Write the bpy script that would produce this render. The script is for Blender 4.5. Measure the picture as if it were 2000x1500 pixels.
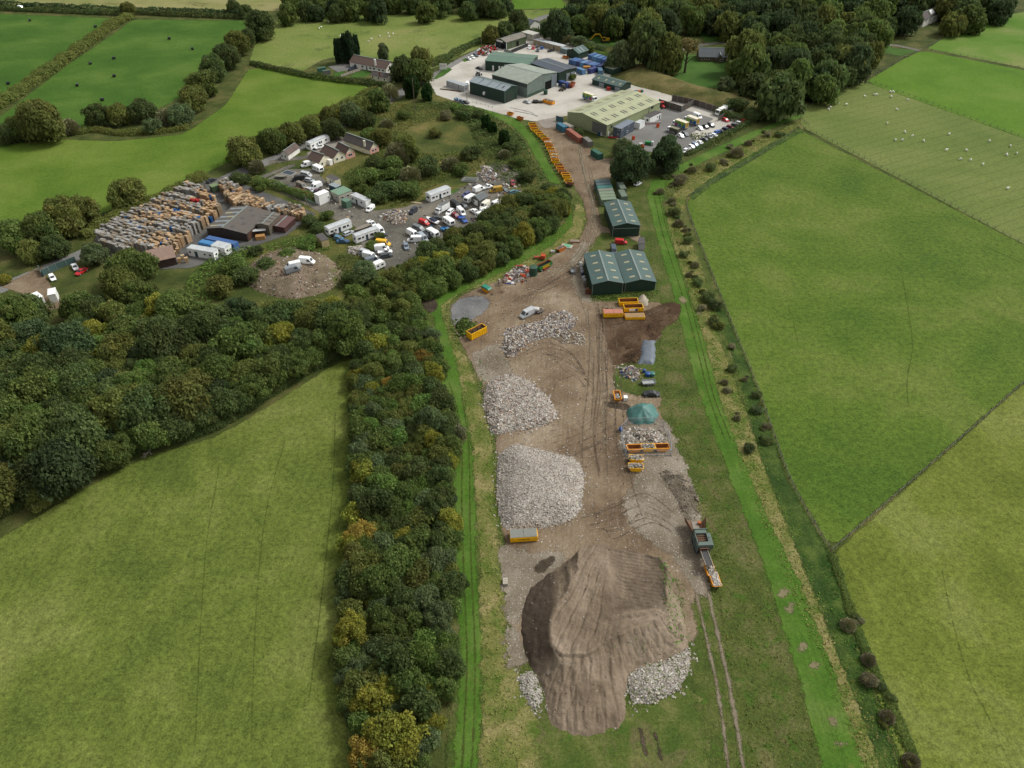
import bpy, math, random
import numpy as np
from mathutils import Vector, Matrix
for _o in list(bpy.data.objects): bpy.data.objects.remove(_o)
S = bpy.context.scene
rad = math.radians

# ---------------------------------------------------------------- camera, sky, sun, exposure
FPX, PITCH, CAMZ = 1420.0, 40.0, 128.0            # focal length in photo pixels, pitch below horizon, drone height (m)
cam = bpy.data.objects.new('camera', bpy.data.cameras.new('camera'))
S.collection.objects.link(cam)
cam.location = (0, 0, CAMZ); cam.rotation_euler = (rad(90 - PITCH), 0, 0)
cam.data.sensor_width = 36; cam.data.lens = FPX / 2000 * 36
cam.data.clip_start = 1; cam.data.clip_end = 8000
S.camera = cam
SUN_EL, SUN_AZ = 48.0, 68.0                         # azimuth from +Y towards +X
W = bpy.data.worlds.new('World'); S.world = W; W.use_nodes = True
wn = W.node_tree; wn.nodes.clear()
_sky = wn.nodes.new('ShaderNodeTexSky'); _sky.sky_type = 'NISHITA'; _sky.sun_disc = False
_sky.sun_elevation = rad(SUN_EL); _sky.sun_rotation = rad(SUN_AZ); _sky.dust_density = 4; _sky.air_density = 1.2
_hs = wn.nodes.new('ShaderNodeHueSaturation'); _hs.inputs['Saturation'].default_value = 0.06
_bg = wn.nodes.new('ShaderNodeBackground'); _bg.inputs['Strength'].default_value = 0.12
_wo = wn.nodes.new('ShaderNodeOutputWorld')
wn.links.new(_sky.outputs[0], _hs.inputs['Color']); wn.links.new(_hs.outputs[0], _bg.inputs[0]); wn.links.new(_bg.outputs[0], _wo.inputs[0])
_sl = bpy.data.lights.new('sun', 'SUN'); _sl.energy = 1.5; _sl.angle = rad(11); _sl.color = (1, .98, .895)
sun = bpy.data.objects.new('sun', _sl); S.collection.objects.link(sun)
_d = Vector((math.sin(rad(SUN_AZ)) * math.cos(rad(SUN_EL)), math.cos(rad(SUN_AZ)) * math.cos(rad(SUN_EL)), math.sin(rad(SUN_EL))))
sun.rotation_euler = _d.to_track_quat('Z', 'Y').to_euler(); sun.location = _d * 600
S.view_settings.view_transform = 'Standard'; S.view_settings.look = 'None'
S.view_settings.exposure = 0.48; S.view_settings.gamma = 1.0
S.cycles.max_bounces = 6; S.cycles.diffuse_bounces = 3; S.cycles.transparent_max_bounces = 24

# ---------------------------------------------------------------- photo pixel -> place
_c, _s = math.cos(rad(PITCH)), math.sin(rad(PITCH))
def P(u, v, z=0.0):
    a, b = u - 1000.0, 750.0 - v
    dy, dz = FPX * _c + b * _s, -FPX * _s + b * _c
    t = (z - CAMZ) / dz
    return Vector((a * t, dy * t, z))
def mpp(u, v, z=0.0):                               # metres per photo pixel there
    p = P(u, v, z); return (p.y * _c + (CAMZ - z) * _s) / FPX
def hz(u, vb, vt):                                  # height of an edge seen at vt whose foot is at vb
    y0 = P(u, vb).y; lo, hi = 0.0, 60.0
    for _ in range(40):
        m = (lo + hi) / 2
        if P(u, vt, m).y > y0: lo = m
        else: hi = m
    return lo
def V(*a): return Vector(a)
def sRGB(r, g, b, k=0.62):
    f = lambda x: (x / 12.92 if x <= .04045 else ((x + .055) / 1.055) ** 2.4) * k
    return (f(r / 255), f(g / 255), f(b / 255), 1.0)

# ---------------------------------------------------------------- objects, names, labels
def link(o): S.collection.objects.link(o); return o
def tag(o, label=None, cat=None, group=None, kind=None):
    if label: o['label'] = label
    if cat: o['category'] = cat
    if group: o['group'] = group
    if kind: o['kind'] = kind
    return o
def thing(name, label, cat, loc=(0, 0, 0), rz=0.0, group=None):
    o = link(bpy.data.objects.new(name, None)); o.location = loc; o.rotation_euler = (0, 0, rz); o.empty_display_size = .5
    return tag(o, label, cat, group)
def kids(o): return [c for c in o.children]
def dup(o, parent=None):
    c = o.copy(); link(c)
    if parent: c.parent = parent
    for k in kids(o): dup(k, c)
    return c
def recolor(o, col):
    if o.type == 'MESH': o.color = col
    for k in kids(o): recolor(k, col)

class MB:
    """collects faces (with uv in metres, a material slot and a colour) and links them as ONE mesh object"""
    def __init__(s): s.v = []; s.f = []; s.m = []; s.uv = []; s.c = []
    def poly(s, pts, m=0, c=None):
        pts = [Vector(p) for p in pts]; i = len(s.v); s.v += [p[:] for p in pts]; n = len(pts)
        s.f.append(tuple(range(i, i + n))); s.m.append(m); s.c.append(c or (1, 1, 1, 1))
        e1 = pts[1] - pts[0]; e1 = e1.normalized() if e1.length > 1e-9 else V(1, 0, 0)
        w = pts[-1] - pts[0]; nn = e1.cross(w); e2 = nn.normalized().cross(e1) if nn.length > 1e-9 else V(0, 0, 1)
        for p in pts: d = p - pts[0]; s.uv.append((d.dot(e1), d.dot(e2)))
        return s
    def hexa(s, b, t, m=0, c=None, mt=None):        # b, t: four corners each, counter-clockwise from above
        s.poly([b[3], b[2], b[1], b[0]], m, c); s.poly(t, m if mt is None else mt, c)
        for i in range(4):
            j = (i + 1) % 4; s.poly([b[i], b[j], t[j], t[i]], m, c)
        return s
    def box(s, x0, x1, y0, y1, z0, z1, m=0, c=None, mt=None):
        return s.hexa([V(x0, y0, z0), V(x1, y0, z0), V(x1, y1, z0), V(x0, y1, z0)], [V(x0, y0, z1), V(x1, y0, z1), V(x1, y1, z1), V(x0, y1, z1)], m, c, mt)
    def beam(s, a, b, w, h=None, m=0, c=None):       # square bar between two points
        a, b = Vector(a), Vector(b); d = (b - a).normalized(); up = V(0, 0, 1) if abs(d.z) < .95 else V(0, 1, 0)
        r = d.cross(up).normalized() * (w / 2); q = r.cross(d).normalized() * ((h or w) / 2)
        A = [a - r - q, a + r - q, a + r + q, a - r + q]; B = [p + (b - a) for p in A]
        s.poly(A[::-1], m, c); s.poly(B, m, c)
        for i in range(4): j = (i + 1) % 4; s.poly([A[i], A[j], B[j], B[i]], m, c)
        return s
    def tube(s, a, b, r0, r1=None, n=8, m=0, c=None, cap=True):
        a, b = Vector(a), Vector(b); r1 = r0 if r1 is None else r1
        d = (b - a).normalized(); up = V(0, 0, 1) if abs(d.z) < .95 else V(1, 0, 0)
        x = d.cross(up).normalized(); y = d.cross(x)
        ra = [a + (x * math.cos(6.28318 * i / n) + y * math.sin(6.28318 * i / n)) * r0 for i in range(n)]
        rb = [b + (x * math.cos(6.28318 * i / n) + y * math.sin(6.28318 * i / n)) * r1 for i in range(n)]
        for i in range(n): j = (i + 1) % n; s.poly([ra[i], ra[j], rb[j], rb[i]], m, c)
        if cap: s.poly(ra[::-1], m, c); s.poly(rb, m, c)
        return s
    def rings(s, rs, m=0, c=None, cap=True):         # loft through rings with equal counts
        n = len(rs[0])
        for A, B in zip(rs, rs[1:]):
            for i in range(n): j = (i + 1) % n; s.poly([A[i], A[j], B[j], B[i]], m, c)
        if cap: s.poly(rs[0][::-1], m, c); s.poly(rs[-1], m, c)
        return s
    def chunk(s, p, r, rng, m=0, c=None):            # a rough lump
        q = Matrix.Rotation(rng.uniform(0, 6.28), 3, V(rng.uniform(-1, 1), rng.uniform(-1, 1), rng.uniform(.1, 1)).normalized())
        k = [V(x * rng.uniform(.5, 1.2), y * rng.uniform(.5, 1.2), z * rng.uniform(.3, .9)) * r for z in (-1, 1) for x, y in ((-1, -1), (1, -1), (1, 1), (-1, 1))]
        k = [q @ a + p for a in k]
        return s.hexa(k[:4], k[4:], m, c)
    def build(s, name, mats, parent=None, smooth=False, loc=None, merge=False):
        me = bpy.data.meshes.new(name); me.from_pydata(s.v, [], s.f)
        for mt in (mats if isinstance(mats, (list, tuple)) else [mats]): me.materials.append(mt)
        me.polygons.foreach_set('material_index', s.m)
        u = me.uv_layers.new(name='UVMap'); u.data.foreach_set('uv', np.array(s.uv, dtype=np.float32).ravel())
        if any(k != (1, 1, 1, 1) for k in s.c):
            at = me.color_attributes.new('Col', 'FLOAT_COLOR', 'CORNER'); arr = np.repeat(np.array(s.c, dtype=np.float32), [len(f) for f in s.f], axis=0); at.data.foreach_set('color', arr.ravel())
        if merge:
            import bmesh
            b = bmesh.new(); b.from_mesh(me); bmesh.ops.remove_doubles(b, verts=b.verts, dist=.0005); b.to_mesh(me); b.free()
        if smooth: me.polygons.foreach_set('use_smooth', [True] * len(me.polygons))
        me.update()
        o = link(bpy.data.objects.new(name, me))
        if parent: o.parent = parent
        if loc is not None: o.location = loc
        return o

# ---------------------------------------------------------------- materials
class NT:
    def __init__(s, name):
        s.m = bpy.data.materials.new(name); s.m.use_nodes = True; s.t = s.m.node_tree; s.t.nodes.clear()
        s.out = s.n('OutputMaterial'); s.b = s.n('BsdfPrincipled'); s.l(s.b.outputs[0], s.out.inputs[0])
    def n(s, k, **kw):
        x = s.t.nodes.new('ShaderNode' + k)
        for a, b in kw.items(): setattr(x, a, b)
        return x
    def l(s, a, b): s.t.links.new(a, b)
    def val(s, x, sock):
        if hasattr(x, 'is_output'): s.l(x, sock)
        else: sock.default_value = x
    def math(s, op, a, b=0.0, c=None, clamp=False):
        x = s.n('Math', operation=op, use_clamp=clamp); s.val(a, x.inputs[0]); s.val(b, x.inputs[1])
        if c is not None: s.val(c, x.inputs[2])
        return x.outputs[0]
    def mix(s, f, a, b, mode='MIX'):
        x = s.n('Mix', data_type='RGBA', blend_type=mode); s.val(f, x.inputs[0]); s.val(a, x.inputs[6]); s.val(b, x.inputs[7]); return x.outputs[2]
    def noise(s, vec, scale, detail=3.0, rough=.6, dist=0.0):
        x = s.n('TexNoise'); x.inputs['Scale'].default_value = scale; x.inputs['Detail'].default_value = detail; x.inputs['Roughness'].default_value = rough; x.inputs['Distortion'].default_value = dist
        s.l(vec, x.inputs['Vector']); return x.outputs[0]
    def voro(s, vec, scale, feature='F1'):
        x = s.n('TexVoronoi', feature=feature); x.inputs['Scale'].default_value = scale; s.l(vec, x.inputs['Vector']); return x
    def ramp(s, f, stops):
        x = s.n('ValToRGB'); e = x.color_ramp.elements
        while len(e) < len(stops): e.new(.5)
        for k, (p, c) in zip(e, stops): k.position = p; k.color = c
        s.l(f, x.inputs[0]); return x.outputs[0]
    def pos(s): return s.n('NewGeometry').outputs['Position']
    def obj(s): return s.n('TexCoord').outputs['Object']
    def uv(s): return s.n('TexCoord').outputs['UV']
    def attr(s, name): return s.n('Attribute', attribute_name=name)
    def map(s, vec, rz=0.0, sc=(1, 1, 1)):
        a = s.n('Mapping'); a.inputs['Rotation'].default_value = (0, 0, rz); s.l(vec, a.inputs[0])
        b = s.n('Mapping'); b.inputs['Scale'].default_value = sc; s.l(a.outputs[0], b.inputs[0]); return b.outputs[0]
    def bump(s, h, strength=.5, dist=.1):
        x = s.n('Bump'); x.inputs['Strength'].default_value = strength; x.inputs['Distance'].default_value = dist; s.l(h, x.inputs['Height']); s.l(x.outputs[0], s.b.inputs['Normal'])
    def done(s, col, rough=.8, spec=.25, metal=0.0):
        s.val(col, s.b.inputs['Base Color']); s.val(rough, s.b.inputs['Roughness']); s.b.inputs['Specular IOR Level'].default_value = spec; s.b.inputs['Metallic'].default_value = metal; return s.m

def gradeval(c, k): return (c[0] * k, c[1] * k, c[2] * k, 1)
def ground(name, stops, scale=.12, fine=2.2, famt=.35, streak=None, speck=None, edge=None, rough=.95, bump=(.35, .15), bscale=1.3, patch=None, lines=None):
    """soil, grass and gravel: big mottling, fine grain, optional streaks / specks / patches; edge = ragged dissolve of its rim"""
    t = NT(name); p = t.pos()
    big = t.noise(p, scale, 6, .62, .3)
    col = t.ramp(t.math('MULTIPLY_ADD', t.math('SUBTRACT', big, .5), 1.9, .5, True), stops)
    g = t.noise(p, fine, 3, .75); g2 = t.noise(p, fine * 3.1, 2, .7)
    k = t.math('MULTIPLY_ADD', t.math('SUBTRACT', t.math('ADD', g, g2), 1.0), famt * 2.2, 1.0)
    if patch:                                        # (scale, threshold, colour, softness)
        for sc, th, pc, so in patch:
            q = t.math('MULTIPLY_ADD', t.math('SUBTRACT', t.noise(p, sc, 6, .66, .5), th), 1 / so, 0, True)
            col = t.mix(q, col, pc)
    if streak:
        for ang, sx, sy, amt in streak:
            w = t.noise(t.map(p, ang, (sx, sy, 1)), 1.0, 4, .6)
            k = t.math('MULTIPLY', k, t.math('MULTIPLY_ADD', t.math('SUBTRACT', w, .5), amt * 2.4, 1.0))
    if lines:                                        # (angle, pitch, width, darkening)
        ang, pitch, wd, dk = lines
        x = t.n('SeparateXYZ'); t.l(t.map(p, ang, (1 / pitch, 1, 1)), x.inputs[0])
        wob = t.math('ADD', x.outputs[0], t.math('MULTIPLY', t.noise(p, .05, 2), .5))
        fr = t.math('FRACT', wob); d = t.math('LESS_THAN', fr, wd); d = t.math('MULTIPLY', d, t.noise(p, .35, 3))
        k = t.math('MULTIPLY', k, t.math('MULTIPLY_ADD', d, -dk, 1.0))
    kk = t.n('CombineColor'); [t.l(k, kk.inputs[i]) for i in range(3)]
    col = t.mix(1.0, col, kk.outputs[0], 'MULTIPLY')
    if speck:                                        # (scale, size, colour a, colour b, density)
        for sc, size, ca, cb, dens in speck:
            v = t.voro(p, sc); rr = t.n('SeparateColor'); t.l(v.outputs['Color'], rr.inputs[0])
            on = t.math('MULTIPLY', t.math('LESS_THAN', v.outputs['Distance'], size), t.math('LESS_THAN', rr.outputs[0], dens))
            col = t.mix(on, col, t.mix(rr.outputs[1], ca, cb))
    hh = t.math('ADD', t.noise(p, bscale, 5, .7), t.math('MULTIPLY', g2, .4)); t.bump(hh, *bump)
    m = t.done(col, rough, .12)
    if edge:
        sd = t.attr('sd').outputs['Fac']; wd, ns = edge
        n = t.math('MULTIPLY', t.math('SUBTRACT', t.math('ADD', t.math('MULTIPLY', t.noise(p, ns, 5, .7), .7), t.math('MULTIPLY', t.noise(p, ns * 6, 3, .7), .3)), .5), wd * 4.2)
        a = t.math('MULTIPLY', t.math('ADD', sd, n), 2.5, 0, True)
        tr = t.n('BsdfTransparent'); mx = t.n('MixShader'); t.l(a, mx.inputs[0]); t.l(tr.outputs[0], mx.inputs[1]); t.l(t.b.outputs[0], mx.inputs[2]); t.l(mx.outputs[0], t.out.inputs[0])
    return m

def paint(name, col=None, rough=.45, spec=.4, dirt=.25, dirtcol=(.10, .08, .06, 1), rust=0.0, metal=0.0, scale=.9, vcol=False, corr=0, cs=.5, bump=0, jitter=.0):
    """painted / sheet surface; col None = the object's own colour; corr = corrugation pitch in m along uv x"""
    t = NT(name); p = t.obj()
    oi = t.n('ObjectInfo')
    off = t.n('VectorMath', operation='ADD'); t.l(p, off.inputs[0]); sc = t.n('VectorMath', operation='SCALE'); sc.inputs[0].default_value = (37, 51, 23); t.l(oi.outputs['Random'], sc.inputs['Scale']); t.l(sc.outputs[0], off.inputs[1]); p = off.outputs[0]
    base = oi.outputs['Color'] if col is None and not vcol else (t.attr('Col').outputs['Color'] if vcol else None)
    if base is None: base = t.mix(0.0, col, col)
    if vcol == 'mul': base = t.mix(1.0, base, oi.outputs['Color'], 'MULTIPLY')
    n = t.noise(p, scale, 5, .65)
    d = t.math('MULTIPLY', t.math('MULTIPLY_ADD', t.math('SUBTRACT', n, .42), 3.0, 0, True), dirt)
    c = t.mix(d, base, dirtcol)
    fine = t.noise(p, scale * 9, 3, .6); f = t.math('MULTIPLY_ADD', t.math('SUBTRACT', fine, .5), .35, 1.0)
    if corr:
        x = t.n('SeparateXYZ'); t.l(t.uv(), x.inputs[0])
        w = t.math('SINE', t.math('MULTIPLY', x.outputs[0], 6.28318 / corr)); f = t.math('MULTIPLY', f, t.math('MULTIPLY_ADD', w, .07 * cs * 2, 1.0))
        st = t.noise(t.map(t.uv(), 0, (1.6, .12, 1)), 1.0, 3, .6); f = t.math('MULTIPLY', f, t.math('MULTIPLY_ADD', t.math('SUBTRACT', st, .5), .45, 1.0))
        t.bump(w, cs, .04)
    elif bump: t.bump(fine, bump, .05)
    kk = t.n('CombineColor'); [t.l(f, kk.inputs[i]) for i in range(3)]
    c = t.mix(1.0, c, kk.outputs[0], 'MULTIPLY')
    if rust:
        r = t.math('MULTIPLY', t.math('MULTIPLY_ADD', t.math('SUBTRACT', t.noise(p, scale * 2.2, 6, .7), .56), 7, 0, True), rust)
        c = t.mix(r, c, (.16, .055, .02, 1))
    return t.done(c, rough, spec, metal)

def leafmat(name, trans=.25):
    """foliage: the object's colour, leaf-clump tint carried by the mesh ('Col'), slight per-tree drift"""
    t = NT(name); oi = t.n('ObjectInfo'); a = t.attr('Col').outputs['Color']
    h = t.n('HueSaturation'); t.l(oi.outputs['Color'], h.inputs['Color'])
    t.l(t.math('MULTIPLY_ADD', oi.outputs['Random'], .018, .491), h.inputs['Hue'])
    t.l(t.math('MULTIPLY_ADD', oi.outputs['Random'], .34, .93), h.inputs['Value'])
    c = t.mix(1.0, h.outputs[0], a, 'MULTIPLY')
    m = t.done(c, .75, .15)
    tr = t.n('BsdfTranslucent'); t.l(c, tr.inputs[0]); mx = t.n('MixShader'); mx.inputs[0].default_value = trans
    t.l(t.b.outputs[0], mx.inputs[1]); t.l(tr.outputs[0], mx.inputs[2]); t.l(mx.outputs[0], t.out.inputs[0]); return m
# ================================================================ GROUND
def smooth_poly(pts, n=4):                           # closed Catmull-Rom in pixel space
    out = []; k = len(pts)
    for i in range(k):
        p0, p1, p2, p3 = [np.array(pts[(i + j) % k], float) for j in (-1, 0, 1, 2)]
        for q in range(n):
            t = q / n
            out.append(tuple(.5 * (2 * p1 + (p2 - p0) * t + (2 * p0 - 5 * p1 + 4 * p2 - p3) * t * t + (3 * p1 - p0 - 3 * p2 + p3) * t ** 3)))
    return out
def smooth_line(pts, n=6):
    pts = [np.array(p, float) for p in pts]; pts = [2 * pts[0] - pts[1]] + pts + [2 * pts[-1] - pts[-2]]; out = []
    for i in range(1, len(pts) - 2):
        p0, p1, p2, p3 = pts[i - 1:i + 3]
        for q in range(n):
            t = q / n; out.append(tuple(.5 * (2 * p1 + (p2 - p0) * t + (2 * p0 - 5 * p1 + 4 * p2 - p3) * t * t + (3 * p1 - p0 - 3 * p2 + p3) * t ** 3)))
    out.append(tuple(pts[-2])); return out
def world(pts, z=0.0): return np.array([P(u, v, z)[:2] for u, v in pts])
def sdist(X, Y, poly):                               # signed distance, inside positive
    d = np.full(X.shape, 1e9); ins = np.zeros(X.shape, bool); n = len(poly)
    for i in range(n):
        x0, y0 = poly[i]; x1, y1 = poly[(i + 1) % n]; ex, ey = x1 - x0, y1 - y0
        t = np.clip(((X - x0) * ex + (Y - y0) * ey) / (ex * ex + ey * ey + 1e-12), 0, 1)
        d = np.minimum(d, np.hypot(X - x0 - t * ex, Y - y0 - t * ey))
        cr = ((y0 > Y) != (y1 > Y)) & (X < (ex) * (Y - y0) / (ey + 1e-12) + x0); ins ^= cr
    return np.where(ins, d, -d)
def vnoise(X, Y, scale, seed=0, octaves=4):          # value noise in numpy, about -1..1
    tot = np.zeros(X.shape); amp = 1.0; nrm = 0
    for o in range(octaves):
        r = np.random.RandomState(seed * 17 + o); T = r.rand(64, 64) * 2 - 1
        x, y = X / scale + 91.3, Y / scale + 57.7; xi, yi = np.floor(x).astype(int), np.floor(y).astype(int); fx, fy = x - xi, y - yi
        fx, fy = fx * fx * (3 - 2 * fx), fy * fy * (3 - 2 * fy)
        g = lambda a, b: T[a % 64, b % 64]
        tot += amp * ((g(xi, yi) * (1 - fx) + g(xi + 1, yi) * fx) * (1 - fy) + (g(xi, yi + 1) * (1 - fx) + g(xi + 1, yi + 1) * fx) * fy)
        nrm += amp; amp *= .5; scale *= .5
    return tot / nrm
def gridmesh(name, X, Y, Z, keep, mats, attrs=None, uvs=False, smooth=True):
    ny, nx = X.shape; idx = -np.ones(X.shape, int)
    q = keep[:-1, :-1] & keep[1:, :-1] & keep[:-1, 1:] & keep[1:, 1:]
    used = np.zeros(X.shape, bool); used[:-1, :-1] |= q; used[1:, :-1] |= q; used[:-1, 1:] |= q; used[1:, 1:] |= q
    idx[used] = np.arange(used.sum())
    vs = np.stack([X[used], Y[used], Z[used]], 1)
    fs = np.stack([idx[:-1, :-1][q], idx[:-1, 1:][q], idx[1:, 1:][q], idx[1:, :-1][q]], 1)
    me = bpy.data.meshes.new(name); me.from_pydata(vs.tolist(), [], fs.tolist())
    for m in (mats if isinstance(mats, list) else [mats]): me.materials.append(m)
    for k, A in (attrs or {}).items():
        at = me.attributes.new(k, 'FLOAT', 'POINT'); at.data.foreach_set('value', A[used].astype(np.float32))
    if smooth: me.polygons.foreach_set('use_smooth', [True] * len(me.polygons))
    return link(bpy.data.objects.new(name, me))
LVL = {}
def LZ(l): LVL[l] = LVL.get(l, 0) + 1; return .009 * l + .0005 * LVL[l]   # every sheet lies a little above the one below
def sheet(name, pts, mat, lvl, cell=1.5, ew=1.0, sm=False, kind='structure'):
    if sm: pts = smooth_poly(pts)
    w = world(pts); lo, hi = w.min(0) - ew * 2 - cell, w.max(0) + ew * 2 + cell
    lo = np.maximum(lo, (-700, -60)); hi = np.minimum(hi, (800, 1400))
    X, Y = np.meshgrid(np.arange(lo[0], hi[0] + cell, cell), np.arange(lo[1], hi[1] + cell, cell))
    sd = sdist(X, Y, w)
    o = gridmesh(name, X, Y, np.full(X.shape, LZ(lvl)), sd > -ew * 1.6 - 1.6 * cell, mat, {'sd': sd})
    return tag(o, kind=kind)
def ribbon(name, lines, mat, lvl, kind='structure', sm=True):
    """strips along pixel polylines: (points, width in m); sd = distance from the rim"""
    v = []; f = []; sd = []
    for pts, wd in lines:
        z_ = LZ(lvl)
        w = world(smooth_line(pts) if sm else pts)
        seg = []
        for a, b in zip(w, w[1:]):
            n = max(1, int(np.hypot(*(b - a)) / 2)); seg += [a + (b - a) * i / n for i in range(n)]
        seg.append(w[-1]); seg = np.array(seg); d = np.gradient(seg, axis=0); d /= np.linalg.norm(d, axis=1)[:, None] + 1e-9; nrm = np.stack([-d[:, 1], d[:, 0]], 1)
        ew = max(.35, wd * .25); b0 = len(v)
        for i, (p, q) in enumerate(zip(seg, nrm)):
            for o, s_ in ((-wd / 2 - ew, -ew), (-wd / 2, 0), (0, wd / 2), (wd / 2, 0), (wd / 2 + ew, -ew)):
                v.append((*(p + q * o), z_)); sd.append(s_ if 0 < i < len(seg) - 1 else -ew)
        for i in range(len(seg) - 1):
            for k in range(4): a = b0 + i * 5 + k; f.append((a, a + 5, a + 6, a + 1))
    me = bpy.data.meshes.new(name); me.from_pydata(v, [], f); me.materials.append(mat)
    at = me.attributes.new('sd', 'FLOAT', 'POINT'); at.data.foreach_set('value', np.array(sd, np.float32))
    return tag(link(bpy.data.objects.new(name, me)), kind=kind)

G = sRGB
mGrassRough = ground('rough_grass', [(.25, G(66, 78, 36)), (.5, G(84, 94, 46)), (.75, G(110, 108, 62))], .09, 1.6, .5, bump=(.6, .3))
mF_vivid = ground('field_vivid', [(.2, G(64, 102, 33)), (.5, G(77, 113, 39)), (.8, G(95, 125, 50))], .03, .7, .4, streak=[(rad(35), .06, .9, .16)], edge=(.6, .3))
mF_lime = ground('field_lime', [(.2, G(90, 120, 39)), (.5, G(105, 131, 46)), (.8, G(121, 140, 60))], .03, .8, .45, streak=[(rad(-20), .05, .6, .10)], edge=(.6, .3))
mF_pale = ground('field_pale', [(.2, G(112, 132, 60)), (.5, G(126, 142, 70)), (.8, G(146, 150, 88))], .02, .7, .5, patch=[(.045, .56, G(78, 98, 48), .14)], edge=(.6, .3))
mF_tan = ground('field_tan', [(.2, G(128, 136, 74)), (.5, G(150, 150, 94)), (.8, G(168, 160, 110))], .02, .5, .3, patch=[(.03, .62, G(84, 84, 52), .08)], edge=(.6, .3))
mF_olive = ground('field_olive', [(.2, G(92, 108, 46)), (.5, G(110, 124, 54)), (.8, G(130, 138, 72))], .045, .85, .8, streak=[(rad(8), .9, .10, .2), (rad(-14), .5, .05, .16)], patch=[(.5, .62, G(78, 96, 38), .1), (1.1, .68, G(140, 146, 84), .1)], edge=(.7, .35))
mF_right = ground('field_right', [(.2, G(82, 110, 38)), (.5, G(97, 121, 44)), (.8, G(116, 131, 60))], .03, .7, .75, streak=[(rad(55), .04, .5, .10)], patch=[(.16, .66, G(66, 104, 34), .10), (.35, .70, G(126, 134, 44), .06)], edge=(.5, .35))
mF_sheep = ground('field_sheep', [(.2, G(104, 124, 58)), (.5, G(118, 134, 68)), (.8, G(130, 140, 78))], .02, .7, .5, lines=(rad(62), 5.2, .12, .34), edge=(.5, .3))
mF_bright = ground('field_bright', [(.2, G(85, 124, 31)), (.5, G(98, 135, 37)), (.8, G(112, 142, 51))], .025, .6, .4, edge=(.5, .3))
mF_top = ground('field_top', [(.2, G(90, 132, 36)), (.5, G(110, 142, 56)), (.8, G(140, 150, 84))], .022, .6, .25, edge=(.5, .3))
mF_bot = ground('field_bottom', [(.2, G(100, 114, 42)), (.5, G(118, 130, 54)), (.8, G(134, 142, 74))], .04, .8, .75, streak=[(rad(-18), .5, .06, .14)], patch=[(.28, .66, G(78, 98, 36), .09)], edge=(.5, .35))
mLawn = ground('lawn', [(.3, G(68, 104, 40)), (.7, G(86, 120, 52))], .06, 1.0, .25, edge=(.6, .4))
mMown = ground('mown_grass', [(.2, G(72, 109, 36)), (.5, G(86, 121, 42)), (.8, G(106, 131, 60))], .09, 1.5, .5, streak=[(rad(2), 1.4, .06, .25)], patch=[(.20, .62, G(120, 126, 64), .1)], edge=(1.0, .4))
mDry = ground('dry_grass', [(.2, G(104, 118, 54)), (.5, G(134, 134, 76)), (.8, G(164, 152, 104))], .16, 1.9, .7, patch=[(.2, .5, G(94, 116, 46), .14), (.5, .62, G(150, 138, 98), .1)], edge=(1.6, .35), bump=(.7, .3))
mWeed = ground('weedy_slope', [(.2, G(74, 90, 40)), (.5, G(94, 106, 50)), (.8, G(120, 118, 74))], .13, 1.6, .75, patch=[(.12, .58, G(120, 108, 76), .14), (.3, .54, G(80, 108, 40), .12), (.9, .66, G(140, 128, 94), .08)], edge=(1.6, .35), bump=(.8, .35))
mNettle = ground('nettle_strip', [(.2, G(60, 86, 38)), (.5, G(78, 102, 46)), (.8, G(106, 126, 58))], .2, 2.2, .6, edge=(.8, .6), bump=(1, .5))
mScrub = ground('scrub', [(.2, G(66, 80, 36)), (.45, G(86, 96, 46)), (.65, G(114, 112, 60)), (.85, G(140, 128, 80))], .045, 1.2, .75, patch=[(.07, .62, G(84, 112, 38), .1)], edge=(1.0, .5), bump=(.8, .4))
mDirt = ground('dirt', [(.15, G(110, 92, 73)), (.42, G(136, 117, 95)), (.65, G(153, 135, 112)), (.9, G(178, 163, 141))], .06, 1.5, .45,
    streak=[(rad(4), 1.8, .05, .3), (rad(40), 1.2, .05, .2)], speck=[(1.1, .16, G(196, 188, 176), G(236, 230, 222), .16), (2.3, .22, G(168, 160, 148), G(206, 198, 186), .2)], edge=(.9, .45), bump=(.55, .12))
mDirtRed = ground('bare_soil', [(.2, G(70, 54, 40)), (.5, G(92, 72, 54)), (.8, G(120, 98, 77))], .16, 1.6, .5, streak=[(rad(-52), 1.5, .06, .25)], speck=[(1.6, .14, G(150, 130, 110), G(190, 170, 150), .15)], edge=(.9, .5), bump=(.8, .2))
mDark = ground('dark_soil', [(.2, G(66, 58, 48)), (.6, G(88, 78, 64)), (.9, G(104, 92, 76))], .25, 1.9, .4, edge=(.7, .6), bump=(.8, .2))
mGravel = ground('grey_gravel', [(.2, G(112, 112, 112)), (.5, G(132, 132, 132)), (.8, G(150, 148, 144))], .12, 2.6, .3, speck=[(2.2, .25, G(100, 100, 104), G(170, 170, 170), .5)], edge=(1.1, .5))
mPaleGravel = ground('pale_gravel', [(.2, G(126, 114, 96)), (.5, G(146, 134, 116)), (.8, G(168, 157, 140))], .12, 2.4, .5, speck=[(2.4, .3, G(120, 112, 100), G(212, 206, 196), .5)], edge=(2.2, .3), bump=(.7, .2))
mConc = ground('concrete', [(.2, G(184, 177, 166, .7)), (.5, G(202, 197, 186, .7)), (.8, G(214, 209, 199, .7))], .05, .9, .12, streak=[(rad(60), .5, .05, .10)], patch=[(.06, .66, G(150, 144, 134), .12), (.12, .72, G(166, 146, 124), .1)], edge=(.5, .3), bump=(.15, .05))
mConcW = ground('wet_concrete', [(.2, G(150, 140, 130)), (.6, G(168, 158, 148)), (.9, G(178, 172, 164))], .06, 1.1, .16, edge=(.9, .3), bump=(.15, .05))
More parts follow.
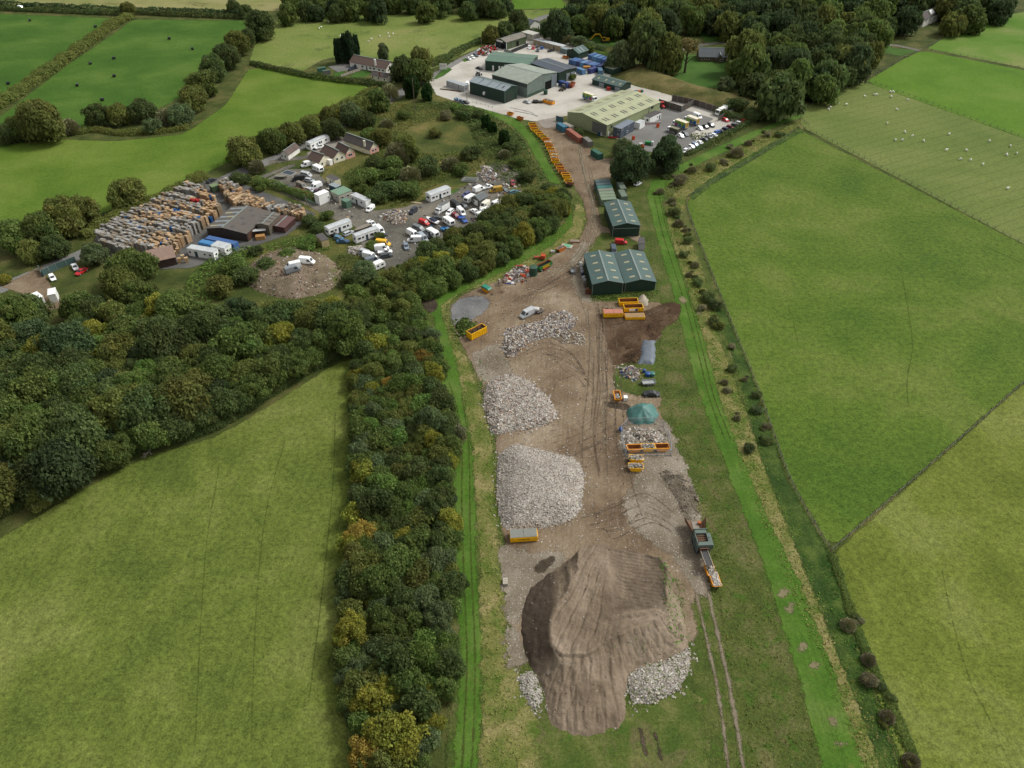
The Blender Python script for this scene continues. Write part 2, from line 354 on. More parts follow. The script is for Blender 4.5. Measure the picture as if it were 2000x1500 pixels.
mAsph = ground('asphalt', [(.2, G(128, 126, 122)), (.5, G(140, 138, 134)), (.8, G(152, 150, 146))], .06, 1.4, .16, streak=[(rad(-58), .8, .05, .1)], patch=[(.1, .68, G(164, 156, 146), .1)], edge=(.5, .4), bump=(.15, .05))
mAsphD = ground('dark_asphalt', [(.2, G(96, 96, 94)), (.5, G(108, 107, 104)), (.8, G(122, 120, 116))], .08, 1.4, .2, edge=(.5, .4), bump=(.2, .05))
mYard = ground('yard_grit', [(.15, G(96, 94, 86)), (.5, G(122, 118, 108)), (.85, G(150, 142, 128))], .06, 1.4, .3, patch=[(.08, .66, G(84, 92, 52), .08), (.09, .72, G(176, 168, 156), .05)], speck=[(1.0, .15, G(150, 140, 130), G(230, 226, 220), .12)], edge=(.9, .4))
mRut = ground('rut', [(.2, G(106, 91, 75)), (.8, G(134, 118, 100))], .2, 1.8, .3, edge=(.28, .8), bump=(.6, .15))
mRutPale = ground('packed_track', [(.2, G(132, 120, 100)), (.8, G(154, 143, 122))], .15, 1.6, .25, edge=(.5, .5), bump=(.4, .1))
mRutG = ground('wheel_track', [(.2, G(70, 84, 30)), (.8, G(98, 100, 52))], .2, 1.8, .35, edge=(.3, .8))
mRutF = ground('faint_wheel_track', [(.2, G(80, 98, 40)), (.8, G(102, 116, 52))], .2, 1.8, .3, edge=(.22, .6))
mBarePatch = ground('bare_patch', [(.2, G(120, 116, 82)), (.8, G(150, 140, 108))], .4, 2.0, .4, edge=(1.1, .5))
mPuddle = paint('puddle', (.2, .21, .22, 1), .12, .5, 0.05)

# the one sheet that reaches the horizon
tag(MB().poly([(-6000, -400, -.02), (6000, -400, -.02), (6000, 7000, -.02), (-6000, 7000, -.02)]).build('ground', mGrassRough), kind='structure')
FIELDS = [
 ('pasture', [(-300, 22), (0, 27), (232, 36), (212, 54), (120, 118), (40, 180), (0, 215), (-300, 380)], mF_vivid),
 ('pasture', [(258, 38), (480, 40), (480, 62), (400, 160), (322, 208), (190, 248), (60, 258), (0, 250), (-300, 400), (0, 228), (130, 128), (236, 56)], mF_vivid),
 ('pasture', [(-400, 300), (0, 283), (110, 272), (225, 276), (360, 262), (440, 205), (488, 130), (560, 138), (700, 162), (730, 176), (600, 240), (520, 283), (420, 330), (300, 380), (170, 428), (0, 466), (-400, 600)], mF_lime),
 ('pasture', [(548, 35), (800, 28), (1000, 25), (985, 60), (950, 88), (868, 122), (850, 136), (760, 120), (640, 112), (590, 140), (485, 124), (496, 90)], mF_pale),
 ('pasture', [(-300, -30), (560, -20), (556, 22), (262, 20), (0, 8), (-300, 2)], mF_tan),
 ('pasture', [(700, 690), (660, 706), (560, 770), (430, 850), (280, 892), (150, 962), (0, 1050), (-300, 1180), (-700, 1800), (780, 1800), (700, 1480), (670, 1200), (690, 1000), (720, 860)], mF_olive),
 ('pasture', [(1560, 252), (1346, 384), (1340, 402), (1400, 560), (1480, 760), (1540, 930), (1622, 1076), (2000, 745), (2500, 420), (2300, 560), (2000, 478)], mF_right),
 ('pasture', [(1568, 212), (1600, 190), (1690, 160), (2000, 270), (2500, 430), (2400, 620), (2000, 478), (1572, 252), (1560, 240)], mF_sheep),
 ('pasture', [(1690, 160), (1760, 118), (1800, 98), (2000, 137), (2500, 220), (2500, 430), (2000, 270)], mF_bright),
 ('pasture', [(1810, 95), (1870, 56), (1960, 30), (2500, -60), (2500, 216), (2000, 133)], mF_top),
 ('pasture', [(1626, 1080), (2000, 747), (2500, 424), (3200, 1800), (1800, 1800), (1760, 1490), (1690, 1300), (1650, 1180)], mF_bot),
 ('pasture', [(1000, -20), (1090, -12), (1110, 16), (1000, 18)], mF_bright),
 ('pasture', [(1010, 20), (1110, 18), (1050, 42), (1020, 42)], mF_pale),
 ('lawn', [(1300, 110), (1350, 106), (1420, 116), (1440, 150), (1400, 176), (1330, 160), (1285, 148)], mLawn),
 ('lawn', [(1120, 60), (1200, 70), (1240, 96), (1160, 84)], mLawn),
 ('lawn', [(1360, 60), (1440, 66), (1430, 86), (1380, 84)], mLawn),
 ('lawn', [(1695, 96), (1745, 86), (1740, 94), (1800, 98), (1760, 110)], mLawn),
]
for n, pts, m in FIELDS: sheet(n, pts, m, 1, 6.0 if len(pts) > 6 else 3.0, .6)
# rough ground around the estate and in the middle of the site
sheet('scrub_ground', [(700, 200), (800, 185), (850, 182), (930, 210), (1000, 240), (1040, 300), (1060, 350), (1030, 390), (960, 420), (860, 470), (760, 560), (560, 620), (400, 560), (430, 480), (560, 420), (640, 330), (560, 330), (560, 260)], mScrub, 1, 2, 1)
# the long strip between the trees and the right-hand fence
sheet('weedy_bank', [(1250, 330), (1345, 384), (1340, 402), (1400, 560), (1480, 760), (1540, 930), (1625, 1080), (1660, 1200), (1750, 1480), (1820, 1800), (800, 1800), (870, 1480), (880, 1200), (880, 1000), (880, 850), (850, 700), (800, 580), (960, 500), (1100, 420), (1085, 350), (1000, 225), (1200, 300)], mWeed, 2, 2, 1.0)
sheet('dry_grass_bank', [(1000, 495), (1060, 470), (1118, 425), (1128, 385), (1146, 420), (1135, 462), (1080, 492), (1000, 545), (900, 570), (872, 598), (880, 650), (912, 700), (938, 770), (962, 850), (968, 1000), (985, 1130), (1000, 1290), (1060, 1420), (1060, 1600), (925, 1600), (940, 1420), (938, 1200), (932, 1000), (918, 870), (892, 720), (862, 620), (845, 585), (905, 552)], mDry, 3, 1.5, 1.0)
sheet('dry_grass_bank', [(1330, 420), (1370, 520), (1400, 640), (1440, 760), (1490, 900), (1540, 1030), (1600, 1160), (1650, 1290), (1720, 1420), (1760, 1560), (1700, 1560), (1640, 1380), (1570, 1220), (1500, 1060), (1440, 900), (1395, 750), (1355, 600), (1310, 470), (1300, 400), (1350, 340), (1430, 296), (1560, 236), (1572, 250), (1470, 300), (1360, 370)], mDry, 3, 1.5, 1.2)
sheet('nettle_strip', [(1405, 580), (1440, 660), (1475, 750), (1535, 930), (1622, 1082), (1655, 1200), (1745, 1470), (1790, 1600), (1750, 1600), (1690, 1420), (1630, 1270), (1580, 1140), (1530, 1010), (1480, 880), (1455, 780), (1425, 680), (1395, 600)], mNettle, 4, 1.5, .8)
sheet('nettle_strip', [(1345, 380), (1385, 350), (1470, 300), (1560, 246), (1570, 256), (1480, 308), (1390, 362), (1350, 395)], mNettle, 4, 1.5, .8)
sheet('mown_path', [(1560, 222), (1470, 256), (1380, 296), (1310, 330), (1270, 356), (1262, 380), (1276, 440), (1292, 500), (1322, 600), (1340, 680), (1362, 760), (1400, 870), (1446, 990), (1492, 1110), (1548, 1290), (1600, 1480), (1620, 1600), (1720, 1600), (1690, 1500), (1630, 1310), (1560, 1130), (1500, 1010), (1450, 890), (1410, 790), (1384, 690), (1352, 590), (1320, 490), (1294, 400), (1300, 366), (1350, 328), (1440, 286), (1520, 246), (1572, 228)], mMown, 5, 1.2, .5)
sheet('mown_path', [(1120, 404), (1100, 438), (1040, 478), (960, 514), (880, 556), (832, 576), (824, 586), (846, 620), (850, 690), (862, 770), (884, 850), (886, 960), (888, 1100), (896, 1250), (890, 1400), (878, 1560), (930, 1560), (940, 1400), (940, 1250), (932, 1100), (930, 980), (926, 900), (914, 820), (900, 740), (882, 670), (866, 620), (862, 596), (900, 572), (990, 528), (1080, 480), (1120, 440)], mMown, 5, 1.2, .5)
sheet('mown_path', [(905, 204), (960, 216), (1010, 232), (1042, 262), (1066, 306), (1098, 362), (1072, 356), (1050, 318), (1026, 272), (1000, 246), (950, 226), (908, 212)], mMown, 5, 1.2, .5)
sheet('bottom_grass', [(1050, 1380), (1200, 1420), (1240, 1380), (1330, 1330), (1372, 1380), (1400, 1600), (1040, 1600)], ground('patchy_grass', [(.2, G(76, 98, 40)), (.5, G(94, 108, 50)), (.8, G(124, 124, 74))], .15, 1.7, .7, patch=[(.14, .52, G(112, 108, 70), .12), (.25, .62, G(74, 110, 36), .1)], edge=(2.5, .3)), 4, 1.5, 2.5)
sheet('weedy_bank', [(1400, 1130), (1440, 1120), (1530, 1250), (1600, 1480), (1610, 1600), (1460, 1600), (1430, 1380)], mWeed, 6, 1.5, 2.2)
# lanes and hard standing
ribbon('road', [([(1130, 22), (1060, 34), (1012, 62), (985, 80), (945, 96), (905, 116), (868, 138), (815, 162), (770, 190), (715, 220), (640, 258), (560, 300), (470, 336), (420, 360), (370, 384), (290, 426), (190, 482), (95, 524), (45, 545), (-40, 580)], 7.0)], mAsph, 3)
ribbon('farm_track', [([(522, 318), (560, 312), (600, 306), (640, 290), (680, 276)], 4.0), ([(1690, 92), (1740, 88), (1775, 94), (1800, 100)], 4.5), ([(505, 350), (540, 335), (580, 320)], 3.0), ([(1320, 100), (1345, 92), (1400, 84), (1440, 84)], 5)], mYard, 4)
sheet('dirt_yard', [(1042, 236), (1078, 292), (1112, 352), (1138, 392), (1146, 432), (1132, 466), (1090, 494), (1020, 530), (960, 552), (905, 574), (878, 600), (886, 642), (915, 700), (940, 752), (962, 830), (972, 900), (974, 1000), (986, 1070), (988, 1200), (1006, 1290), (1100, 1320), (1300, 1310), (1366, 1240), (1352, 1180), (1386, 1140), (1384, 1080), (1368, 1010), (1338, 930), (1310, 850), (1288, 800), (1296, 770), (1230, 740), (1240, 700), (1290, 660), (1328, 604), (1282, 590), (1150, 588), (1132, 540), (1148, 488), (1176, 455), (1252, 460), (1258, 480), (1176, 440), (1160, 372), (1200, 345), (1240, 320), (1270, 300), (1180, 310), (1140, 280), (1105, 250), (1095, 234)], mDirt, 7, 1.2, .9)
sheet('dirt_yard', [(1170, 606), (1250, 608), (1300, 592), (1330, 596), (1324, 622), (1286, 660), (1256, 712), (1206, 718), (1184, 668)], mDirtRed, 8, 1.0, .9, True)
sheet('gravel_patch', [(880, 602), (905, 582), (948, 580), (955, 600), (930, 622), (905, 634), (884, 632)], mGravel, 9, .8, .9, True)
sheet('gravel_patch', [(1225, 830), (1300, 820), (1335, 900), (1364, 985), (1372, 1060), (1392, 1150), (1360, 1160), (1300, 1080), (1240, 1040), (1215, 980), (1240, 930), (1210, 880)], mPaleGravel, 9, 1, 1.4, True)
sheet('gravel_patch', [(976, 1070), (1040, 1078), (1110, 1080), (1080, 1130), (1010, 1210), (1030, 1290), (992, 1300), (984, 1180)], mPaleGravel, 9, 1, 1.4, True)
sheet('gravel_patch', [(925, 690), (985, 672), (1000, 720), (1010, 740), (945, 748)], mPaleGravel, 9, 1, 1.2, True)
sheet('gravel_patch', [(1130, 480), (1150, 480), (1140, 540), (1158, 590), (1130, 580), (1112, 530)], mPaleGravel, 9, 1, 1.2, True)
sheet('dark_soil', [(1176, 784), (1200, 786), (1228, 790), (1226, 802), (1190, 796)], mDark, 10, .7, .5, True)
sheet('dark_soil', [(1292, 650), (1312, 632), (1328, 650), (1318, 680), (1290, 694)], mWeed, 10, .8, .9, True)
sheet('dark_soil', [(1040, 1110), (1075, 1086), (1086, 1094), (1060, 1120)], mDark, 10, .7, .7, True)
sheet('dark_soil', [(822, 584), (846, 580), (856, 600), (838, 612)], mDark, 10, .7, .6, True)
sheet('weedy_bank', [(1204, 716), (1240, 706), (1290, 690), (1302, 760), (1286, 778), (1200, 760)], mWeed, 10, 1, 1.0, True)
sheet('concrete_yard', [(838, 160), (868, 140), (905, 118), (945, 97), (1000, 62), (1046, 62), (1120, 86), (1160, 100), (1215, 130), (1190, 150), (1240, 168), (1330, 190), (1420, 206), (1440, 224), (1462, 236), (1400, 262), (1330, 300), (1260, 290), (1200, 270), (1110, 226), (1046, 238), (1010, 232), (940, 212), (905, 204), (852, 186)], mConc, 8, 2, .5)
sheet('asphalt_yard', [(1212, 268), (1300, 205), (1340, 215), (1395, 232), (1350, 262), (1380, 290), (1330, 302), (1260, 296), (1215, 285)], mAsph, 9, 1.5, .6)
sheet('concrete_yard', [(1048, 236), (1100, 226), (1096, 246), (1062, 252)], mConcW, 9, 1.5, .8)
ribbon('kerb_line', [([(1000, 216), (1040, 224), (1052, 228)], 1.2), ([(990, 209), (1030, 218), (1044, 223)], 1.0)], mAsph, 10)
sheet('grass_verge', [(850, 150), (866, 134), (878, 132), (884, 136), (868, 148), (846, 158)], mLawn, 10, 1, .4)
sheet('grass_verge', [(902, 118), (912, 112), (918, 118), (906, 122)], mLawn, 10, 1, .3)
sheet('pallet_yard', [(180, 500), (185, 462), (300, 396), (400, 352), (440, 345), (560, 392), (620, 418), (560, 460), (470, 490), (420, 510), (370, 524), (250, 530)], mAsphD, 4, 2, .6)
sheet('scrap_yard', [(515, 352), (560, 330), (612, 330), (660, 372), (730, 412), (790, 404), (850, 385), (915, 360), (955, 320), (1005, 322), (1020, 345), (985, 372), (1010, 392), (960, 420), (900, 450), (850, 500), (790, 540), (756, 540), (748, 520), (700, 500), (706, 460), (690, 440), (640, 425), (600, 402), (540, 372)], mYard, 4, 1.5, 1.0)
sheet('mud_patch', [(0, 560), (80, 520), (100, 556), (128, 600), (80, 610), (40, 574)], mDirt, 5, 1.5, .8)
sheet('house_yard', [(596, 300), (625, 286), (650, 266), (690, 262), (668, 284), (640, 300), (612, 308)], mConcW, 5, 1.5, .6)
sheet('house_yard', [(640, 130), (690, 120), (715, 140), (690, 136), (660, 142)], mAsph, 5, 1.5, .6)
sheet('lawn', [(692, 142), (712, 137), (726, 142), (716, 150), (680, 154)], mLawn, 6, 1.5, .6)
sheet('lawn', [(652, 142), (676, 138), (668, 148), (652, 150)], mLawn, 6, 1.5, .6)
sheet('lawn', [(820, 386), (850, 380), (905, 366), (880, 382), (848, 394)], mLawn, 6, 1.5, .6)
# wheel ruts on the soil, packed tracks on the road, wheel marks in the mown grass
R0 = random.Random(5); ruts = []; pale = []
for k in range(9):
    o = (k - 4) * 7.5
    ruts.append(([(1172 + o * .5, 590), (1178 + o * .8, 680), (1180 + o, 760), (1178 + o * 1.2, 850), (1186 + o * 1.3, 940), (1206 + o * 1.5, 1020)], R0.uniform(.25, .6)))
for k in range(9):
    o = k * 7; ruts.append(([(1020 + o, 700 - o * .25), (1070 + o * .6, 672 + o * .9), (1120 + o * .2, 690 + o), (1152, 740 + o * .5)], R0.uniform(.2, .45)))
for k in range(7):
    o = k * 5; ruts.append(([(985 + o, 600 - o), (1050 + o, 566 - o * .4), (1110 + o, 520 + o * .3), (1150, 478 + o)], R0.uniform(.2, .5)))
for k in range(7):
    o = k * 8; ruts.append(([(1060 + o, 850 + o), (1130, 830 + o * 1.2), (1180 + o, 800 + o)], R0.uniform(.25, .5)))
for k in range(8):
    o = k * 9; ruts.append(([(1120 + o, 1020 + o * .3), (1200, 990 + o), (1256 + o * .2, 960 + o), (1320, 1000 + o * .8)], R0.uniform(.2, .4)))
for k in range(6):
    o = k * 6; ruts.append(([(1190 + o, 640 + o), (1240, 622 + o), (1310, 596 + o * .7)], R0.uniform(.3, .6)))
for k in range(6):
    o = k * 5; pale.append(([(1120 + o, 250 + o * 2), (1134 + o * .6, 330), (1152 + o * .5, 400), (1150 + o * .5, 450), (1120 + o, 500), (1060 + o, 545)], R0.uniform(.4, .9)))
for k in range(5):
    o = k * 6; pale.append(([(1130 + o, 560), (1152 + o, 620), (1160 + o, 700), (1166 + o, 800), (1164 + o, 900)], R0.uniform(.4, .8)))
def wander(ls):                                      # no two passes take quite the same line, and many fade out
    out = []
    for pts, wd in ls:
        dx, dy = R0.uniform(-6, 6), R0.uniform(-5, 5); q = [(u + dx + R0.uniform(-4, 4), v + dy + R0.uniform(-4, 4)) for u, v in pts]; a = R0.choice((0, 0, 1)) if len(q) > 4 else 0; b = len(q) - (R0.choice((0, 1, 2)) if len(q) > 4 else 0)
        out.append((q[a:b], wd * R0.uniform(.7, 1.5)))
    return out
ruts = wander(ruts + [([(u + 40 * math.cos(a0 + t) * k, v + 26 * math.sin(a0 + t) * k) for t in (0, .5, 1.0, 1.5, 2.0)], .3) for u, v, a0, k in [(1130, 760, 3, 1), (1126, 760, 3.1, 1.15), (1120, 735, 2.8, 1.3), (1210, 1000, .2, .9), (1205, 1004, .3, 1.1), (1110, 560, 3.6, 1.5), (1100, 566, 3.7, 1.8), (1150, 860, 1.2, 1.2)]]); pale = wander(pale)
ribbon('wheel_ruts', ruts, mRut, 11); ribbon('packed_track', pale, mRutPale, 10)
ribbon('wheel_marks', [([(875, 740), (893, 800), (902, 870), (902, 980), (906, 1120), (912, 1280), (907, 1420), (898, 1560)], .5), ([(900, 760), (911, 830), (917, 900), (918, 1010), (921, 1120), (928, 1280), (925, 1420), (917, 1560)], .5),
    ([(1274, 366), (1290, 440), (1308, 500), (1340, 600), (1366, 700), (1386, 780), (1420, 870)], .5), ([(1284, 366), (1300, 440), (1320, 500), (1350, 600), (1376, 700), (1396, 780), (1432, 870)], .5)], mRutG, 8)
ribbon('wheel_marks', [([(1835, 1090), (1862, 1220), (1895, 1330), (1925, 1390), (1990, 1530)], .35), ([(1762, 540), (1776, 620), (1782, 680), (1772, 740), (1774, 800)], .4), ([(1548, 620), (1560, 680)], .4), ([(1900, 470), (2010, 520)], .5), ([(655, 800), (650, 950), (630, 1150), (600, 1400)], .4), ([(560, 850), (520, 1000), (500, 1200), (490, 1480)], .35), ([(430, 900), (400, 1100), (380, 1480)], .35)], mRutF, 9)
ribbon('packed_track', [([(1358, 1150), (1372, 1215), (1392, 1300), (1410, 1400), (1425, 1520)], .9), ([(1382, 1150), (1396, 1215), (1416, 1300), (1436, 1400), (1455, 1520)], 1.0)], mRutPale, 9)
ribbon('packed_track', [([(1248, 1418), (1256, 1445), (1262, 1480)], .9), ([(1278, 1428), (1286, 1456), (1292, 1490)], .7)], mDark, 9)
for k, (u, v) in enumerate([(1528, 1160), (1545, 1188), (1568, 1266), (1590, 1300), (1625, 1410), (1645, 1455), (1366, 610), (1334, 586)]):
    r = 12 if k < 6 else 8; sheet('bare_patch', [(u + r * math.cos(a) * R0.uniform(.7, 1.3), v + r * .9 * math.sin(a) * R0.uniform(.7, 1.3)) for a in np.arange(0, 6.2, .8)], mBarePatch, 9, .7, .8, True)

# ================================================================ HEAPS
mRubble = paint('rubble', None, .9, .1, .25, vcol=True, scale=1.5)
mRubbleG = ground('rubble_fines', [(.2, G(176, 166, 152)), (.5, G(200, 191, 178)), (.8, G(216, 208, 196))], .3, 2.5, .5, speck=[(1.6, .38, G(120, 108, 102), G(240, 236, 230), .8), (2.9, .4, G(140, 112, 98), G(220, 214, 208), .7)], bump=(1, .3), bscale=2.2)
mRubbleM = ground('mixed_waste', [(.2, G(120, 106, 98)), (.5, G(148, 136, 128)), (.8, G(172, 160, 152))], .3, 2.5, .5, speck=[(1.4, .34, G(110, 96, 90), G(236, 232, 226), .75), (2.7, .4, G(130, 100, 90), G(206, 198, 194), .6)], bump=(1, .3), bscale=2.2)
mEarth = ground('earth_heap', [(.2, G(126, 110, 92)), (.5, G(150, 133, 113)), (.8, G(168, 151, 131))], .1, 1.6, .34, streak=[(rad(12), .9, .07, .22)], speck=[(1.3, .1, G(180, 170, 160), G(210, 200, 190), .1)], bump=(.8, .25))
mEarth.node_tree.nodes  # tipped flank: its shade painted into the moist soil colour, carried by the mesh
_t = mEarth.node_tree; _b = [n for n in _t.nodes if n.type == 'BSDF_PRINCIPLED'][0]; _mx = _t.nodes.new('ShaderNodeMix'); _mx.data_type = 'RGBA'; _at = _t.nodes.new('ShaderNodeAttribute'); _at.attribute_name = 'damp_shade'
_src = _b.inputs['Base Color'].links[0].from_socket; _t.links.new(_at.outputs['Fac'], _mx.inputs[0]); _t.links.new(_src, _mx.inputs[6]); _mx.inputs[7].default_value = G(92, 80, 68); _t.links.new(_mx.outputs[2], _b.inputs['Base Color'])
mSandHeap = ground('sand_heap', [(.2, G(170, 160, 140)), (.8, G(196, 186, 168))], .5, 2.5, .3)
mHillTop = ground('spoil_mound', [(.2, G(114, 104, 84)), (.5, G(142, 128, 106)), (.8, G(158, 140, 122))], .12, 1.8, .45, patch=[(.13, .56, G(104, 112, 58), .12)], speck=[(.9, .22, G(150, 124, 112), G(226, 216, 208), .35)], bump=(.9, .3))
mBankGrass = ground('bank_grass', [(.2, G(86, 92, 46)), (.5, G(116, 112, 66)), (.8, G(140, 128, 84))], .09, 1.3, .5, patch=[(.1, .62, G(104, 84, 60), .12)], bump=(.9, .4))
HE = {}
def hh_at(seed, x, y):                               # height of a built heap there
    lo, c, h = HE[seed]; j, i = int(round((x - lo[0]) / c)), int(round((y - lo[1]) / c)); return float(h[i, j]) if 0 <= i < h.shape[0] and 0 <= j < h.shape[1] else 0.0
def heap(name, pts, H, slope, mat, label, cat='heap', cell=.6, rough=.25, flat=1.0, fn=None, seed=1, chunks=None, sm=True, group=None, kind=None, z0=0.0, shape=None):
    if sm: pts = smooth_poly(pts)
    w = world(pts, z0); lo, hi = w.min(0) - 1, w.max(0) + 1
    X, Y = np.meshgrid(np.arange(lo[0], hi[0], cell), np.arange(lo[1], hi[1], cell))
    sd = sdist(X, Y, w) + vnoise(X, Y, 4, seed) * .5 + vnoise(X, Y, 1.1, seed + 2, 2) * .3
    h = H * np.tanh(np.maximum(sd, 0) * slope / H) * flat
    if fn is not None: h = h * fn(X, Y)
    h = h + vnoise(X, Y, 3.0, seed + 3) * rough * np.clip(sd, 0, 1.5) + vnoise(X, Y, .9, seed + 5, 2) * rough * .3 * np.clip(sd, 0, 1)
    at = {}
    if shape is not None: h, at = shape(X, Y, sd, h)
    h = np.where(sd < .15, -.12, h) + z0
    HE[seed] = (lo, cell, h)
    root = thing(name, label, cat, group=group)
    o = gridmesh('heap_body' if chunks else 'heap_mass', X, Y, h, sd > -cell * 1.5, mat, at); o.parent = root
    if chunks:
        n, cols, smin, smax = chunks; r = random.Random(seed); b = MB(); ok = np.argwhere((sd > .05) | ((sd > -1.3) & (np.random.RandomState(seed).rand(*sd.shape) < .16)))
        for _ in range(n):
            i, j = ok[r.randrange(len(ok))]; s = smin + (smax - smin) * r.random() ** 2.2
            c = r.choice(cols); k = r.uniform(.75, 1.2)
            b.chunk(V(X[i, j] + r.uniform(-.5, .5) * cell, Y[i, j] + r.uniform(-.5, .5) * cell, max(h[i, j], .02) - s * .12), s, r, 0, gradeval(c, k))
        b.build('rubble_pieces', mRubble, root)['kind'] = 'stuff'
    return root
CW = [G(236, 230, 220), G(216, 209, 198), G(202, 194, 184), G(188, 179, 168), G(170, 160, 148), G(148, 138, 126), G(194, 170, 152), G(222, 212, 196)]
CB = [G(170, 146, 128), G(158, 128, 110), G(196, 184, 174), G(150, 136, 118), G(140, 118, 100), G(160, 144, 126)]
CM = CW + [G(160, 124, 108), G(110, 100, 94), G(232, 232, 234), G(150, 136, 130), G(134, 120, 112), G(120, 122, 140), G(190, 160, 112)]
CP = [G(212, 205, 193), G(202, 194, 182), G(220, 213, 202), G(188, 179, 167), G(206, 192, 178)]
# ---------------------------------------------------------------- the heaps of the yard
_fx, _fy = P(1214, 985)[:2]
def _earth(X, Y, sd, h):
    """flat top with dozer tracks, steep tipped flank on the left, a scooped pit on the right, a long ramp towards the camera"""
    top = sdist(X, Y, world(smooth_poly([(1134, 1066), (1180, 1060), (1246, 1066), (1296, 1092), (1304, 1140), (1300, 1196), (1236, 1232), (1184, 1252), (1150, 1276), (1098, 1276), (1078, 1248), (1078, 1206), (1100, 1160), (1126, 1112)]), 4.2))
    top = top + vnoise(X, Y, 3, 5) * .5; f = sd / (sd + np.maximum(-top, 0) + .01); h = 4.2 * np.clip(f, 0, 1) ** 1.05
    left = np.clip((P(1120, 1180, 3).x - X) / 3, 0, 1)
    damp_shade = np.clip(-top * 1.6 + .1, 0, 1) * np.clip((P(1095, 1290).x + 1 - X) / 2.5, 0, 1) * np.clip((Y - P(1060, 1330).y) / 4, 0, 1)  # left flank mask: painted shade together with moist soil
    low = np.clip((Y - P(1150, 1440).y) / (P(1150, 1270).y - P(1150, 1440).y), 0, 1); h = np.where(top < 0, np.minimum(h, .15 + 4.2 * low ** .9 + .4 * (damp_shade > .3)), h)
    th = np.arctan2(X - _fx, _fy - Y); r = np.hypot(X - _fx, Y - _fy); on = np.clip(top + .3, 0, 1)
    track = np.sin(th * 46 + 2.2 * vnoise(X, Y, 12, 8) + .6 * np.sin(r * .35)); cl = np.clip((P(1186, 1150, 4).x - X) / 2, 0, 1)
    h = h - on * cl * .34 * np.clip(1 - np.abs(track) * 2.4, 0, 1) * (.7 + .5 * vnoise(X, Y, 5, 12)) - on * cl * .16 * np.clip(1 - np.abs(np.sin(th * 128 + 3 * vnoise(X, Y, 9, 15))) * 2, 0, 1) * (vnoise(X, Y, 4, 16) > -.15) + on * .22 * vnoise(X, Y, 2.2, 14)
    cx, cy = P(1248, 1120, 3.5)[:2]; pit = np.clip(1.25 - np.maximum(np.abs(X - cx) / 5.6, np.abs(Y - cy) / 8.5) ** 2.2, 0, 1); h = h - on * pit * .9
    rip = np.sin(Y * 7 + X * 1.5 + 3 * vnoise(X, Y, 3, 21)); h = h + on * pit * .07 * rip
    cx2, cy2 = P(1240, 1205, 3)[:2]; rid = np.sin((Y - X * .25) * 2.6 + 1.5 * vnoise(X, Y, 4, 22)); h = h + on * (1 - cl) * np.clip(1.3 - np.hypot((X - cx2) / 7, (Y - cy2) / 4.5), 0, 1) * .28 * rid
    ramp = (top < 0) & (damp_shade < .2); h = h + np.where(ramp, .34 * vnoise(X * 6, Y, 6, 31, 3) * np.clip(sd, 0, 1.2) + .25 * vnoise(X, Y, 5, 33) * np.clip(sd, 0, 1), 0)
    t2 = np.arctan2(X - P(1150, 1150).x, P(1150, 1150).y - Y); h = h - np.where(ramp, .2 * np.clip(1 - np.abs(np.sin(t2 * 34 + 2.5 * vnoise(X, Y, 6, 41))) * 2.2, 0, 1) * np.clip(sd - .4, 0, 1), 0)
    h = h * np.clip(sd / .8, 0, 1) ** .6 + vnoise(X, Y, 1.1, 40, 3) * .16 * np.clip(sd, 0, 1)
    pitd = np.clip(np.clip(pit * 3, 0, 1) * on * (.35 + .5 * vnoise(X, Y, 2.5, 50)), 0, .6)  # darker patches inside the pit, added to the same mask
    return h, {'damp_shade': np.maximum(np.clip(damp_shade, 0, 1) * .95, pitd)}
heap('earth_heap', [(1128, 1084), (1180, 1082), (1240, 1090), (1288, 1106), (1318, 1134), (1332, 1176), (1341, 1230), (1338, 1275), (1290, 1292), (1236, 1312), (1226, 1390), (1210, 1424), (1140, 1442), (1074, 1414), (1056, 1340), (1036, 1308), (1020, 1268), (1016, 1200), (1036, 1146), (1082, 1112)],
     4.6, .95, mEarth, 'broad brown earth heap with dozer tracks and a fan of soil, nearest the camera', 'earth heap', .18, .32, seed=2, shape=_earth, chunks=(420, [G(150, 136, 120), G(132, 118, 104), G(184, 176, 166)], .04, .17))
heap('rubble_heap', [(944, 768), (972, 734), (1008, 734), (1042, 750), (1086, 800), (1078, 826), (1042, 838), (1000, 842), (962, 846)], 1.9, .6, mRubbleG, 'pale heap of broken brick and concrete beside the middle of the haul track', 'rubble heap', .5, .3, seed=3, chunks=(6800, CW + [G(236, 230, 222), G(206, 178, 160)], .06, .27))
heap('rubble_heap', [(970, 905), (985, 878), (1012, 868), (1062, 880), (1122, 895), (1142, 924), (1140, 962), (1132, 1002), (1100, 1022), (1050, 1036), (985, 1032), (972, 982)], 3.4, .7, mRubbleG, 'largest light grey heap of crushed rubble, just above the yellow skip with grey lids', 'rubble heap', .5, .22, seed=4, chunks=(6500, CP, .07, .2))
heap('waste_heap', [(985, 655), (1000, 640), (1050, 630), (1094, 610), (1119, 616), (1120, 640), (1092, 656), (1060, 662), (1032, 670), (1010, 692), (990, 699), (984, 674)], 1.1, .6, mRubbleM, 'mixed demolition waste heap with white boards, behind the silver van', 'waste heap', .5, .4, seed=5, chunks=(4600, CM + CW[:2] * 2, .06, .32))
heap('earth_heap', [(1075, 655), (1110, 645), (1140, 655), (1140, 672), (1100, 672)], .6, .4, mDirt, 'low dark spread of soil along the front of the waste heap', 'earth heap', .5, .2, seed=6, chunks=(260, CW, .1, .3))
heap('spoil_mound', [(470, 542), (500, 508), (540, 490), (590, 486), (640, 504), (669, 534), (655, 560), (612, 577), (560, 584), (500, 566)], 3.2, .55, mHillTop, 'round spoil mound with three vans parked on top, beside the scrapyard', 'mound', .8, .35, seed=7, chunks=(900, CB, .1, .4))
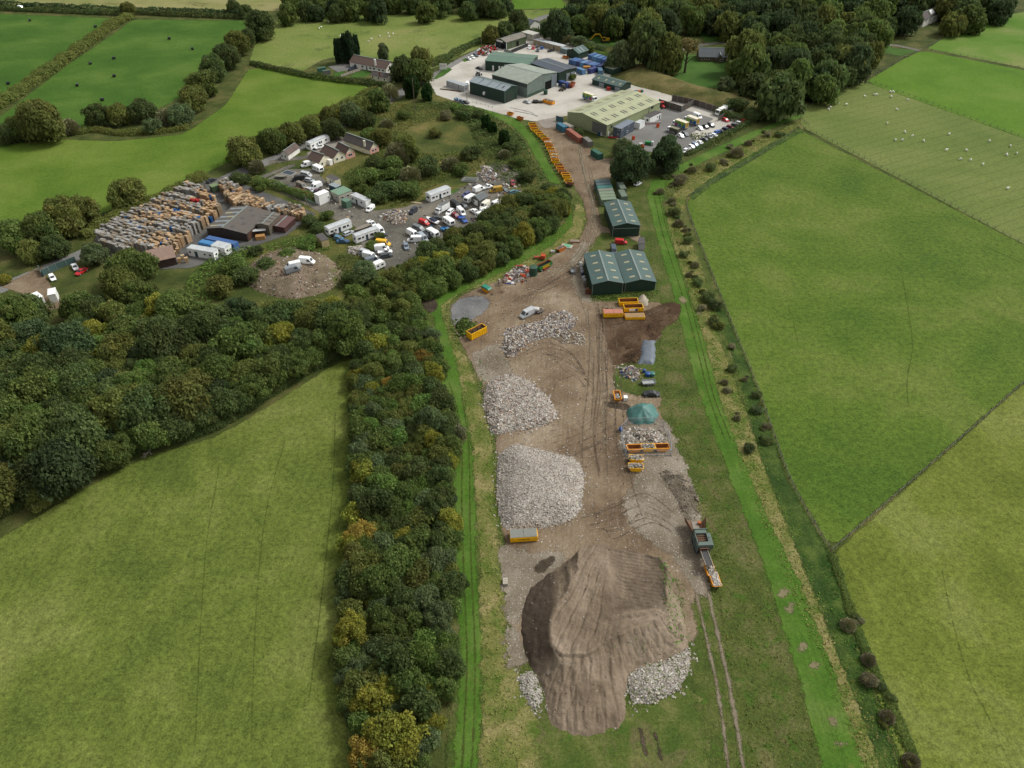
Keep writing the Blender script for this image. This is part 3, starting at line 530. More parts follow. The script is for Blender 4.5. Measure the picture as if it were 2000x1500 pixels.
MOUNDZ = 3.0
heap('gravel_heap', [(1286, 930), (1306, 914), (1342, 930), (1364, 975), (1368, 1008), (1340, 1016), (1318, 975)], 1.6, .5, mPaleGravel, 'long grey gravel bank above the screening machine', 'gravel heap', .5, .3, seed=8, chunks=(700, [G(150, 140, 124), G(166, 156, 140)], .05, .16))
heap('rubble_heap', [(1232, 1312), (1300, 1290), (1348, 1264), (1346, 1312), (1322, 1352), (1272, 1376), (1234, 1368)], 1.5, .55, mRubbleG, 'weedy white stone heap at the lower right foot of the earth heap', 'rubble heap', .5, .2, seed=9, chunks=(2600, CW[:4] + [G(110, 128, 70), G(206, 196, 172)], .06, .22))
heap('rubble_heap', [(1014, 1322), (1040, 1314), (1058, 1340), (1058, 1376), (1042, 1390), (1018, 1350)], .9, .5, mRubbleG, 'small white stone heap at the lower left foot of the earth heap', 'rubble heap', .5, .2, seed=10, chunks=(700, CW[:4] + [G(110, 128, 70)], .06, .2))
mTarpG = paint('green_tarpaulin', G(84, 140, 132), .5, .35, .25, scale=.7, bump=.4)
mTarpB = paint('grey_tarpaulin', G(112, 122, 134), .42, .4, .2, scale=.6, bump=.4)
heap('covered_heap', [(1222, 806), (1228, 795), (1250, 790), (1276, 794), (1284, 810), (1278, 826), (1254, 831), (1232, 826)], 3.0, .62, mTarpG, 'cone shaped heap under a green tarpaulin behind the mesh fence', 'covered heap', .3, .22, seed=11, shape=lambda X, Y, sd, h: (2.9 * np.clip(sd / sd.max(), 0, 1) ** .8 + .3 * np.clip(sd, 0, 1) + .12 * np.sin(np.arctan2(X - X.mean(), Y - Y.mean()) * 9) * np.clip(sd, 0, 1), {}))
heap('covered_heap', [(1254, 664), (1280, 666), (1281, 690), (1277, 712), (1246, 712), (1252, 690)], .9, 1.2, mTarpB, 'flat heap under a blue grey plastic sheet on the dark soil', 'covered heap', .4, .12, seed=12, sm=False)
heap('soil_ridge', [(1262, 640), (1290, 612), (1322, 600), (1322, 616), (1296, 640), (1272, 660)], .8, .4, mDirtRed, 'long dark ridge of tilled soil right of the yellow containers', 'soil ridge', .5, .5, seed=27)
heap('earth_heap', [(1216, 690), (1232, 664), (1254, 662), (1254, 690), (1246, 714), (1222, 722)], 1.5, .6, mDirtRed, 'dark red brown soil bank left of the blue grey sheet', 'earth heap', .5, .3, seed=13)
heap('sand_heap', [(1244, 592), (1246, 582), (1258, 576), (1268, 588), (1262, 598)], 1.3, .8, mSandHeap, 'small pale sand heap behind the open yellow containers', 'sand heap', .4, .15, seed=14)
heap('earth_heap', [(952, 566), (968, 552), (984, 556), (986, 570), (962, 578)], 1.2, .6, mDirtRed, 'small rusty soil heap beside the green covered skip', 'earth heap', .4, .25, seed=15)
for lab, pts, s in [('jumble of white and grey stone inside the mesh fence, left hand one', [(1216, 850), (1226, 845), (1240, 858), (1236, 868), (1222, 866)], 16), ('bright stone heap inside the mesh fence, top middle', [(1236, 848), (1250, 838), (1264, 842), (1262, 852), (1246, 856)], 17), ('dark stone heap inside the mesh fence, right hand one', [(1262, 856), (1276, 842), (1296, 852), (1296, 870), (1272, 872)], 18)]:
    heap('rubble_heap', pts, .9, .6, mDirt if s == 18 else mRubbleG, lab, 'rubble heap', .35, .3, seed=s, chunks=(330, CW + [G(70, 70, 70)], .12, .42))
heap('scrap_heap', [(752, 428), (764, 412), (786, 414), (794, 428), (776, 438)], 1.1, .6, mRubbleM, 'heap of broken timber and rubbish at the scrapyard track junction', 'scrap heap', .5, .5, seed=19, chunks=(700, CM, .15, .6))
heap('scrap_heap', [(936, 342), (950, 326), (966, 334), (970, 350), (948, 356)], 1.0, .6, mRubbleM, 'heap of scrap appliances at the far end of the scrapyard', 'scrap heap', .5, .5, seed=20, chunks=(420, CM, .2, .7))
heap('scrap_heap', [(978, 336), (986, 326), (994, 334), (990, 344)], .9, .6, mRubbleM, 'small scrap heap by the hedge at the far end of the scrapyard', 'scrap heap', .5, .5, seed=21, chunks=(160, CM, .2, .6))
heap('scrap_heap', [(982, 552), (1000, 530), (1020, 520), (1036, 528), (1030, 542), (1006, 552)], 1.0, .7, mRubbleM, 'scrap metal and timber heap beside the green water tank', 'scrap heap', .45, .5, seed=22, chunks=(520, CM + [G(190, 70, 40), G(200, 90, 50), G(120, 90, 60)], .15, .75))
heap('scrap_heap', [(1210, 728), (1222, 716), (1246, 722), (1248, 736), (1226, 740)], .8, .6, mRubbleM, 'small heap of pipes and sacks below the blue grey sheet', 'scrap heap', .4, .5, seed=23, chunks=(260, CM + [G(40, 120, 90), G(40, 90, 160)], .12, .5))
heap('scrap_heap', [(932, 104), (946, 92), (962, 92), (968, 98), (950, 110)], 1.4, .7, mRubbleM, 'heap of red and white plant barriers behind the office block', 'scrap heap', .8, .5, seed=24, chunks=(150, [G(200, 50, 40), G(236, 236, 236), G(120, 110, 90), G(90, 40, 36)], .4, 1.0))
heap('rubbish_heap', [(682, 489), (694, 484), (706, 484), (706, 494), (690, 496)], .6, .6, mRubbleM, 'white junk heap below the second static caravan', 'scrap heap', .45, .4, seed=25, chunks=(150, CW[:4], .2, .7))
heap('brash_heap', [(890, 640), (904, 624), (924, 632), (926, 646), (904, 656)], 1.6, .7, mScrub, 'green heap of cut branches behind the tall yellow container', 'brash heap', .5, .5, seed=26, chunks=(900, [G(80, 104, 40), G(104, 122, 56), G(60, 76, 36)], .15, .5))
# the grassed bank behind the estate
_b = heap('grass_bank', [(1204, 150), (1226, 136), (1256, 124), (1292, 142), (1345, 162), (1400, 178), (1486, 200), (1500, 216), (1450, 222), (1400, 210), (1330, 192), (1262, 172), (1236, 162)], 3.4, .5, mBankGrass, None, None, 1.5, .5, seed=30)
tag(_b.children[0], kind='structure'); _b.children[0].name = 'grass_slope'; _o = _b.children[0]; _o.parent = None; bpy.data.objects.remove(_b)

# ================================================================ GREENERY
mLeaf = leafmat('leaf', .45); mTwig = leafmat('twig', 0.0)
mBark = paint('bark', G(98, 88, 74), .9, .1, .3, scale=1.5)
def leafmesh(name, C, N, size, tint, mat, seed, aspect=.75):
    """C centres, N normals (n,3); irregular leaf clumps as small rhombs"""
    r = np.random.RandomState(seed); n = len(C)
    N = N / (np.linalg.norm(N, axis=1)[:, None] + 1e-9); a = np.cross(N, r.randn(n, 3)); a /= np.linalg.norm(a, axis=1)[:, None] + 1e-9; b = np.cross(N, a)
    s = (size * (.55 + .9 * r.rand(n)))[:, None]; k = [(.6 + .8 * r.rand(n))[:, None] for _ in range(4)]
    vs = np.stack([C + a * s * k[0], C + b * s * aspect * k[1], C - a * s * k[2], C - b * s * aspect * k[3]], 1).reshape(-1, 3)
    me = bpy.data.meshes.new(name); me.vertices.add(4 * n); me.vertices.foreach_set('co', vs.astype(np.float32).ravel())
    me.loops.add(4 * n); me.loops.foreach_set('vertex_index', np.arange(4 * n, dtype=np.int32))
    me.polygons.add(n); me.polygons.foreach_set('loop_start', np.arange(0, 4 * n, 4, dtype=np.int32)); me.polygons.foreach_set('loop_total', np.full(n, 4, np.int32))
    me.update(calc_edges=True); me.materials.append(mat)
    at = me.color_attributes.new('Col', 'FLOAT_COLOR', 'CORNER'); at.data.foreach_set('color', np.repeat(np.concatenate([tint, np.ones((n, 1))], 1), 4, axis=0).astype(np.float32).ravel())
    return me
def unit(r, n): d = r.randn(n, 3); return d / np.linalg.norm(d, axis=1)[:, None]
def crown(name, seed, nl, n, leaf, lr=(.24, .42), shape='dome', mat=None, warm=.05):
    """crown of radius 1 and height 1: nl leafy lobes over a dome, each lobe with its own tint"""
    r = np.random.RandomState(seed); Cs = []; Ns = []; Ts = []
    d = unit(r, nl * 3)
    if shape == 'dome': d = d[d[:, 2] > -.7][:nl]
    else: d = d[:nl]
    rr = .62 + .16 * r.rand(len(d)) + (r.rand(len(d)) < .15) * .12
    if shape == 'cone':
        z = r.rand(len(d)) ** 1.1; ang = r.rand(len(d)) * 6.283; rad_ = (1 - z) ** .75 * .72 * (.8 + .3 * r.rand(len(d)))
        ctr = np.stack([rad_ * np.cos(ang), rad_ * np.sin(ang), z * .92 + .03], 1); lrad = (.16 + .14 * (1 - z))
    elif shape == 'column':
        z = r.rand(len(d)); ang = r.rand(len(d)) * 6.283; rad_ = .66 * np.sqrt(np.clip(1 - (z - .42) ** 2 * 2.2, .06, 1)) * (.85 + .25 * r.rand(len(d)))
        ctr = np.stack([rad_ * np.cos(ang), rad_ * np.sin(ang), z * .88 + .06], 1); lrad = np.full(len(d), .26)
    else:
        sq = 1 + .22 * np.sin(np.arctan2(d[:, 1], d[:, 0]) * 2 + r.rand() * 6) + .12 * np.sin(np.arctan2(d[:, 1], d[:, 0]) * 3 + r.rand() * 6)
        ctr = d * rr[:, None]; ctr[:, :2] *= sq[:, None]; lrad = lr[0] + (lr[1] - lr[0]) * r.rand(len(d))
        ctr[:, 2] = .46 + ctr[:, 2] * .58
    per = n // len(ctr)
    for c, l in zip(ctr, lrad):
        e = unit(r, per); e[:, 2] = np.where(e[:, 2] < -.35, -e[:, 2], e[:, 2])
        q = c + e * l * (.64 + .54 * r.rand(per) ** .8)[:, None] * np.array([1, 1, .62])
        t = (.78 + .42 * r.rand()) * (.72 + .56 * r.rand(per)); w = 1 + warm * r.randn()
        Cs.append(q); Ns.append(e + .75 * r.randn(per, 3) + [0, 0, .45]); Ts.append(np.stack([t * w, t, t * (.9 + .2 * r.rand())], 1))
    # a filling of inner leaves so that the crown is not hollow
    m = n // 7; e = unit(r, m); q = e * (.55 * r.rand(m) ** .4)[:, None]; q[:, 2] = .45 + q[:, 2] * .55
    if shape in ('cone',): q[:, :2] *= np.clip(1.1 - q[:, 2:3], .1, 1)
    Cs.append(q); Ns.append(e + r.randn(m, 3) * .5); Ts.append(np.full((m, 3), .85))
    C = np.concatenate(Cs); C[:, 2] = np.clip(C[:, 2], .0, 1.08)
    return leafmesh(name, C, np.concatenate(Ns), leaf, np.concatenate(Ts), mat or mLeaf, seed + 1)
def twigs(name, seed, n):
    """bare or thinly leaved crown: fine sprays of twigs from a few stems"""
    r = np.random.RandomState(seed); d = unit(r, n); d[:, 2] = np.abs(d[:, 2]) * .9 + .15; d /= np.linalg.norm(d, axis=1)[:, None]
    q = d * (.35 + .65 * r.rand(n) ** .6)[:, None]; q[:, 2] *= .95
    t = .7 + .6 * r.rand(n)
    side = np.cross(d, r.randn(n, 3)); side /= np.linalg.norm(side, axis=1)[:, None]
    return leafmesh(name, q, side, .085, np.stack([t, t, t], 1), mTwig, seed, .35)
CR = {'broad': [crown('crown', 10 + i, 54 + 10 * i, 11000, .05) for i in range(5)],
      'puff': [crown('crown', 30 + i, 90, 11500, .044, (.17, .29)) for i in range(4)],
      'shrub': [crown('crown', 50 + i, 26, 4200, .066, (.28, .5)) for i in range(4)],
      'bare': [twigs('crown', 60 + i, 2600) for i in range(2)],
      'cone': [crown('crown', 70, 60, 4200, .075, shape='cone')],
      'column': [crown('crown', 75, 70, 5200, .07, shape='column')],
      'far': [crown('crown', 80 + i, 40, 3600, .088, (.26, .42)) for i in range(4)]}
def trunkmesh():
    b = MB(); r = random.Random(3)
    b.tube((0, 0, 0), (0, 0, .55), .05, .034, 7); b.tube((0, 0, .55), (.03, .02, .95), .034, .012, 6)
    for k in range(7):
        a = k * 2.4; z = .3 + .07 * k; b.tube((0, 0, z), (math.cos(a) * .24, math.sin(a) * .24, z + .2), .02, .006, 5, cap=False)
    o = b.build('trunk', mBark); me = o.data; bpy.data.objects.remove(o); return me
TRUNK = trunkmesh(); RT = random.Random(11)
def L(r, g, b): return G(r, g, b, 1.0)
DK, MD, OL, YG, AU, FR, GB, DG, BL = L(84, 98, 56), L(96, 112, 58), L(106, 112, 58), L(134, 136, 58), L(146, 126, 62), L(102, 126, 62), L(124, 124, 90), L(72, 88, 56), L(98, 112, 74)
CNAME = {DK: 'dark green', MD: 'mid green', OL: 'olive green', YG: 'yellow green', AU: 'orange tinged', FR: 'fresh green', GB: 'grey brown', DG: 'very dark green', BL: 'blue green'}
def tree_at(x, y, r, h, kind, col, label, cat='tree', group=None, name='broadleaf_tree', z0=None, zb=0.0):
    if z0 is None: z0 = (.1 * h if name == 'woodland_tree' else -.06 * h) if kind in ('broad', 'puff', 'far') else 0.0
    t = thing(name, label, cat, (x, y, zb), RT.uniform(0, 6.28), group)
    me = RT.choice(CR[kind]); c = link(bpy.data.objects.new('crown', me)); c.parent = t; c.location = (0, 0, z0); c.scale = (r, r, h - z0)
    k = RT.uniform(.9, 1.12); c.color = (col[0] * k, col[1] * k, col[2] * k, 1)
    tr = link(bpy.data.objects.new('trunk', TRUNK)); tr.parent = t; tr.scale = (max(h * .8, r * .9), max(h * .8, r * .9), h * .9)
    return t
def tree(u, v, rp, kind='broad', col=MD, label='tree', hf=1.6, cat='tree', group=None, name='broadleaf_tree', zc=.55):
    """u, v: centre of the crown as seen; rp: its half width in photo pixels"""
    r = rp * mpp(u, v, 4); h = r * hf; p = P(u, v, h * zc)
    return tree_at(p.x, p.y, r * .93, h, kind, col, label, cat, group, name)
def wood(pts, rr, pal, name, desc, group, kinds=('broad', 'puff'), hf=(1.5, 2.0), pack=.54, seed=1, limit=400, where=None, cat='tree', zc=6.0, exclude=()):
    r_ = random.Random(seed); w = world(pts, zc); lo, hi = w.min(0), w.max(0); ex = [(P(u, v, zc), k * mpp(u, v)) for u, v, k in exclude]; put = []
    for q in range(9000):
        if len(put) >= limit: break
        x, y = r_.uniform(lo[0], hi[0]), r_.uniform(lo[1], hi[1]); r = r_.uniform(*rr) * (1 if q < 2500 else .82)
        if sdist(np.array([x]), np.array([y]), w)[0] < r * .35: continue
        if any(math.hypot(x - e.x, y - e.y) < k + r * .6 for e, k in ex): continue
        if any((x - a) ** 2 + (y - b) ** 2 < (pack * (r + c)) ** 2 for a, b, c in put): continue
        put.append((x, y, r))
    for x, y, r in put:
        c = r_.choices([k for k, _ in pal], [k for _, k in pal])[0]; h = r * r_.uniform(*hf)
        wh = (' ' + where(x, y)) if where else ''
        tree_at(x, y, r, h, r_.choice(kinds), c, f'{CNAME[c]} {desc}{wh}', cat, group, name)
    return put
def ppx(x, y, z=6.0):                                # place -> photo pixel
    q = V(x, y, z - CAMZ); d = q.y * _c - q.z * _s; return 1000 + FPX * q.x / d, 750 - FPX * (q.y * _s + q.z * _c) / d
def hedge(pts, wd, h, col, label, name='hedge', cat='hedge', seed=1, lump=.35, cover=2.6, group=None, sm=True, kind=None, wavy=.3):
    w = world(smooth_line(pts) if sm else pts); seg = np.diff(w, axis=0); ln = np.hypot(seg[:, 0], seg[:, 1]); tot = ln.sum(); cum = np.concatenate([[0], np.cumsum(ln)])
    mid = w[len(w) // 2]; leaf = max(.16, .0011 * math.hypot(mid[0], mid[1], CAMZ)) * 1.0
    n = int(min(60000, tot * (wd * .6 + h * 2.2) * cover / (leaf * leaf * 1.1))); r = np.random.RandomState(seed)
    s = r.rand(n) * tot; i = np.clip(np.searchsorted(cum, s) - 1, 0, len(seg) - 1); f = ((s - cum[i]) / (ln[i] + 1e-9))[:, None]
    c = w[i] + seg[i] * f; tn = seg[i] / (ln[i][:, None] + 1e-9); nr = np.stack([-tn[:, 1], tn[:, 0]], 1)
    th = r.rand(n) * math.pi; lum = 1 + lump * vnoise(c[:, 0], c[:, 1], 5, seed) + lump * .6 * vnoise(c[:, 0], c[:, 1], 2, seed + 9, 2); k = (.72 + .34 * r.rand(n)) * lum
    off = np.cos(th) * wd / 2 * k + vnoise(c[:, 0], c[:, 1], 9, seed + 4) * wd * wavy * .5; z = np.maximum(.05, np.sin(th) ** .7 * h * k)
    C = np.concatenate([c + nr * off[:, None], z[:, None]], 1); N = np.concatenate([nr * np.cos(th)[:, None], (np.sin(th) + .3)[:, None]], 1) + r.randn(n, 3) * .6
    t = (1 + .25 * vnoise(c[:, 0], c[:, 1], 3, seed + 7)) * (.75 + .5 * r.rand(n)); wm = 1 + .18 * vnoise(c[:, 0], c[:, 1], 7, seed + 11)
    me = leafmesh(name, C, N, leaf * .62, np.stack([t * wm, t, t * .95], 1), mLeaf, seed)
    o = link(bpy.data.objects.new(name, me)); o.color = col
    return tag(o, label if not kind else None, cat if not kind else None, group, kind)
def cover(name, pts, h, col, leaf, dens, seed=1, sm=True, on=None, z0=0.0):
    """low tangled growth nobody could count, as one object"""
    w = world(smooth_poly(pts) if sm else pts, z0); lo, hi = w.min(0), w.max(0); r = np.random.RandomState(seed); n = int((hi[0] - lo[0]) * (hi[1] - lo[1]) * dens)
    X = lo[0] + r.rand(n) * (hi[0] - lo[0]); Y = lo[1] + r.rand(n) * (hi[1] - lo[1]); sd = sdist(X, Y, w); hh = h * (.35 + .65 * np.clip(vnoise(X, Y, 6, seed) * 1.4 + .5, 0, 1.2)); k = (sd > 0) & (hh > .3 * h)
    X, Y, sd, hh = X[k], Y[k], sd[k], hh[k]; n = len(X); z = hh * np.clip(sd / 1.5, .25, 1) * (.6 + .4 * r.rand(n))
    if on: z = z + np.array([hh_at(on, a, b) for a, b in zip(X, Y)])
    t = (1 + .3 * vnoise(X, Y, 4, seed + 7)) * (.7 + .6 * r.rand(n)); wm = 1 + .2 * vnoise(X, Y, 9, seed + 3)
    o = link(bpy.data.objects.new(name, leafmesh(name, np.stack([X, Y, z], 1), r.randn(n, 3) * .7 + [0, 0, 1], leaf, np.stack([t * wm, t, t * .9], 1), mLeaf, seed))); o.color = col
    return tag(o, kind='stuff')

# --- the wood on the left
def w_left(x, y):
    u, v = ppx(x, y)
    if v > 840: return 'at the near field edge, left side'
    if v < 640: return 'beside the lane and mud patch' if u < 240 else ('below the pallet yard' if u < 470 else 'below the spoil mound')
    return ('at the left picture edge' if u < 110 else 'in the left half of the wood' if u < 330 else 'in the right half of the wood')
PALW = [(DK, 4), (MD, 5), (OL, 3), (YG, .7), (AU, .12), (DG, 1.5), (FR, 1)]
wood([(-60, 590), (60, 590), (110, 628), (205, 600), (262, 560), (340, 590), (430, 600), (480, 585), (560, 600), (660, 590), (708, 560), (720, 610), (700, 650), (620, 690), (540, 730), (440, 800), (330, 830), (250, 870), (140, 930), (40, 970), (-60, 1010)],
     (3.6, 6.8), PALW, 'woodland_tree', 'tree', 'trees of the left hand wood', hf=(1.6, 2.1), seed=4, where=w_left, exclude=[(118, 640, 14)])
tree(150, 598, 30, 'broad', MD, 'mid green tree beside the white car by the mud patch', 1.7); tree(45, 608, 42, 'broad', DK, 'dark tree below the mud patch at the left edge', 1.5); tree(185, 612, 34, 'broad', DK, 'dark spreading tree below the red car', 1.6)
tree(255, 520, 40, 'broad', MD, 'mid green tree left of the pale roofed shed', 1.5); tree(182, 494, 30, 'puff', BL, 'blue green bush by the end of the pallet stacks', 1.3); tree(232, 548, 36, 'broad', OL, 'olive tree in front of the pale roofed shed', 1.5)
# --- the tree belt down the middle
def w_belt(x, y):
    u, v = ppx(x, y, 4)
    return ('at the far end' if v < 700 else 'in its middle' if v < 1050 else 'at the near end') + (' by the left field' if u < 745 else ' by the mown path' if u > 830 else ' in its centre')
PALB = [(DK, 3), (MD, 5), (OL, 2.5), (YG, 1.1), (AU, .25), (FR, 1.6), (BL, 2.4)]
wood([(700, 640), (735, 600), (775, 575), (812, 590), (846, 650), (864, 720), (880, 800), (892, 850), (880, 930), (888, 1000), (890, 1100), (892, 1240), (884, 1330), (846, 1420), (822, 1520), (700, 1520), (680, 1430), (664, 1340), (650, 1240), (660, 1140), (676, 1060), (690, 960), (690, 830), (684, 740)],
     (1.9, 3.7), PALB, 'belt_tree', 'small tree in the tree belt', 'trees of the belt beside the mown path', kinds=('broad', 'puff', 'shrub'), hf=(1.4, 2.1), pack=.5, seed=6, where=w_belt, zc=3.5)
tree(846, 862, 26, 'puff', YG, 'bright yellow green tree standing out by the mown path', 1.6); tree(890, 848, 22, 'shrub', GB, 'brownish round bush bulging over the mown path', 1.5); tree(815, 945, 27, 'broad', FR, 'fresh green tree in the middle of the belt beside brown scrub', 1.7)
tree(705, 1045, 34, 'puff', AU, 'golden edged round tree on the left side of the belt', 1.6); tree(770, 1440, 60, 'puff', YG, 'large yellow tree at the bottom of the belt', 1.5); tree(720, 1470, 44, 'puff', AU, 'amber tree at the bottom of the belt by the field', 1.5)
tree(790, 1062, 22, 'bare', GB, 'leafless grey tree with pale twigs in the belt', 1.6, name='bare_tree'); tree(785, 1322, 16, 'puff', YG, 'small yellow tree ringed by dark shrubs in the belt', 1.6); tree(715, 610, 30, 'broad', MD, 'mid green tree at the inner corner of the wood', 1.7)
tree(876, 975, 17, 'shrub', DG, 'dark holly bush alone beside the mown path', 1.3, name='shrub', cat='bush')
# --- the thick hedge of trees between scrapyard and bank
wood([(735, 555), (790, 515), (850, 470), (920, 440), (970, 405), (1010, 378), (1070, 362), (1104, 372), (1112, 398), (1096, 424), (1040, 462), (970, 505), (890, 540), (820, 572), (760, 590)],
     (3.0, 5.0), [(DK, 4), (MD, 3), (OL, 4), (YG, 1)], 'hedgerow_tree', 'tree in the thick row between scrapyard and mown path', 'trees between the scrapyard and the mown path', hf=(1.4, 1.8), pack=.56, seed=8, zc=4, where=lambda x, y: 'near its left end' if ppx(x, y)[0] < 860 else 'near its right end' if ppx(x, y)[0] > 1000 else 'in its middle')
tree(712, 528, 30, 'puff', BL, 'dark green bush mass left of the pale caravan', 1.1, name='shrub', cat='bush'); tree(690, 545, 24, 'puff', DK, 'dark bush at the right foot of the spoil mound', 1.1, name='shrub', cat='bush')
# --- hedgerow with trees across the upper left
for u, v, r, c, lab in [(80, 236, 44, OL, 'big spreading hedgerow tree nearest the left edge, beside the F shaped gap'), (35, 250, 26, MD, 'smaller tree at the left edge next to the big hedgerow tree'), (8, 262, 22, DK, 'dark tree cut by the left picture edge'), (135, 244, 20, GB, 'grey brown bush between two hedgerow trees'), (188, 224, 26, DK, 'dark tree at the left end of the clump below the bales'), (232, 222, 24, OL, 'olive tree second in the clump below the bales'), (278, 214, 26, DK, 'dark tree in the middle of the clump below the bales'), (296, 244, 18, BL, 'grey green bush in front of the clump'), (322, 226, 22, GB, 'leafless purple grey bush in the hedgerow bend'), (352, 222, 26, BL, 'blue green tree at the hedgerow bend'), (375, 190, 30, OL, 'olive tree above the hedgerow bend'), (392, 165, 28, MD, 'mid green tree climbing the hedgerow, third from the bend'), (415, 130, 30, DK, 'dark tree in the middle of the climbing hedgerow'), (440, 108, 28, DK, 'dark tree in the upper part of the climbing hedgerow'), (462, 82, 26, OL, 'olive autumn tree near the top of the climbing hedgerow'), (482, 72, 20, DK, 'dark tree by the corner of the sheep field'), (508, 48, 30, DK, 'large dark tree at the top of the climbing hedgerow'), (480, 22, 14, DK, 'dark tree beyond the road at the top'), (455, 12, 14, DK, 'round tree alone in the tan field at the top'), (250, 16, 14, OL, 'roundish tree at the road junction top left'), (120, 420, 46, OL, 'large olive tree at the lane beside the lime field'), (78, 450, 38, MD, 'mid green tree at the lane, left of the large olive one'), (152, 408, 36, OL, 'olive brown tree behind the lane'), (30, 462, 34, MD, 'tree at the left edge above the lane'), (250, 378, 33, OL, 'round tree standing alone at the lane by the pallet yard'), (8, 545, 12, YG, 'yellowish bush by the mud patch at the left edge'), (476, 298, 32, OL, 'olive tree at the lane above the scrapyard drive'), (500, 322, 18, GB, 'grey bush at the scrapyard drive'), (105, 480, 30, DK, 'dark tree beside the lane above the mud patch'), (60, 490, 26, OL, 'olive tree beside the lane near the left edge')]:
    tree(u, v, r, 'bare' if c == GB else RT.choice(['broad', 'puff']), c, lab, 1.5, name='hedgerow_tree' if c != GB else 'bare_bush', group=None)
# --- far wood, top
PALF = [(DK, 5), (MD, 4), (DG, 3), (OL, .7)]
def w_far(x, y):
    u, v = ppx(x, y, 8); return 'behind the excavator' if u < 1260 else 'behind the stone house' if u < 1440 else 'right of the stone house' if u < 1600 else 'near the white house'
wood([(1075, 40), (1100, 0), (1160, -40), (1300, -60), (1600, -60), (1900, -50), (1985, -10), (1975, 24), (1900, 30), (1800, 40), (1760, 70), (1700, 85), (1700, 130), (1660, 160), (1600, 180), (1540, 178), (1500, 150), (1440, 120), (1440, 60), (1340, 46), (1290, 70), (1240, 64), (1180, 52), (1120, 48)],
     (6.5, 9.0), PALF, 'forest_tree', 'tree in the far wood', 'trees of the far wood', kinds=('far',), hf=(1.7, 2.2), pack=.82, seed=9, zc=8, where=w_far, exclude=[(1392, 104, 58), (1812, 30, 60), (1806, 70, 70), (1840, 40, 40), (1760, 92, 30), (1400, 70, 30), (1760, 30, 16)])
wood([(540, 30), (560, -20), (700, -30), (1000, -30), (998, 12), (900, 20), (760, 22), (640, 28)], (5, 7.5), PALF, 'forest_tree', 'tree in the wood edge above the sheep field', 'trees above the pale sheep field', kinds=('far',), hf=(1.7, 2.1), pack=.56, seed=10, zc=8, limit=60)
for u, v, r, c, lab, hf in [(1270, 90, 36, DK, 'dark tree in front of the far wood behind the blue containers', 2.0), (1215, 108, 26, BL, 'grey green round tree behind the blue containers', 1.7), (1305, 105, 26, OL, 'tall olive tree left of the stone house lawn', 2.4), (1262, 66, 28, MD, 'mid green tree right of the excavator', 2.0), (1198, 46, 24, DG, 'very dark tree just behind the excavator', 1.8), (1090, 52, 28, DG, 'very dark tree left of the excavator lawn', 1.7), (1456, 104, 34, OL, 'large olive tree right of the stone house', 2.0), (1470, 130, 36, MD, 'mid green tree in front of the stone house, right side', 1.8), (1418, 165, 18, BL, 'small grey green tree at the end of the lawn', 1.4), (1525, 190, 46, DK, 'big dark tree at the corner of the sheep field', 1.5), (1590, 160, 32, DG, 'very dark round tree beside the sheep field', 1.6), (1650, 125, 34, OL, 'olive tree at the top of the sheep field', 1.7), (1700, 105, 26, OL, 'olive tree by the corner of the bright field', 1.6), (1862, 48, 24, OL, 'olive round tree in front of the white house', 1.5), (1892, 38, 28, MD, 'mid green tree right of the white house', 1.5), (1480, 170, 30, DK, 'dark tree at the end of the grass bank', 1.5), (1232, 318, 40, DG, 'big dark round tree beside the green containers', 1.7), (1303, 300, 36, DG, 'big dark tree by the car park corner', 1.7), (1218, 290, 22, BL, 'grey green tree behind the big dark round one', 1.7), (1010, 42, 22, DK, 'dark tree behind the top workshop', 1.6), (958, 68, 18, OL, 'olive tree left of the top workshop', 1.6), (985, 60, 18, DK, 'dark tree behind the top workshop roof', 1.6), (820, 118, 26, OL, 'olive tree beside the lane below the sheep field', 1.6), (786, 132, 24, DK, 'dark tree right of the long white bungalow', 1.6), (815, 142, 28, MD, 'mid green tree between bungalow and lane', 1.4), (748, 102, 11, BL, 'slim grey green tree behind the long bungalow', 2.6), (685, 222, 22, BL, 'large blue green tree behind the pink bungalow', 1.8), (700, 205, 26, OL, 'olive bush beside the lane bend', 1.4), (735, 196, 26, MD, 'mid green bush mass below the two clipped cypresses', 1.4), (760, 176, 20, GB, 'bare brown bush beside the cypresses', 1.6), (650, 252, 22, DK, 'dark tree beside the white static caravan', 1.6), (640, 225, 20, OL, 'olive tree left of the big blue green one', 1.6), (663, 222, 10, YG, 'small bright yellow green tree', 1.8), (610, 248, 24, OL, 'olive tree behind the white static caravan', 1.6), (565, 262, 26, OL, 'olive tree behind the small outbuilding', 1.5), (530, 275, 26, MD, 'mid green tree left of the small outbuilding', 1.5), (745, 268, 20, OL, 'olive tree right of the pink bungalow', 1.5), (775, 295, 28, GB, 'grey brown bare tree in the scrub', 1.6), (795, 288, 26, OL, 'olive brown tree in the middle of the scrub', 1.7), (712, 232, 20, DK, 'dark tree behind the right hand gable', 1.5)]:
    tree(u, v, r, 'bare' if c == GB else ('far' if v < 200 else RT.choice(['broad', 'puff'])), c, lab, hf, name='bare_tree' if c == GB else 'broadleaf_tree')
for u, v, r, lab in [(803, 168, 19, 'larger of two clipped dark cypress domes beside the lane'), (834, 180, 14, 'smaller of two clipped dark cypress domes beside the lane'), (948, 238, 13, 'upper dark cypress at the edge of the scrub'), (962, 250, 11, 'middle dark cypress at the edge of the scrub'), (984, 268, 14, 'lower dark cypress at the edge of the scrub')]:
    tree(u, v, r, 'column', L(42, 66, 28), lab, 2.0, cat='conifer', name='cypress')
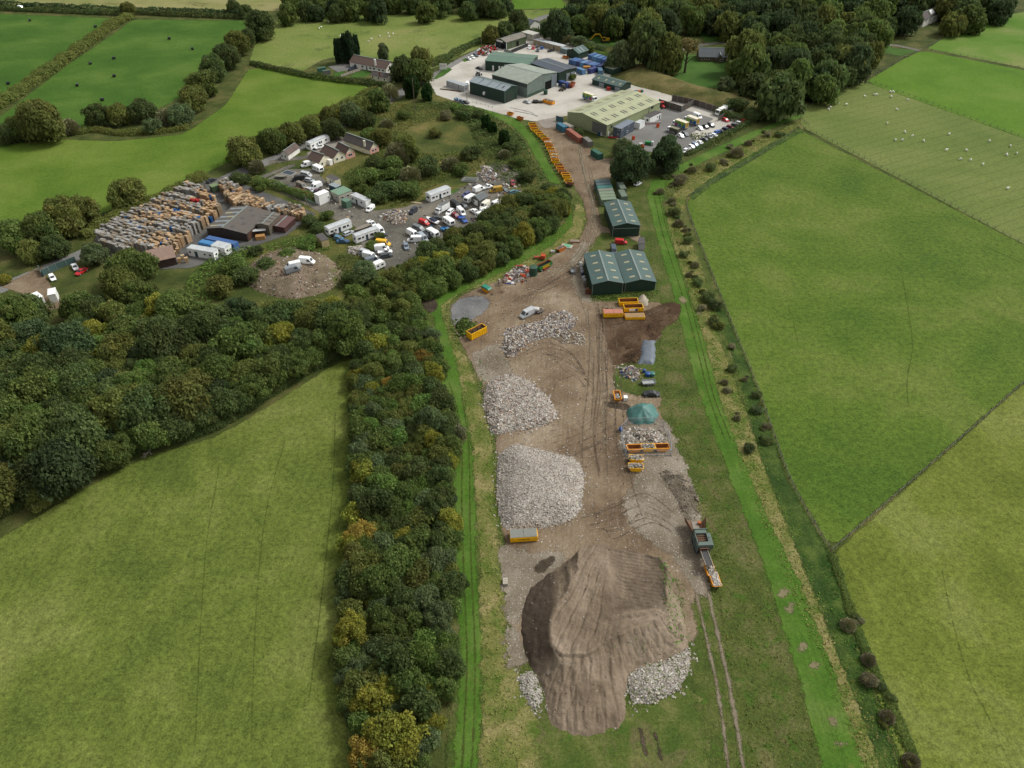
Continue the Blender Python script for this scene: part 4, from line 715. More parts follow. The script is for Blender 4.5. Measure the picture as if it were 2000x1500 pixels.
for u, v, r, lab, hf in [(663, 98, 14, 'left of the two tall conifers beside the bungalow', 3.0), (679, 92, 15, 'middle tall conifer beside the bungalow', 3.4), (695, 88, 8, 'narrow dark conifer behind the bungalow', 4.4)]:
    tree(u, v, r, 'column', L(44, 62, 40), lab, hf, cat='conifer', name='conifer')
_p = P(1337, 142); tree_at(_p.x, _p.y, 5.2, 17, 'shrub', L(120, 112, 70), 'tall thin tree with a bare trunk on the stone house lawn', z0=11, name='bare_tree')
# --- bushes on the right-hand bank
k = 0
for u, v, r, c in [(1290, 372, 10, GB), (1318, 358, 8, GB), (1330, 350, 14, GB), (1352, 330, 11, GB), (1388, 326, 11, DK), (1414, 315, 8, GB), (1440, 295, 16, GB), (1462, 278, 9, GB), (1500, 262, 8, GB), (1520, 262, 8, DK), (1313, 390, 10, GB), (1318, 412, 13, DK), (1326, 434, 12, GB), (1346, 468, 11, DK), (1335, 496, 9, DK), (1358, 516, 10, GB), (1346, 535, 8, GB), (1364, 550, 11, DK), (1384, 578, 15, DK), (1398, 595, 14, DG), (1372, 600, 9, GB), (1392, 626, 10, DK), (1404, 635, 11, OL), (1430, 676, 8, GB), (1432, 718, 11, DK), (1416, 745, 9, GB), (1420, 762, 8, GB), (1440, 815, 9, GB), (1480, 800, 12, BL), (1498, 832, 9, GB), (1464, 874, 12, DG), (1500, 860, 12, DK), (1478, 770, 10, DK), (1658, 1218, 18, GB), (1698, 1286, 17, GB), (1700, 1328, 17, GB), (1735, 1398, 18, GB), (1782, 1485, 20, GB), (1672, 1204, 9, DK), (1722, 1342, 10, DG), (1742, 1362, 10, DK), (1300, 345, 7, DK), (1338, 448, 7, GB), (1455, 740, 7, GB)]:
    k += 1; c0 = c; kd = {GB: 'twiggy grey brown bush', DK: 'dark green bush', DG: 'very dark rounded bush', OL: 'olive green bush', BL: 'grey green bush'}[c]
    wh = 'beside the car park end of the bank' if v < 345 else 'on the bank level with the upper green shed' if v < 460 else 'on the bank level with the twin green sheds' if v < 610 else 'on the bank level with the waste heaps' if v < 770 else 'on the bank level with the mesh fence' if v < 900 else 'in the ditch by the bottom right field'
    sz = 'small ' if r < 10 else 'large ' if r > 14 else ''
    tree(u, v, r, 'bare' if c == GB and k % 3 else 'shrub', {DK: L(100, 112, 66), DG: L(86, 100, 62), GB: L(132, 128, 98)}.get(c, c), f'{sz}{kd} {wh}', 1.15, 'bush', 'bushes along the right hand bank', 'bush')
    for _q in range(RT.choice((0, 1, 1, 2))): a = RT.uniform(0, 6.28); tree(u + r * 1.15 * math.cos(a), v + r * .9 * math.sin(a), r * RT.uniform(.4, .7), RT.choice(('bare', 'shrub')), RT.choice((GB, OL, c)), f'low straggling bush {wh}', .9, 'bush', 'bushes along the right hand bank', 'bush')
# --- scrub bushes in the middle
RS = random.Random(21)
for u, v, r, c, lab in [(760, 330, 30, MD, 'broad mid green bush below the middle scrub'), (800, 338, 26, GB, 'grey twiggy bush left of the scrapyard drive end'), (840, 326, 26, DK, 'dark twiggy bush behind the long static caravan'), (880, 318, 22, GB, 'grey brown bush in the scrub, right of centre'), (735, 320, 22, DK, 'dark bush in front of the pink gable'), (720, 345, 24, MD, 'mid green bush right of the white shed'), (760, 370, 28, DK, 'dark bramble bush above the scrapyard track'), (800, 372, 24, MD, 'mid green bramble bush beside the static caravan'), (700, 362, 20, MD, 'bush behind the green roofed cabin'), (735, 385, 22, DK, 'dark bramble bush behind the white office cabin'), (920, 300, 20, DK, 'dark bush beside the lower cypress'), (900, 330, 18, MD, 'bush at the far end of the scrapyard'), (870, 225, 14, GB, 'grey bush high in the scrub'), (905, 222, 16, DK, 'dark bush below the parked pickups'), (890, 210, 12, FR, 'fresh green bush below the parked pickups'), (935, 225, 14, DK, 'dark bush beside the upper cypress'), (1000, 290, 18, DK, 'dark bush left of the skip row'), (1012, 320, 18, MD, 'mid green bush left of the skip row'), (1030, 345, 18, DK, 'dark bush at the lower end of the skip row'), (985, 300, 16, GB, 'grey bush by the lower cypress'), (850, 260, 14, OL, 'olive bush in the open grass of the scrub'), (720, 262, 18, MD, 'bush behind the bungalow gable'), (755, 240, 16, GB, 'grey bush in the upper left scrub'), (790, 225, 14, MD, 'bush in the upper middle scrub'), (620, 445, 16, DK, 'dark rounded bush beside the maroon roof'), (605, 432, 18, DK, 'dark clipped bush behind the maroon roof'), (640, 420, 14, MD, 'bush below the green cube shed'), (560, 500, 20, MD, 'mid green bush in front of the brown factory'), (600, 478, 20, FR, 'fresh green bush above the spoil mound'), (520, 520, 22, DK, 'dark bush below the white cabins'), (455, 520, 26, MD, 'mid green bush right of the pale roofed shed'), (480, 540, 26, DK, 'dark bush left of the spoil mound'), (430, 560, 30, OL, 'olive bush below the pale roofed shed'), (580, 508, 12, YG, 'yellow green bush right of the brown factory'), (500, 490, 14, DK, 'dark bush beside the factory lean to'), (470, 350, 20, DK, 'dark green bush at the lane behind the pallets'), (505, 362, 16, MD, 'mid green hedge bush behind the pallets'), (725, 480, 14, MD, 'bush in front of the second static caravan'), (740, 462, 12, DK, 'bush beside the second static caravan'), (1215, 292, 14, MD, 'bush behind the green skip container'), (1130, 258, 12, DK, 'dark bush between the containers and pale shed'), (1115, 150, 10, MD, 'bush by the dark sheds'), (1195, 130, 16, BL, 'grey green bush hiding the flat shed'), (1130, 82, 16, BL, 'grey willow bush behind the tan cabin'), (1110, 76, 16, GB, 'grey brown willow bush behind the tan cabin'), (1070, 62, 14, BL, 'willow bush behind the cream cabin'), (1150, 95, 14, MD, 'bush bank left of the excavator'), (1440, 205, 22, DK, 'dark bush mass at the end of the plank wall'), (1470, 225, 18, DK, 'dark bush mass at the end of the car park')]:
    tree(u, v, r, 'bare' if c == GB and r > 15 else 'shrub', c, lab, 1.05, 'bush', 'bushes of the scrub and yard edges', 'bush', .5)
cover('bramble_cover', [(690, 330), (760, 300), (850, 300), (930, 300), (940, 330), (880, 350), (830, 375), (800, 400), (740, 400), (690, 370), (670, 345)], 1.5, MD, .34, 2.6, 3)
cover('bramble_cover', [(430, 490), (520, 480), (600, 460), (640, 470), (640, 490), (560, 486), (500, 500), (460, 560), (400, 600), (360, 560)], 1.6, FR, .34, 3.0, 4)
cover('bramble_cover', [(840, 200), (900, 205), (960, 225), (1010, 260), (1046, 320), (1060, 352), (1020, 366), (960, 340), (930, 280), (900, 230), (850, 214)], 2.0, DK, .4, 2.6, 5)
cover('bramble_cover', [(660, 500), (700, 505), (736, 530), (730, 560), (690, 560), (655, 560)], 1.6, DK, .32, 3.0, 6)
cover('bramble_cover', [(700, 215), (760, 205), (840, 205), (860, 230), (800, 250), (790, 300), (745, 330), (715, 300), (740, 262), (690, 236)], 1.1, OL, .34, 1.8, 14)
cover('bramble_cover', [(1300, 352), (1340, 330), (1400, 312), (1470, 276), (1530, 250), (1540, 258), (1470, 292), (1400, 330), (1345, 362), (1320, 400), (1330, 450), (1350, 520), (1372, 590), (1362, 590), (1336, 520), (1310, 430)], .9, OL, .26, 2.2, 15)
cover('bramble_cover', [(1150, 100), (1200, 105), (1225, 118), (1200, 124), (1160, 112)], 1.4, FR, .5, 2.0, 7)
cover('bramble_cover', [(1345, 262), (1380, 290), (1440, 262), (1480, 236), (1470, 228), (1400, 258)], .9, MD, .36, 2.2, 8)
cover('tall_weeds', [(1156, 576), (1222, 574), (1282, 566), (1280, 582), (1220, 586), (1160, 588)], .8, FR, .2, 9, 9)
cover('tall_weeds', [(936, 700), (948, 740), (966, 800), (972, 860), (962, 850), (940, 760)], .5, L(84, 130, 48), .2, 9, 10)
cover('tall_weeds', [(1310, 1130), (1336, 1140), (1346, 1230), (1350, 1262), (1330, 1262), (1322, 1180)], .4, L(80, 124, 40), .15, 7, 11)
cover('tall_weeds', [(1600, 1090), (1640, 1120), (1700, 1300), (1760, 1440), (1740, 1460), (1670, 1300), (1610, 1160)], .5, L(56, 108, 40), .14, 7, 12)
cover('tall_weeds', [(1284, 1090), (1312, 1120), (1330, 1170), (1336, 1240), (1320, 1262), (1300, 1220), (1290, 1150)], .35, L(92, 134, 48), .16, 5, 31, on=2, z0=1.5)
cover('tall_weeds', [(1190, 1250), (1290, 1240), (1300, 1280), (1220, 1290)], .3, L(92, 134, 48), .14, .5, 32, on=2, z0=1.0)
cover('tall_weeds', [(996, 1160), (1004, 1160), (1010, 1290), (1000, 1300)], .3, L(80, 124, 40), .15, 6, 13)
for nm_, pts_, col_, dn_, sd_ in [('tussock_grass', [(1330, 420), (1370, 520), (1400, 640), (1440, 760), (1490, 900), (1540, 1030), (1600, 1160), (1650, 1290), (1720, 1420), (1760, 1560), (1700, 1560), (1640, 1380), (1570, 1220), (1500, 1060), (1440, 900), (1395, 750), (1355, 600), (1310, 470), (1300, 400), (1350, 340), (1430, 296), (1560, 236), (1572, 250), (1470, 300), (1360, 370)], L(140, 136, 84), 2.6, 41),
   ('tussock_grass', [(1330, 420), (1400, 600), (1470, 800), (1560, 1020), (1640, 1200), (1740, 1420), (1790, 1560), (1700, 1560), (1600, 1290), (1500, 1060), (1400, 760), (1330, 540), (1300, 400), (1440, 290), (1560, 236), (1572, 250), (1360, 370)], L(92, 122, 50), 2.0, 42),
   ('tussock_grass', [(1118, 425), (1135, 462), (1000, 545), (900, 570), (872, 598), (912, 700), (962, 850), (985, 1130), (1000, 1290), (1060, 1560), (935, 1560), (938, 1200), (930, 960), (892, 720), (862, 620), (905, 552), (1000, 505)], L(130, 134, 74), 2.6, 43),
   ('rough_herbage', [(1258, 400), (1290, 560), (1330, 660), (1390, 860), (1480, 1090), (1580, 1400), (1600, 1560), (1470, 1560), (1400, 1240), (1390, 1120), (1376, 1010), (1320, 860), (1296, 780), (1310, 700), (1300, 620), (1284, 580), (1262, 470)], L(104, 112, 58), 1.5, 44)]:
    cover(nm_, pts_, .42, col_, .17, dn_, sd_, False)
# --- hedges
for pts, wd, h, c, lab in [
 ([(-40, 18), (100, 24), (200, 28), (250, 30)], 5, 3, DK, 'near clipped hedge along the top left road, left half'), ([(270, 28), (380, 33), (478, 36)], 5, 3, DK, 'near clipped hedge along the top left road, right half'), ([(-40, 8), (120, 16), (240, 22), (480, 28)], 4, 3, DG, 'far clipped hedge along the top left road'),
 ([(-20, 220), (20, 195), (70, 160), (130, 118), (180, 82), (220, 52), (256, 34)], 8, 4, OL, 'long hedgerow climbing between the two bale fields'),
 ([(400, 345), (360, 366), (300, 398), (210, 440), (160, 466)], 6, 3, OL, 'hedge along the far side of the lane above the pallet yard'), ([(450, 318), (500, 284), (560, 262), (640, 228), (700, 200), (735, 178)], 6, 3.6, OL, 'hedge between the lime field and the lane'),
 ([(490, 126), (540, 138), (600, 150), (665, 160), (730, 166), (770, 172)], 4, 2.6, DK, 'dark hedge below the bungalow garden'), ([(840, 130), (868, 118), (905, 98), (940, 82), (960, 74)], 5, 3, DK, 'roadside hedge along the sheep field'),
 ([(640, 392), (600, 388), (560, 374), (530, 364), (500, 356)], 4, 2.5, MD, 'hedge between the pallet stacks and scrapped cars'), ([(1340, 304), (1380, 284), (1430, 258), (1475, 234)], 3, 1.6, DK, 'low hedge in front of the parked cars'),
 ([(30, 262), (80, 268), (140, 262), (180, 256), (250, 262), (330, 256), (370, 250)], 5, 2, OL, 'ragged hedge bottom along the upper left trees'), ([(1090, 380), (1060, 400), (1000, 440), (930, 480), (860, 520), (790, 560), (745, 588)], 4, 2.2, DK, 'dark undergrowth skirt below the thick tree row'),
 ([(-20, 1010), (120, 950), (220, 900), (290, 872), (420, 836), (520, 775), (600, 725), (660, 695)], 3.5, 2.2, DK, 'dark undergrowth skirt along the wood edge'), ([(1010, 62), (1060, 66), (1100, 74), (1150, 92), (1180, 100)], 5, 3, BL, 'willow thicket behind the tan cabin'),
 ([(1625, 1085), (1640, 1130), (1664, 1200), (1700, 1290), (1740, 1380), (1790, 1490)], 2.0, .6, MD, 'dark ditch growth along the bottom right field'), ([(1396, 222), (1440, 236), (1476, 232), (1490, 214)], 5, 3, DK, 'dark growth at the far end of the car park')]:
    hedge(pts, wd, h, c, lab, seed=int(pts[0][0]) + 60)
# ================================================================ VEHICLES (built once each, then copied)
mCar = paint('car_paint', None, .3, .5, .12, scale=.7)
mVan = paint('van_paint', None, .4, .45, .18, (.16, .15, .12, 1), scale=.6)
mGlass = paint('vehicle_glass', (.025, .03, .036, 1), .1, .6, 0.0)
mTyre = paint('tyre', (.025, .025, .027, 1), .85, .2, .2); mRim = paint('rim', (.35, .35, .36, 1), .4, .5, .2)
mTrim = paint('dark_trim', (.05, .05, .052, 1), .6, .3, .2); mLamp = paint('lamp_glass', (.55, .55, .56, 1), .15, .6, 0)
mPanelW = paint('white_panel', G(236, 237, 234, .95), .5, .35, .18, (.3, .28, .24, 1), scale=.4, bump=.1)
mChas = paint('chassis', (.08, .08, .085, 1), .7, .3, .3)
PARK = V(0, -40, 0)                                   # masters are moved to their first place by use
MASTER = {}
def wheels(t, L, Wd, r, xs, wdt=.2, dual=False):
    for x in xs:
        for sy in (-1, 1):
            y = sy * (Wd / 2 - wdt * .45); b = MB(); b.tube((0, -wdt / 2, 0), (0, wdt / 2, 0), r, n=12); o = b.build('wheel', mTyre, t, loc=(x, y, r))
            MB().tube((0, sy * (wdt / 2 - .01), 0), (0, sy * (wdt / 2 + .012), 0), r * .6, n=10).build('rim', mRim, o)
def bodyshell(st, n=1):
    """st: stations (x, zlow, zmid, ztop, half width low, half width mid, half width top)"""
    rs = []
    for x, z0, zm, z1, w0, wm, w1 in st:
        rs.append([V(x, -w0, z0), V(x, w0, z0), V(x, wm, zm), V(x, w1 + (wm - w1) * .35, z1 - (z1 - zm) * .12), V(x, w1 * .9, z1), V(x, -w1 * .9, z1), V(x, -w1 - (wm - w1) * .35, z1 - (z1 - zm) * .12), V(x, -wm, zm)])
    return rs
CARS = {  # length, width, height, belt, bonnet length, windscreen run, rear run, boot length, tail upright?
    'hatchback': (4.0, 1.76, 1.48, .92, .92, .75, .45, .12), 'saloon_car': (4.55, 1.8, 1.42, .92, 1.1, .8, .7, .85), 'estate_car': (4.6, 1.8, 1.48, .94, 1.1, .75, .35, .08), 'off_roader': (4.4, 1.86, 1.78, 1.08, 1.1, .55, .25, .06)}
def car(kind):
    Ln, Wd, Ht, bt, bon, ws, rw, boot = CARS[kind]; h = Wd / 2; t = thing(kind, kind, 'car', PARK); xf, xr = Ln / 2, -Ln / 2
    st = [(xr, .42, .62, bt - .18, h * .72, h * .8, h * .76), (xr + .12, .28, .6, bt - .03, h * .86, h * .94, h * .88), (xr + boot + .35, .24, .6, bt, h * .92, h, h * .93), (0, .22, .6, bt, h * .92, h, h * .94), (xf - bon, .24, .6, bt, h * .92, h, h * .92), (xf - .35, .26, .58, bt - .16, h * .88, h * .95, h * .82), (xf - .06, .32, .54, bt - .26, h * .74, h * .82, h * .7), (xf, .4, .52, bt - .36, h * .62, h * .7, h * .6)]
    b = MB(); b.rings(bodyshell(st)); wr = h * .76
    xa, xb, xc, xd = xr + boot, xr + boot + rw, xf - bon - ws, xf - bon + .05
    # roof skin and pillars around the glass
    lo = [(xa, h * .9), (xd, h * .88)]; hi = [(xb, wr), (xc, wr)]; zr = Ht
    B = [V(xa, -h * .88, bt - .02), V(xd, -h * .86, bt - .02), V(xd, h * .86, bt - .02), V(xa, h * .88, bt - .02)]; T = [V(xb, -wr, zr), V(xc, -wr, zr - .03), V(xc, wr, zr - .03), V(xb, wr, zr)]
    b.hexa(B, T); b.build('body', mCar, t, merge=True, smooth=False)
    def pane(name, q, off, s0=.1, s1=.12):            # q: bottom a,b then top b,a on a shell face, inset and set proud
        q = [Vector(p) for p in q]; n = (q[1] - q[0]).cross(q[3] - q[0]).normalized(); c = sum(q, V(0, 0, 0)) / 4
        MB().poly([c + (p - c) * .84 + n * off for p in q]).build(name, mGlass, t)
    pane('windscreen', [B[1], B[2], T[2], T[1]], .012); pane('rear_window', [B[3], B[0], T[0], T[3]], .012)
    pane('side_window', [B[0], B[1], T[1], T[0]], .012); pane('side_window', [B[2], B[3], T[3], T[2]], .012)
    wheels(t, Ln, Wd, .33, (xf - .82, xr + .78))
    for s in (-1, 1): MB().box(xf - .2, xf - .02, s * h * .56 - .14, s * h * .56 + .14, bt - .42, bt - .3).build('headlight', mLamp, t)
    return t
VANS = {'panel_van': (5.2, 1.95, 2.3, 1.15, .85, .75), 'small_van': (4.3, 1.78, 1.82, 1.05, .9, .7), 'minibus': (5.0, 1.9, 1.95, 1.1, .85, .8)}
def van(kind):
    Ln, Wd, Ht, bt, bon, ws = VANS[kind]; h = Wd / 2; xf, xr = Ln / 2, -Ln / 2; t = thing(kind, kind, 'van', PARK)
    xd, xc = xf - bon + .12, xf - bon - ws + .1; wr = h * .86; b = MB()
    st = [(xr, .38, .7, Ht - .08, h * .9, h * .97, wr), (xr + .1, .28, .7, Ht, h * .94, h, wr), (xc, .26, .7, Ht - .02, h * .94, h, wr), (xd, .26, .7, bt + .02, h * .94, h, h * .88), (xf - .3, .28, .66, bt - .18, h * .9, h * .96, h * .8), (xf - .04, .34, .6, bt - .34, h * .76, h * .84, h * .68), (xf, .42, .58, bt - .44, h * .64, h * .72, h * .58)]
    rs = bodyshell(st); b.rings(rs); b.build('body', mVan, t, merge=True)
    a, d = V(xd, 0, bt + .05), V(xc, 0, Ht - .06); n = V(Ht - bt, 0, xd - xc).normalized() * .015; k1, k2 = h * .76, wr * .82
    q = [V(a.x, -k1, a.z), V(a.x, k1, a.z), V(d.x, k2, d.z), V(d.x, -k2, d.z)]; c = sum(q, V(0, 0, 0)) / 4
    MB().poly([c + (p - c) * .92 + n for p in q]).build('windscreen', mGlass, t)
    for s in (-1, 1):
        y0, y1 = s * (h * .985 + .012), s * (h * .92 + .01)
        MB().poly([V(xc - .75, y0, bt + .02), V(xc + .5, y0, bt + .02), V(xc + .02, y1, Ht - .42), V(xc - .75, y1, Ht - .42)][::s]).build('side_window', mGlass, t)
        if kind == 'minibus': MB().poly([V(xr + .4, y0, bt + .02), V(xc - .9, y0, bt + .02), V(xc - .9, y1, Ht - .42), V(xr + .4, y1, Ht - .42)][::s]).build('side_window', mGlass, t)
        MB().box(xf - .24, xf - .06, s * h * .6 - .14, s * h * .6 + .14, bt - .5, bt - .34).build('headlight', mLamp, t)
    MB().box(xr - .012, xr - .002, -h * .7, h * .7, bt + .05, Ht - .35).build('rear_door_panel', mVan if kind == 'panel_van' else mGlass, t)
    for i in (0, 1, 2): MB().box(xr + .5 + i * .9, xr + .58 + i * .9, -wr * .8, wr * .8, Ht - .005, Ht + .03).build('roof_rib', mVan, t)
    wheels(t, Ln, Wd, .34, (xf - .95, xr + .95)); return t
def pickup(kind='pickup_truck'):
    t = thing(kind, kind, 'pickup', PARK); b = MB(); h = .93
    st = [(-.2, .3, .62, 1.0, h * .94, h, h * .92), (1.35, .3, .62, 1.0, h * .94, h, h * .9), (2.2, .32, .6, .86, h * .9, h * .94, h * .8), (2.5, .42, .56, .7, h * .7, h * .78, h * .66)]
    b.rings(bodyshell(st)); B = [V(-.2, -.85, .98), V(1.4, -.84, .98), V(1.4, .84, .98), V(-.2, .85, .98)]; T = [V(-.05, -.72, 1.72), V(.75, -.72, 1.7), V(.75, .72, 1.7), V(-.05, .72, 1.72)]
    b.hexa(B, T); b.build('cab', mVan, t, merge=True)
    d = MB(); d.box(-2.5, -.24, -.95, .95, .62, .7); [d.box(-2.5, -.24, y, y + .05, .702, 1.08) for y in (-.95, .9)]; d.box(-2.5, -2.45, -.898, .898, .702, 1.06); d.box(-.3, -.24, -.898, .898, .702, 1.2); d.build('load_bed', mVan, t)
    MB().box(-2.4, 2.2, -.4, .4, .4, .6).build('chassis', mChas, t)
    for nm, q in (('windscreen', [B[1], B[2], T[2], T[1]]), ('rear_window', [B[3], B[0], T[0], T[3]]), ('side_window', [B[0], B[1], T[1], T[0]]), ('side_window', [B[2], B[3], T[3], T[2]])):
        n = (q[1] - q[0]).cross(q[3] - q[0]).normalized(); c = sum(q, V(0, 0, 0)) / 4; MB().poly([c + (p - c) * .84 + n * .012 for p in q]).build(nm, mGlass, t)
    wheels(t, 5, 1.86, .36, (1.65, -1.55)); return t
def caravan(kind='caravan'):
    t = thing(kind, kind, 'caravan', PARK); b = MB(); h = 1.1; prof = [(-2.6, .55), (2.45, .55), (2.7, 1.2), (2.35, 2.35), (1.9, 2.58), (-2.2, 2.58), (-2.55, 2.4), (-2.75, 1.2)]
    A = [V(x, -h, z) for x, z in prof]; C_ = [V(x, h, z) for x, z in prof]; b.poly(A); b.poly(C_[::-1])
    for i in range(len(prof)): j = (i + 1) % len(prof); b.poly([A[j], A[i], C_[i], C_[j]])
    b.build('body', mPanelW, t)
    for x in (-1.9, -.5, 1.3):
        for s in (-1, 1): MB().box(x - .42, x + .42, s * h + (0 if s > 0 else -.012), s * h + (.012 if s > 0 else 0), 1.35, 1.95).build('window', mGlass, t)
    MB().poly([V(2.68, -.8, 1.32), V(2.68, .8, 1.32), V(2.45, .8, 2.1), V(2.45, -.8, 2.1)]).build('front_window', mGlass, t)
    MB().poly([V(-2.73, .8, 1.32), V(-2.73, -.8, 1.32), V(-2.62, -.8, 2.1), V(-2.62, .8, 2.1)]).build('rear_window', mGlass, t)
    MB().box(-.2, .5, -.4, .4, 2.582, 2.68).build('roof_hatch', mPanelW, t)
    MB().box(2.4, 3.9, -.05, .05, .42, .52).beam((2.4, -.6, .47), (3.7, 0, .47), .08).beam((2.4, .6, .47), (3.7, 0, .47), .08).build('tow_bar', mChas, t)
    wheels(t, 5, 2.1, .32, (-.2,)); return t
def boxtruck(kind, Lb=6.2, hb=2.5, wd=2.4, z0=1.05, cabh=2.6, bodymat=None, roofmat=None, art=None):
    t = thing(kind, kind, 'truck', PARK); h = wd / 2; b = MB(); x0 = -Lb / 2 - .8
    b.box(x0, x0 + Lb, -h, h, z0, z0 + hb, 0, None, 1); b.build('box_body', [bodymat or mPanelW, roofmat or mPanelW], t)
    xc = x0 + Lb + .12; c = MB(); c.rings([[V(x, -h * .92 * k, za), V(x, h * .92 * k, za), V(x, h * .92 * k, zb), V(x, -h * .92 * k, zb)] for x, za, zb, k in [(xc, .55, cabh, .96), (xc + 1.1, .5, cabh, 1), (xc + 1.55, .5, 1.55, 1), (xc + 1.72, .55, 1.2, .96)]]); c.build('cab', mVan, t)
    a = [V(xc + 1.14, -h * .8, cabh - .12), V(xc + 1.54, -h * .84, 1.62), V(xc + 1.54, h * .84, 1.62), V(xc + 1.14, h * .8, cabh - .12)]; n = V(1.05, 0, .45).normalized() * .02
    MB().poly([p + n for p in a]).build('windscreen', mGlass, t)
    for s in (-1, 1): MB().box(xc + .25, xc + 1.1, s * h * .925 - .012, s * h * .925 + .012, 1.6, cabh - .25).build('side_window', mGlass, t)
    MB().box(x0 + .1, xc + 1.4, -.45, .45, .6, .95).build('chassis', mChas, t)
    MB().box(x0 + .02, x0 + .1, -h * .9, h * .9, .5, .62).build('bumper', mTrim, t)
    if art:
        for s in (-1, 1):
            for q, (xa, xb, za, zb, m) in enumerate(art): y = s * (h + .006 + .004 * q); MB().poly([V(x0 + Lb * xa, y, z0 + hb * za), V(x0 + Lb * xb, y, z0 + hb * za), V(x0 + Lb * xb, y, z0 + hb * zb), V(x0 + Lb * xa, y, z0 + hb * zb)]).build('side_graphic', m, t)
        MB().poly([V(x0 - .006, -h * .9, z0 + .2), V(x0 - .006, h * .9, z0 + .2), V(x0 - .006, h * .9, z0 + hb - .15), V(x0 - .006, -h * .9, z0 + hb - .15)]).build('rear_door', paint('rear_orange', G(206, 160, 60), .5, .3, .2), t)
    wheels(t, Lb, wd, .45, (xc + .75, x0 + 1.4), .28); return t
mArtB, mArtG, mArtL, mArtR = paint('art_blue', G(40, 110, 190), .45), paint('art_green', G(70, 160, 70), .45), paint('art_lime', G(170, 196, 50), .45), paint('art_red', G(190, 60, 70), .45)
mArtY, mCream = paint('art_yellow', G(226, 196, 60), .45), paint('cream_top', G(230, 224, 200, .85), .55, .3, .3)
ART = [(0, 1, 0, .62, mArtB), (0, 1, .62, 1, mArtL), (.2, .42, .1, .66, mArtG), (.3, .38, .2, .8, mArtY), (.5, .72, .3, .74, mArtG), (.78, .98, .06, .5, mArtR), (.06, .16, .2, .5, mArtG), (.62, .7, .1, .4, mArtY)]
ART2 = [(0, 1, .5, .66, mArtG), (0, .6, 0, .5, mArtB), (.6, 1, .1, .5, mArtL), (.3, .4, .2, .8, mArtY)]
def master(kind):
    if kind in MASTER: return MASTER[kind], False
    if kind in CARS: o = car(kind)
    elif kind in VANS: o = van(kind)
    elif kind == 'pickup_truck': o = pickup()
    elif kind == 'caravan': o = caravan()
    elif kind == 'luton_truck': o = boxtruck(kind, 4.6, 2.4, 2.2, .8, 2.3, None, paint('grey_roof', G(120, 122, 124), .6))
    elif kind == 'delivery_truck': o = boxtruck(kind, 6.4, 2.5, 2.45, 1.05, 2.7, mCream, mCream, ART)
    elif kind == 'recycling_truck': o = boxtruck(kind, 6.2, 2.5, 2.45, 1.05, 2.7, mCream, mCream, ART2)
    elif kind == 'cage_truck': o = boxtruck(kind, 4.6, 1.7, 2.2, .95, 2.4, paint('cage_mesh', G(96, 98, 84), .7, .2, .3, corr=.3), paint('cage_top', G(150, 146, 120), .7))
    MASTER[kind] = o; return o, True
def vehicle(kind, u, v, du, dv, col, label, cat=None, group=None, zc=.7, zb=0.0):
    m, first = master(kind); o = m if first else dup(m)
    p = P(u, v, zc + zb); q = P(u + du, v + dv, zc + zb) - p; o.location = (p.x, p.y, zb); o.rotation_euler = (0, 0, math.atan2(q.y, q.x)); o['label'] = label
    if cat: o['category'] = cat
    if group: o['group'] = group
    elif 'group' in o: del o['group']
    recolor(o, col); return o
WH, SI, GY, DGY, BK, NV, BLU, LB, RD, DR, YE, CRM, TL, OR = G(238, 239, 238, .98), G(190, 194, 196, .8), G(128, 134, 138), G(74, 80, 84), G(36, 38, 42), G(40, 52, 82), G(48, 96, 176, .9), G(140, 170, 200, .8), G(196, 36, 40, .9), G(120, 34, 40, .8), G(232, 180, 20, .9), G(236, 232, 214, .95), G(96, 140, 146), G(204, 120, 60)
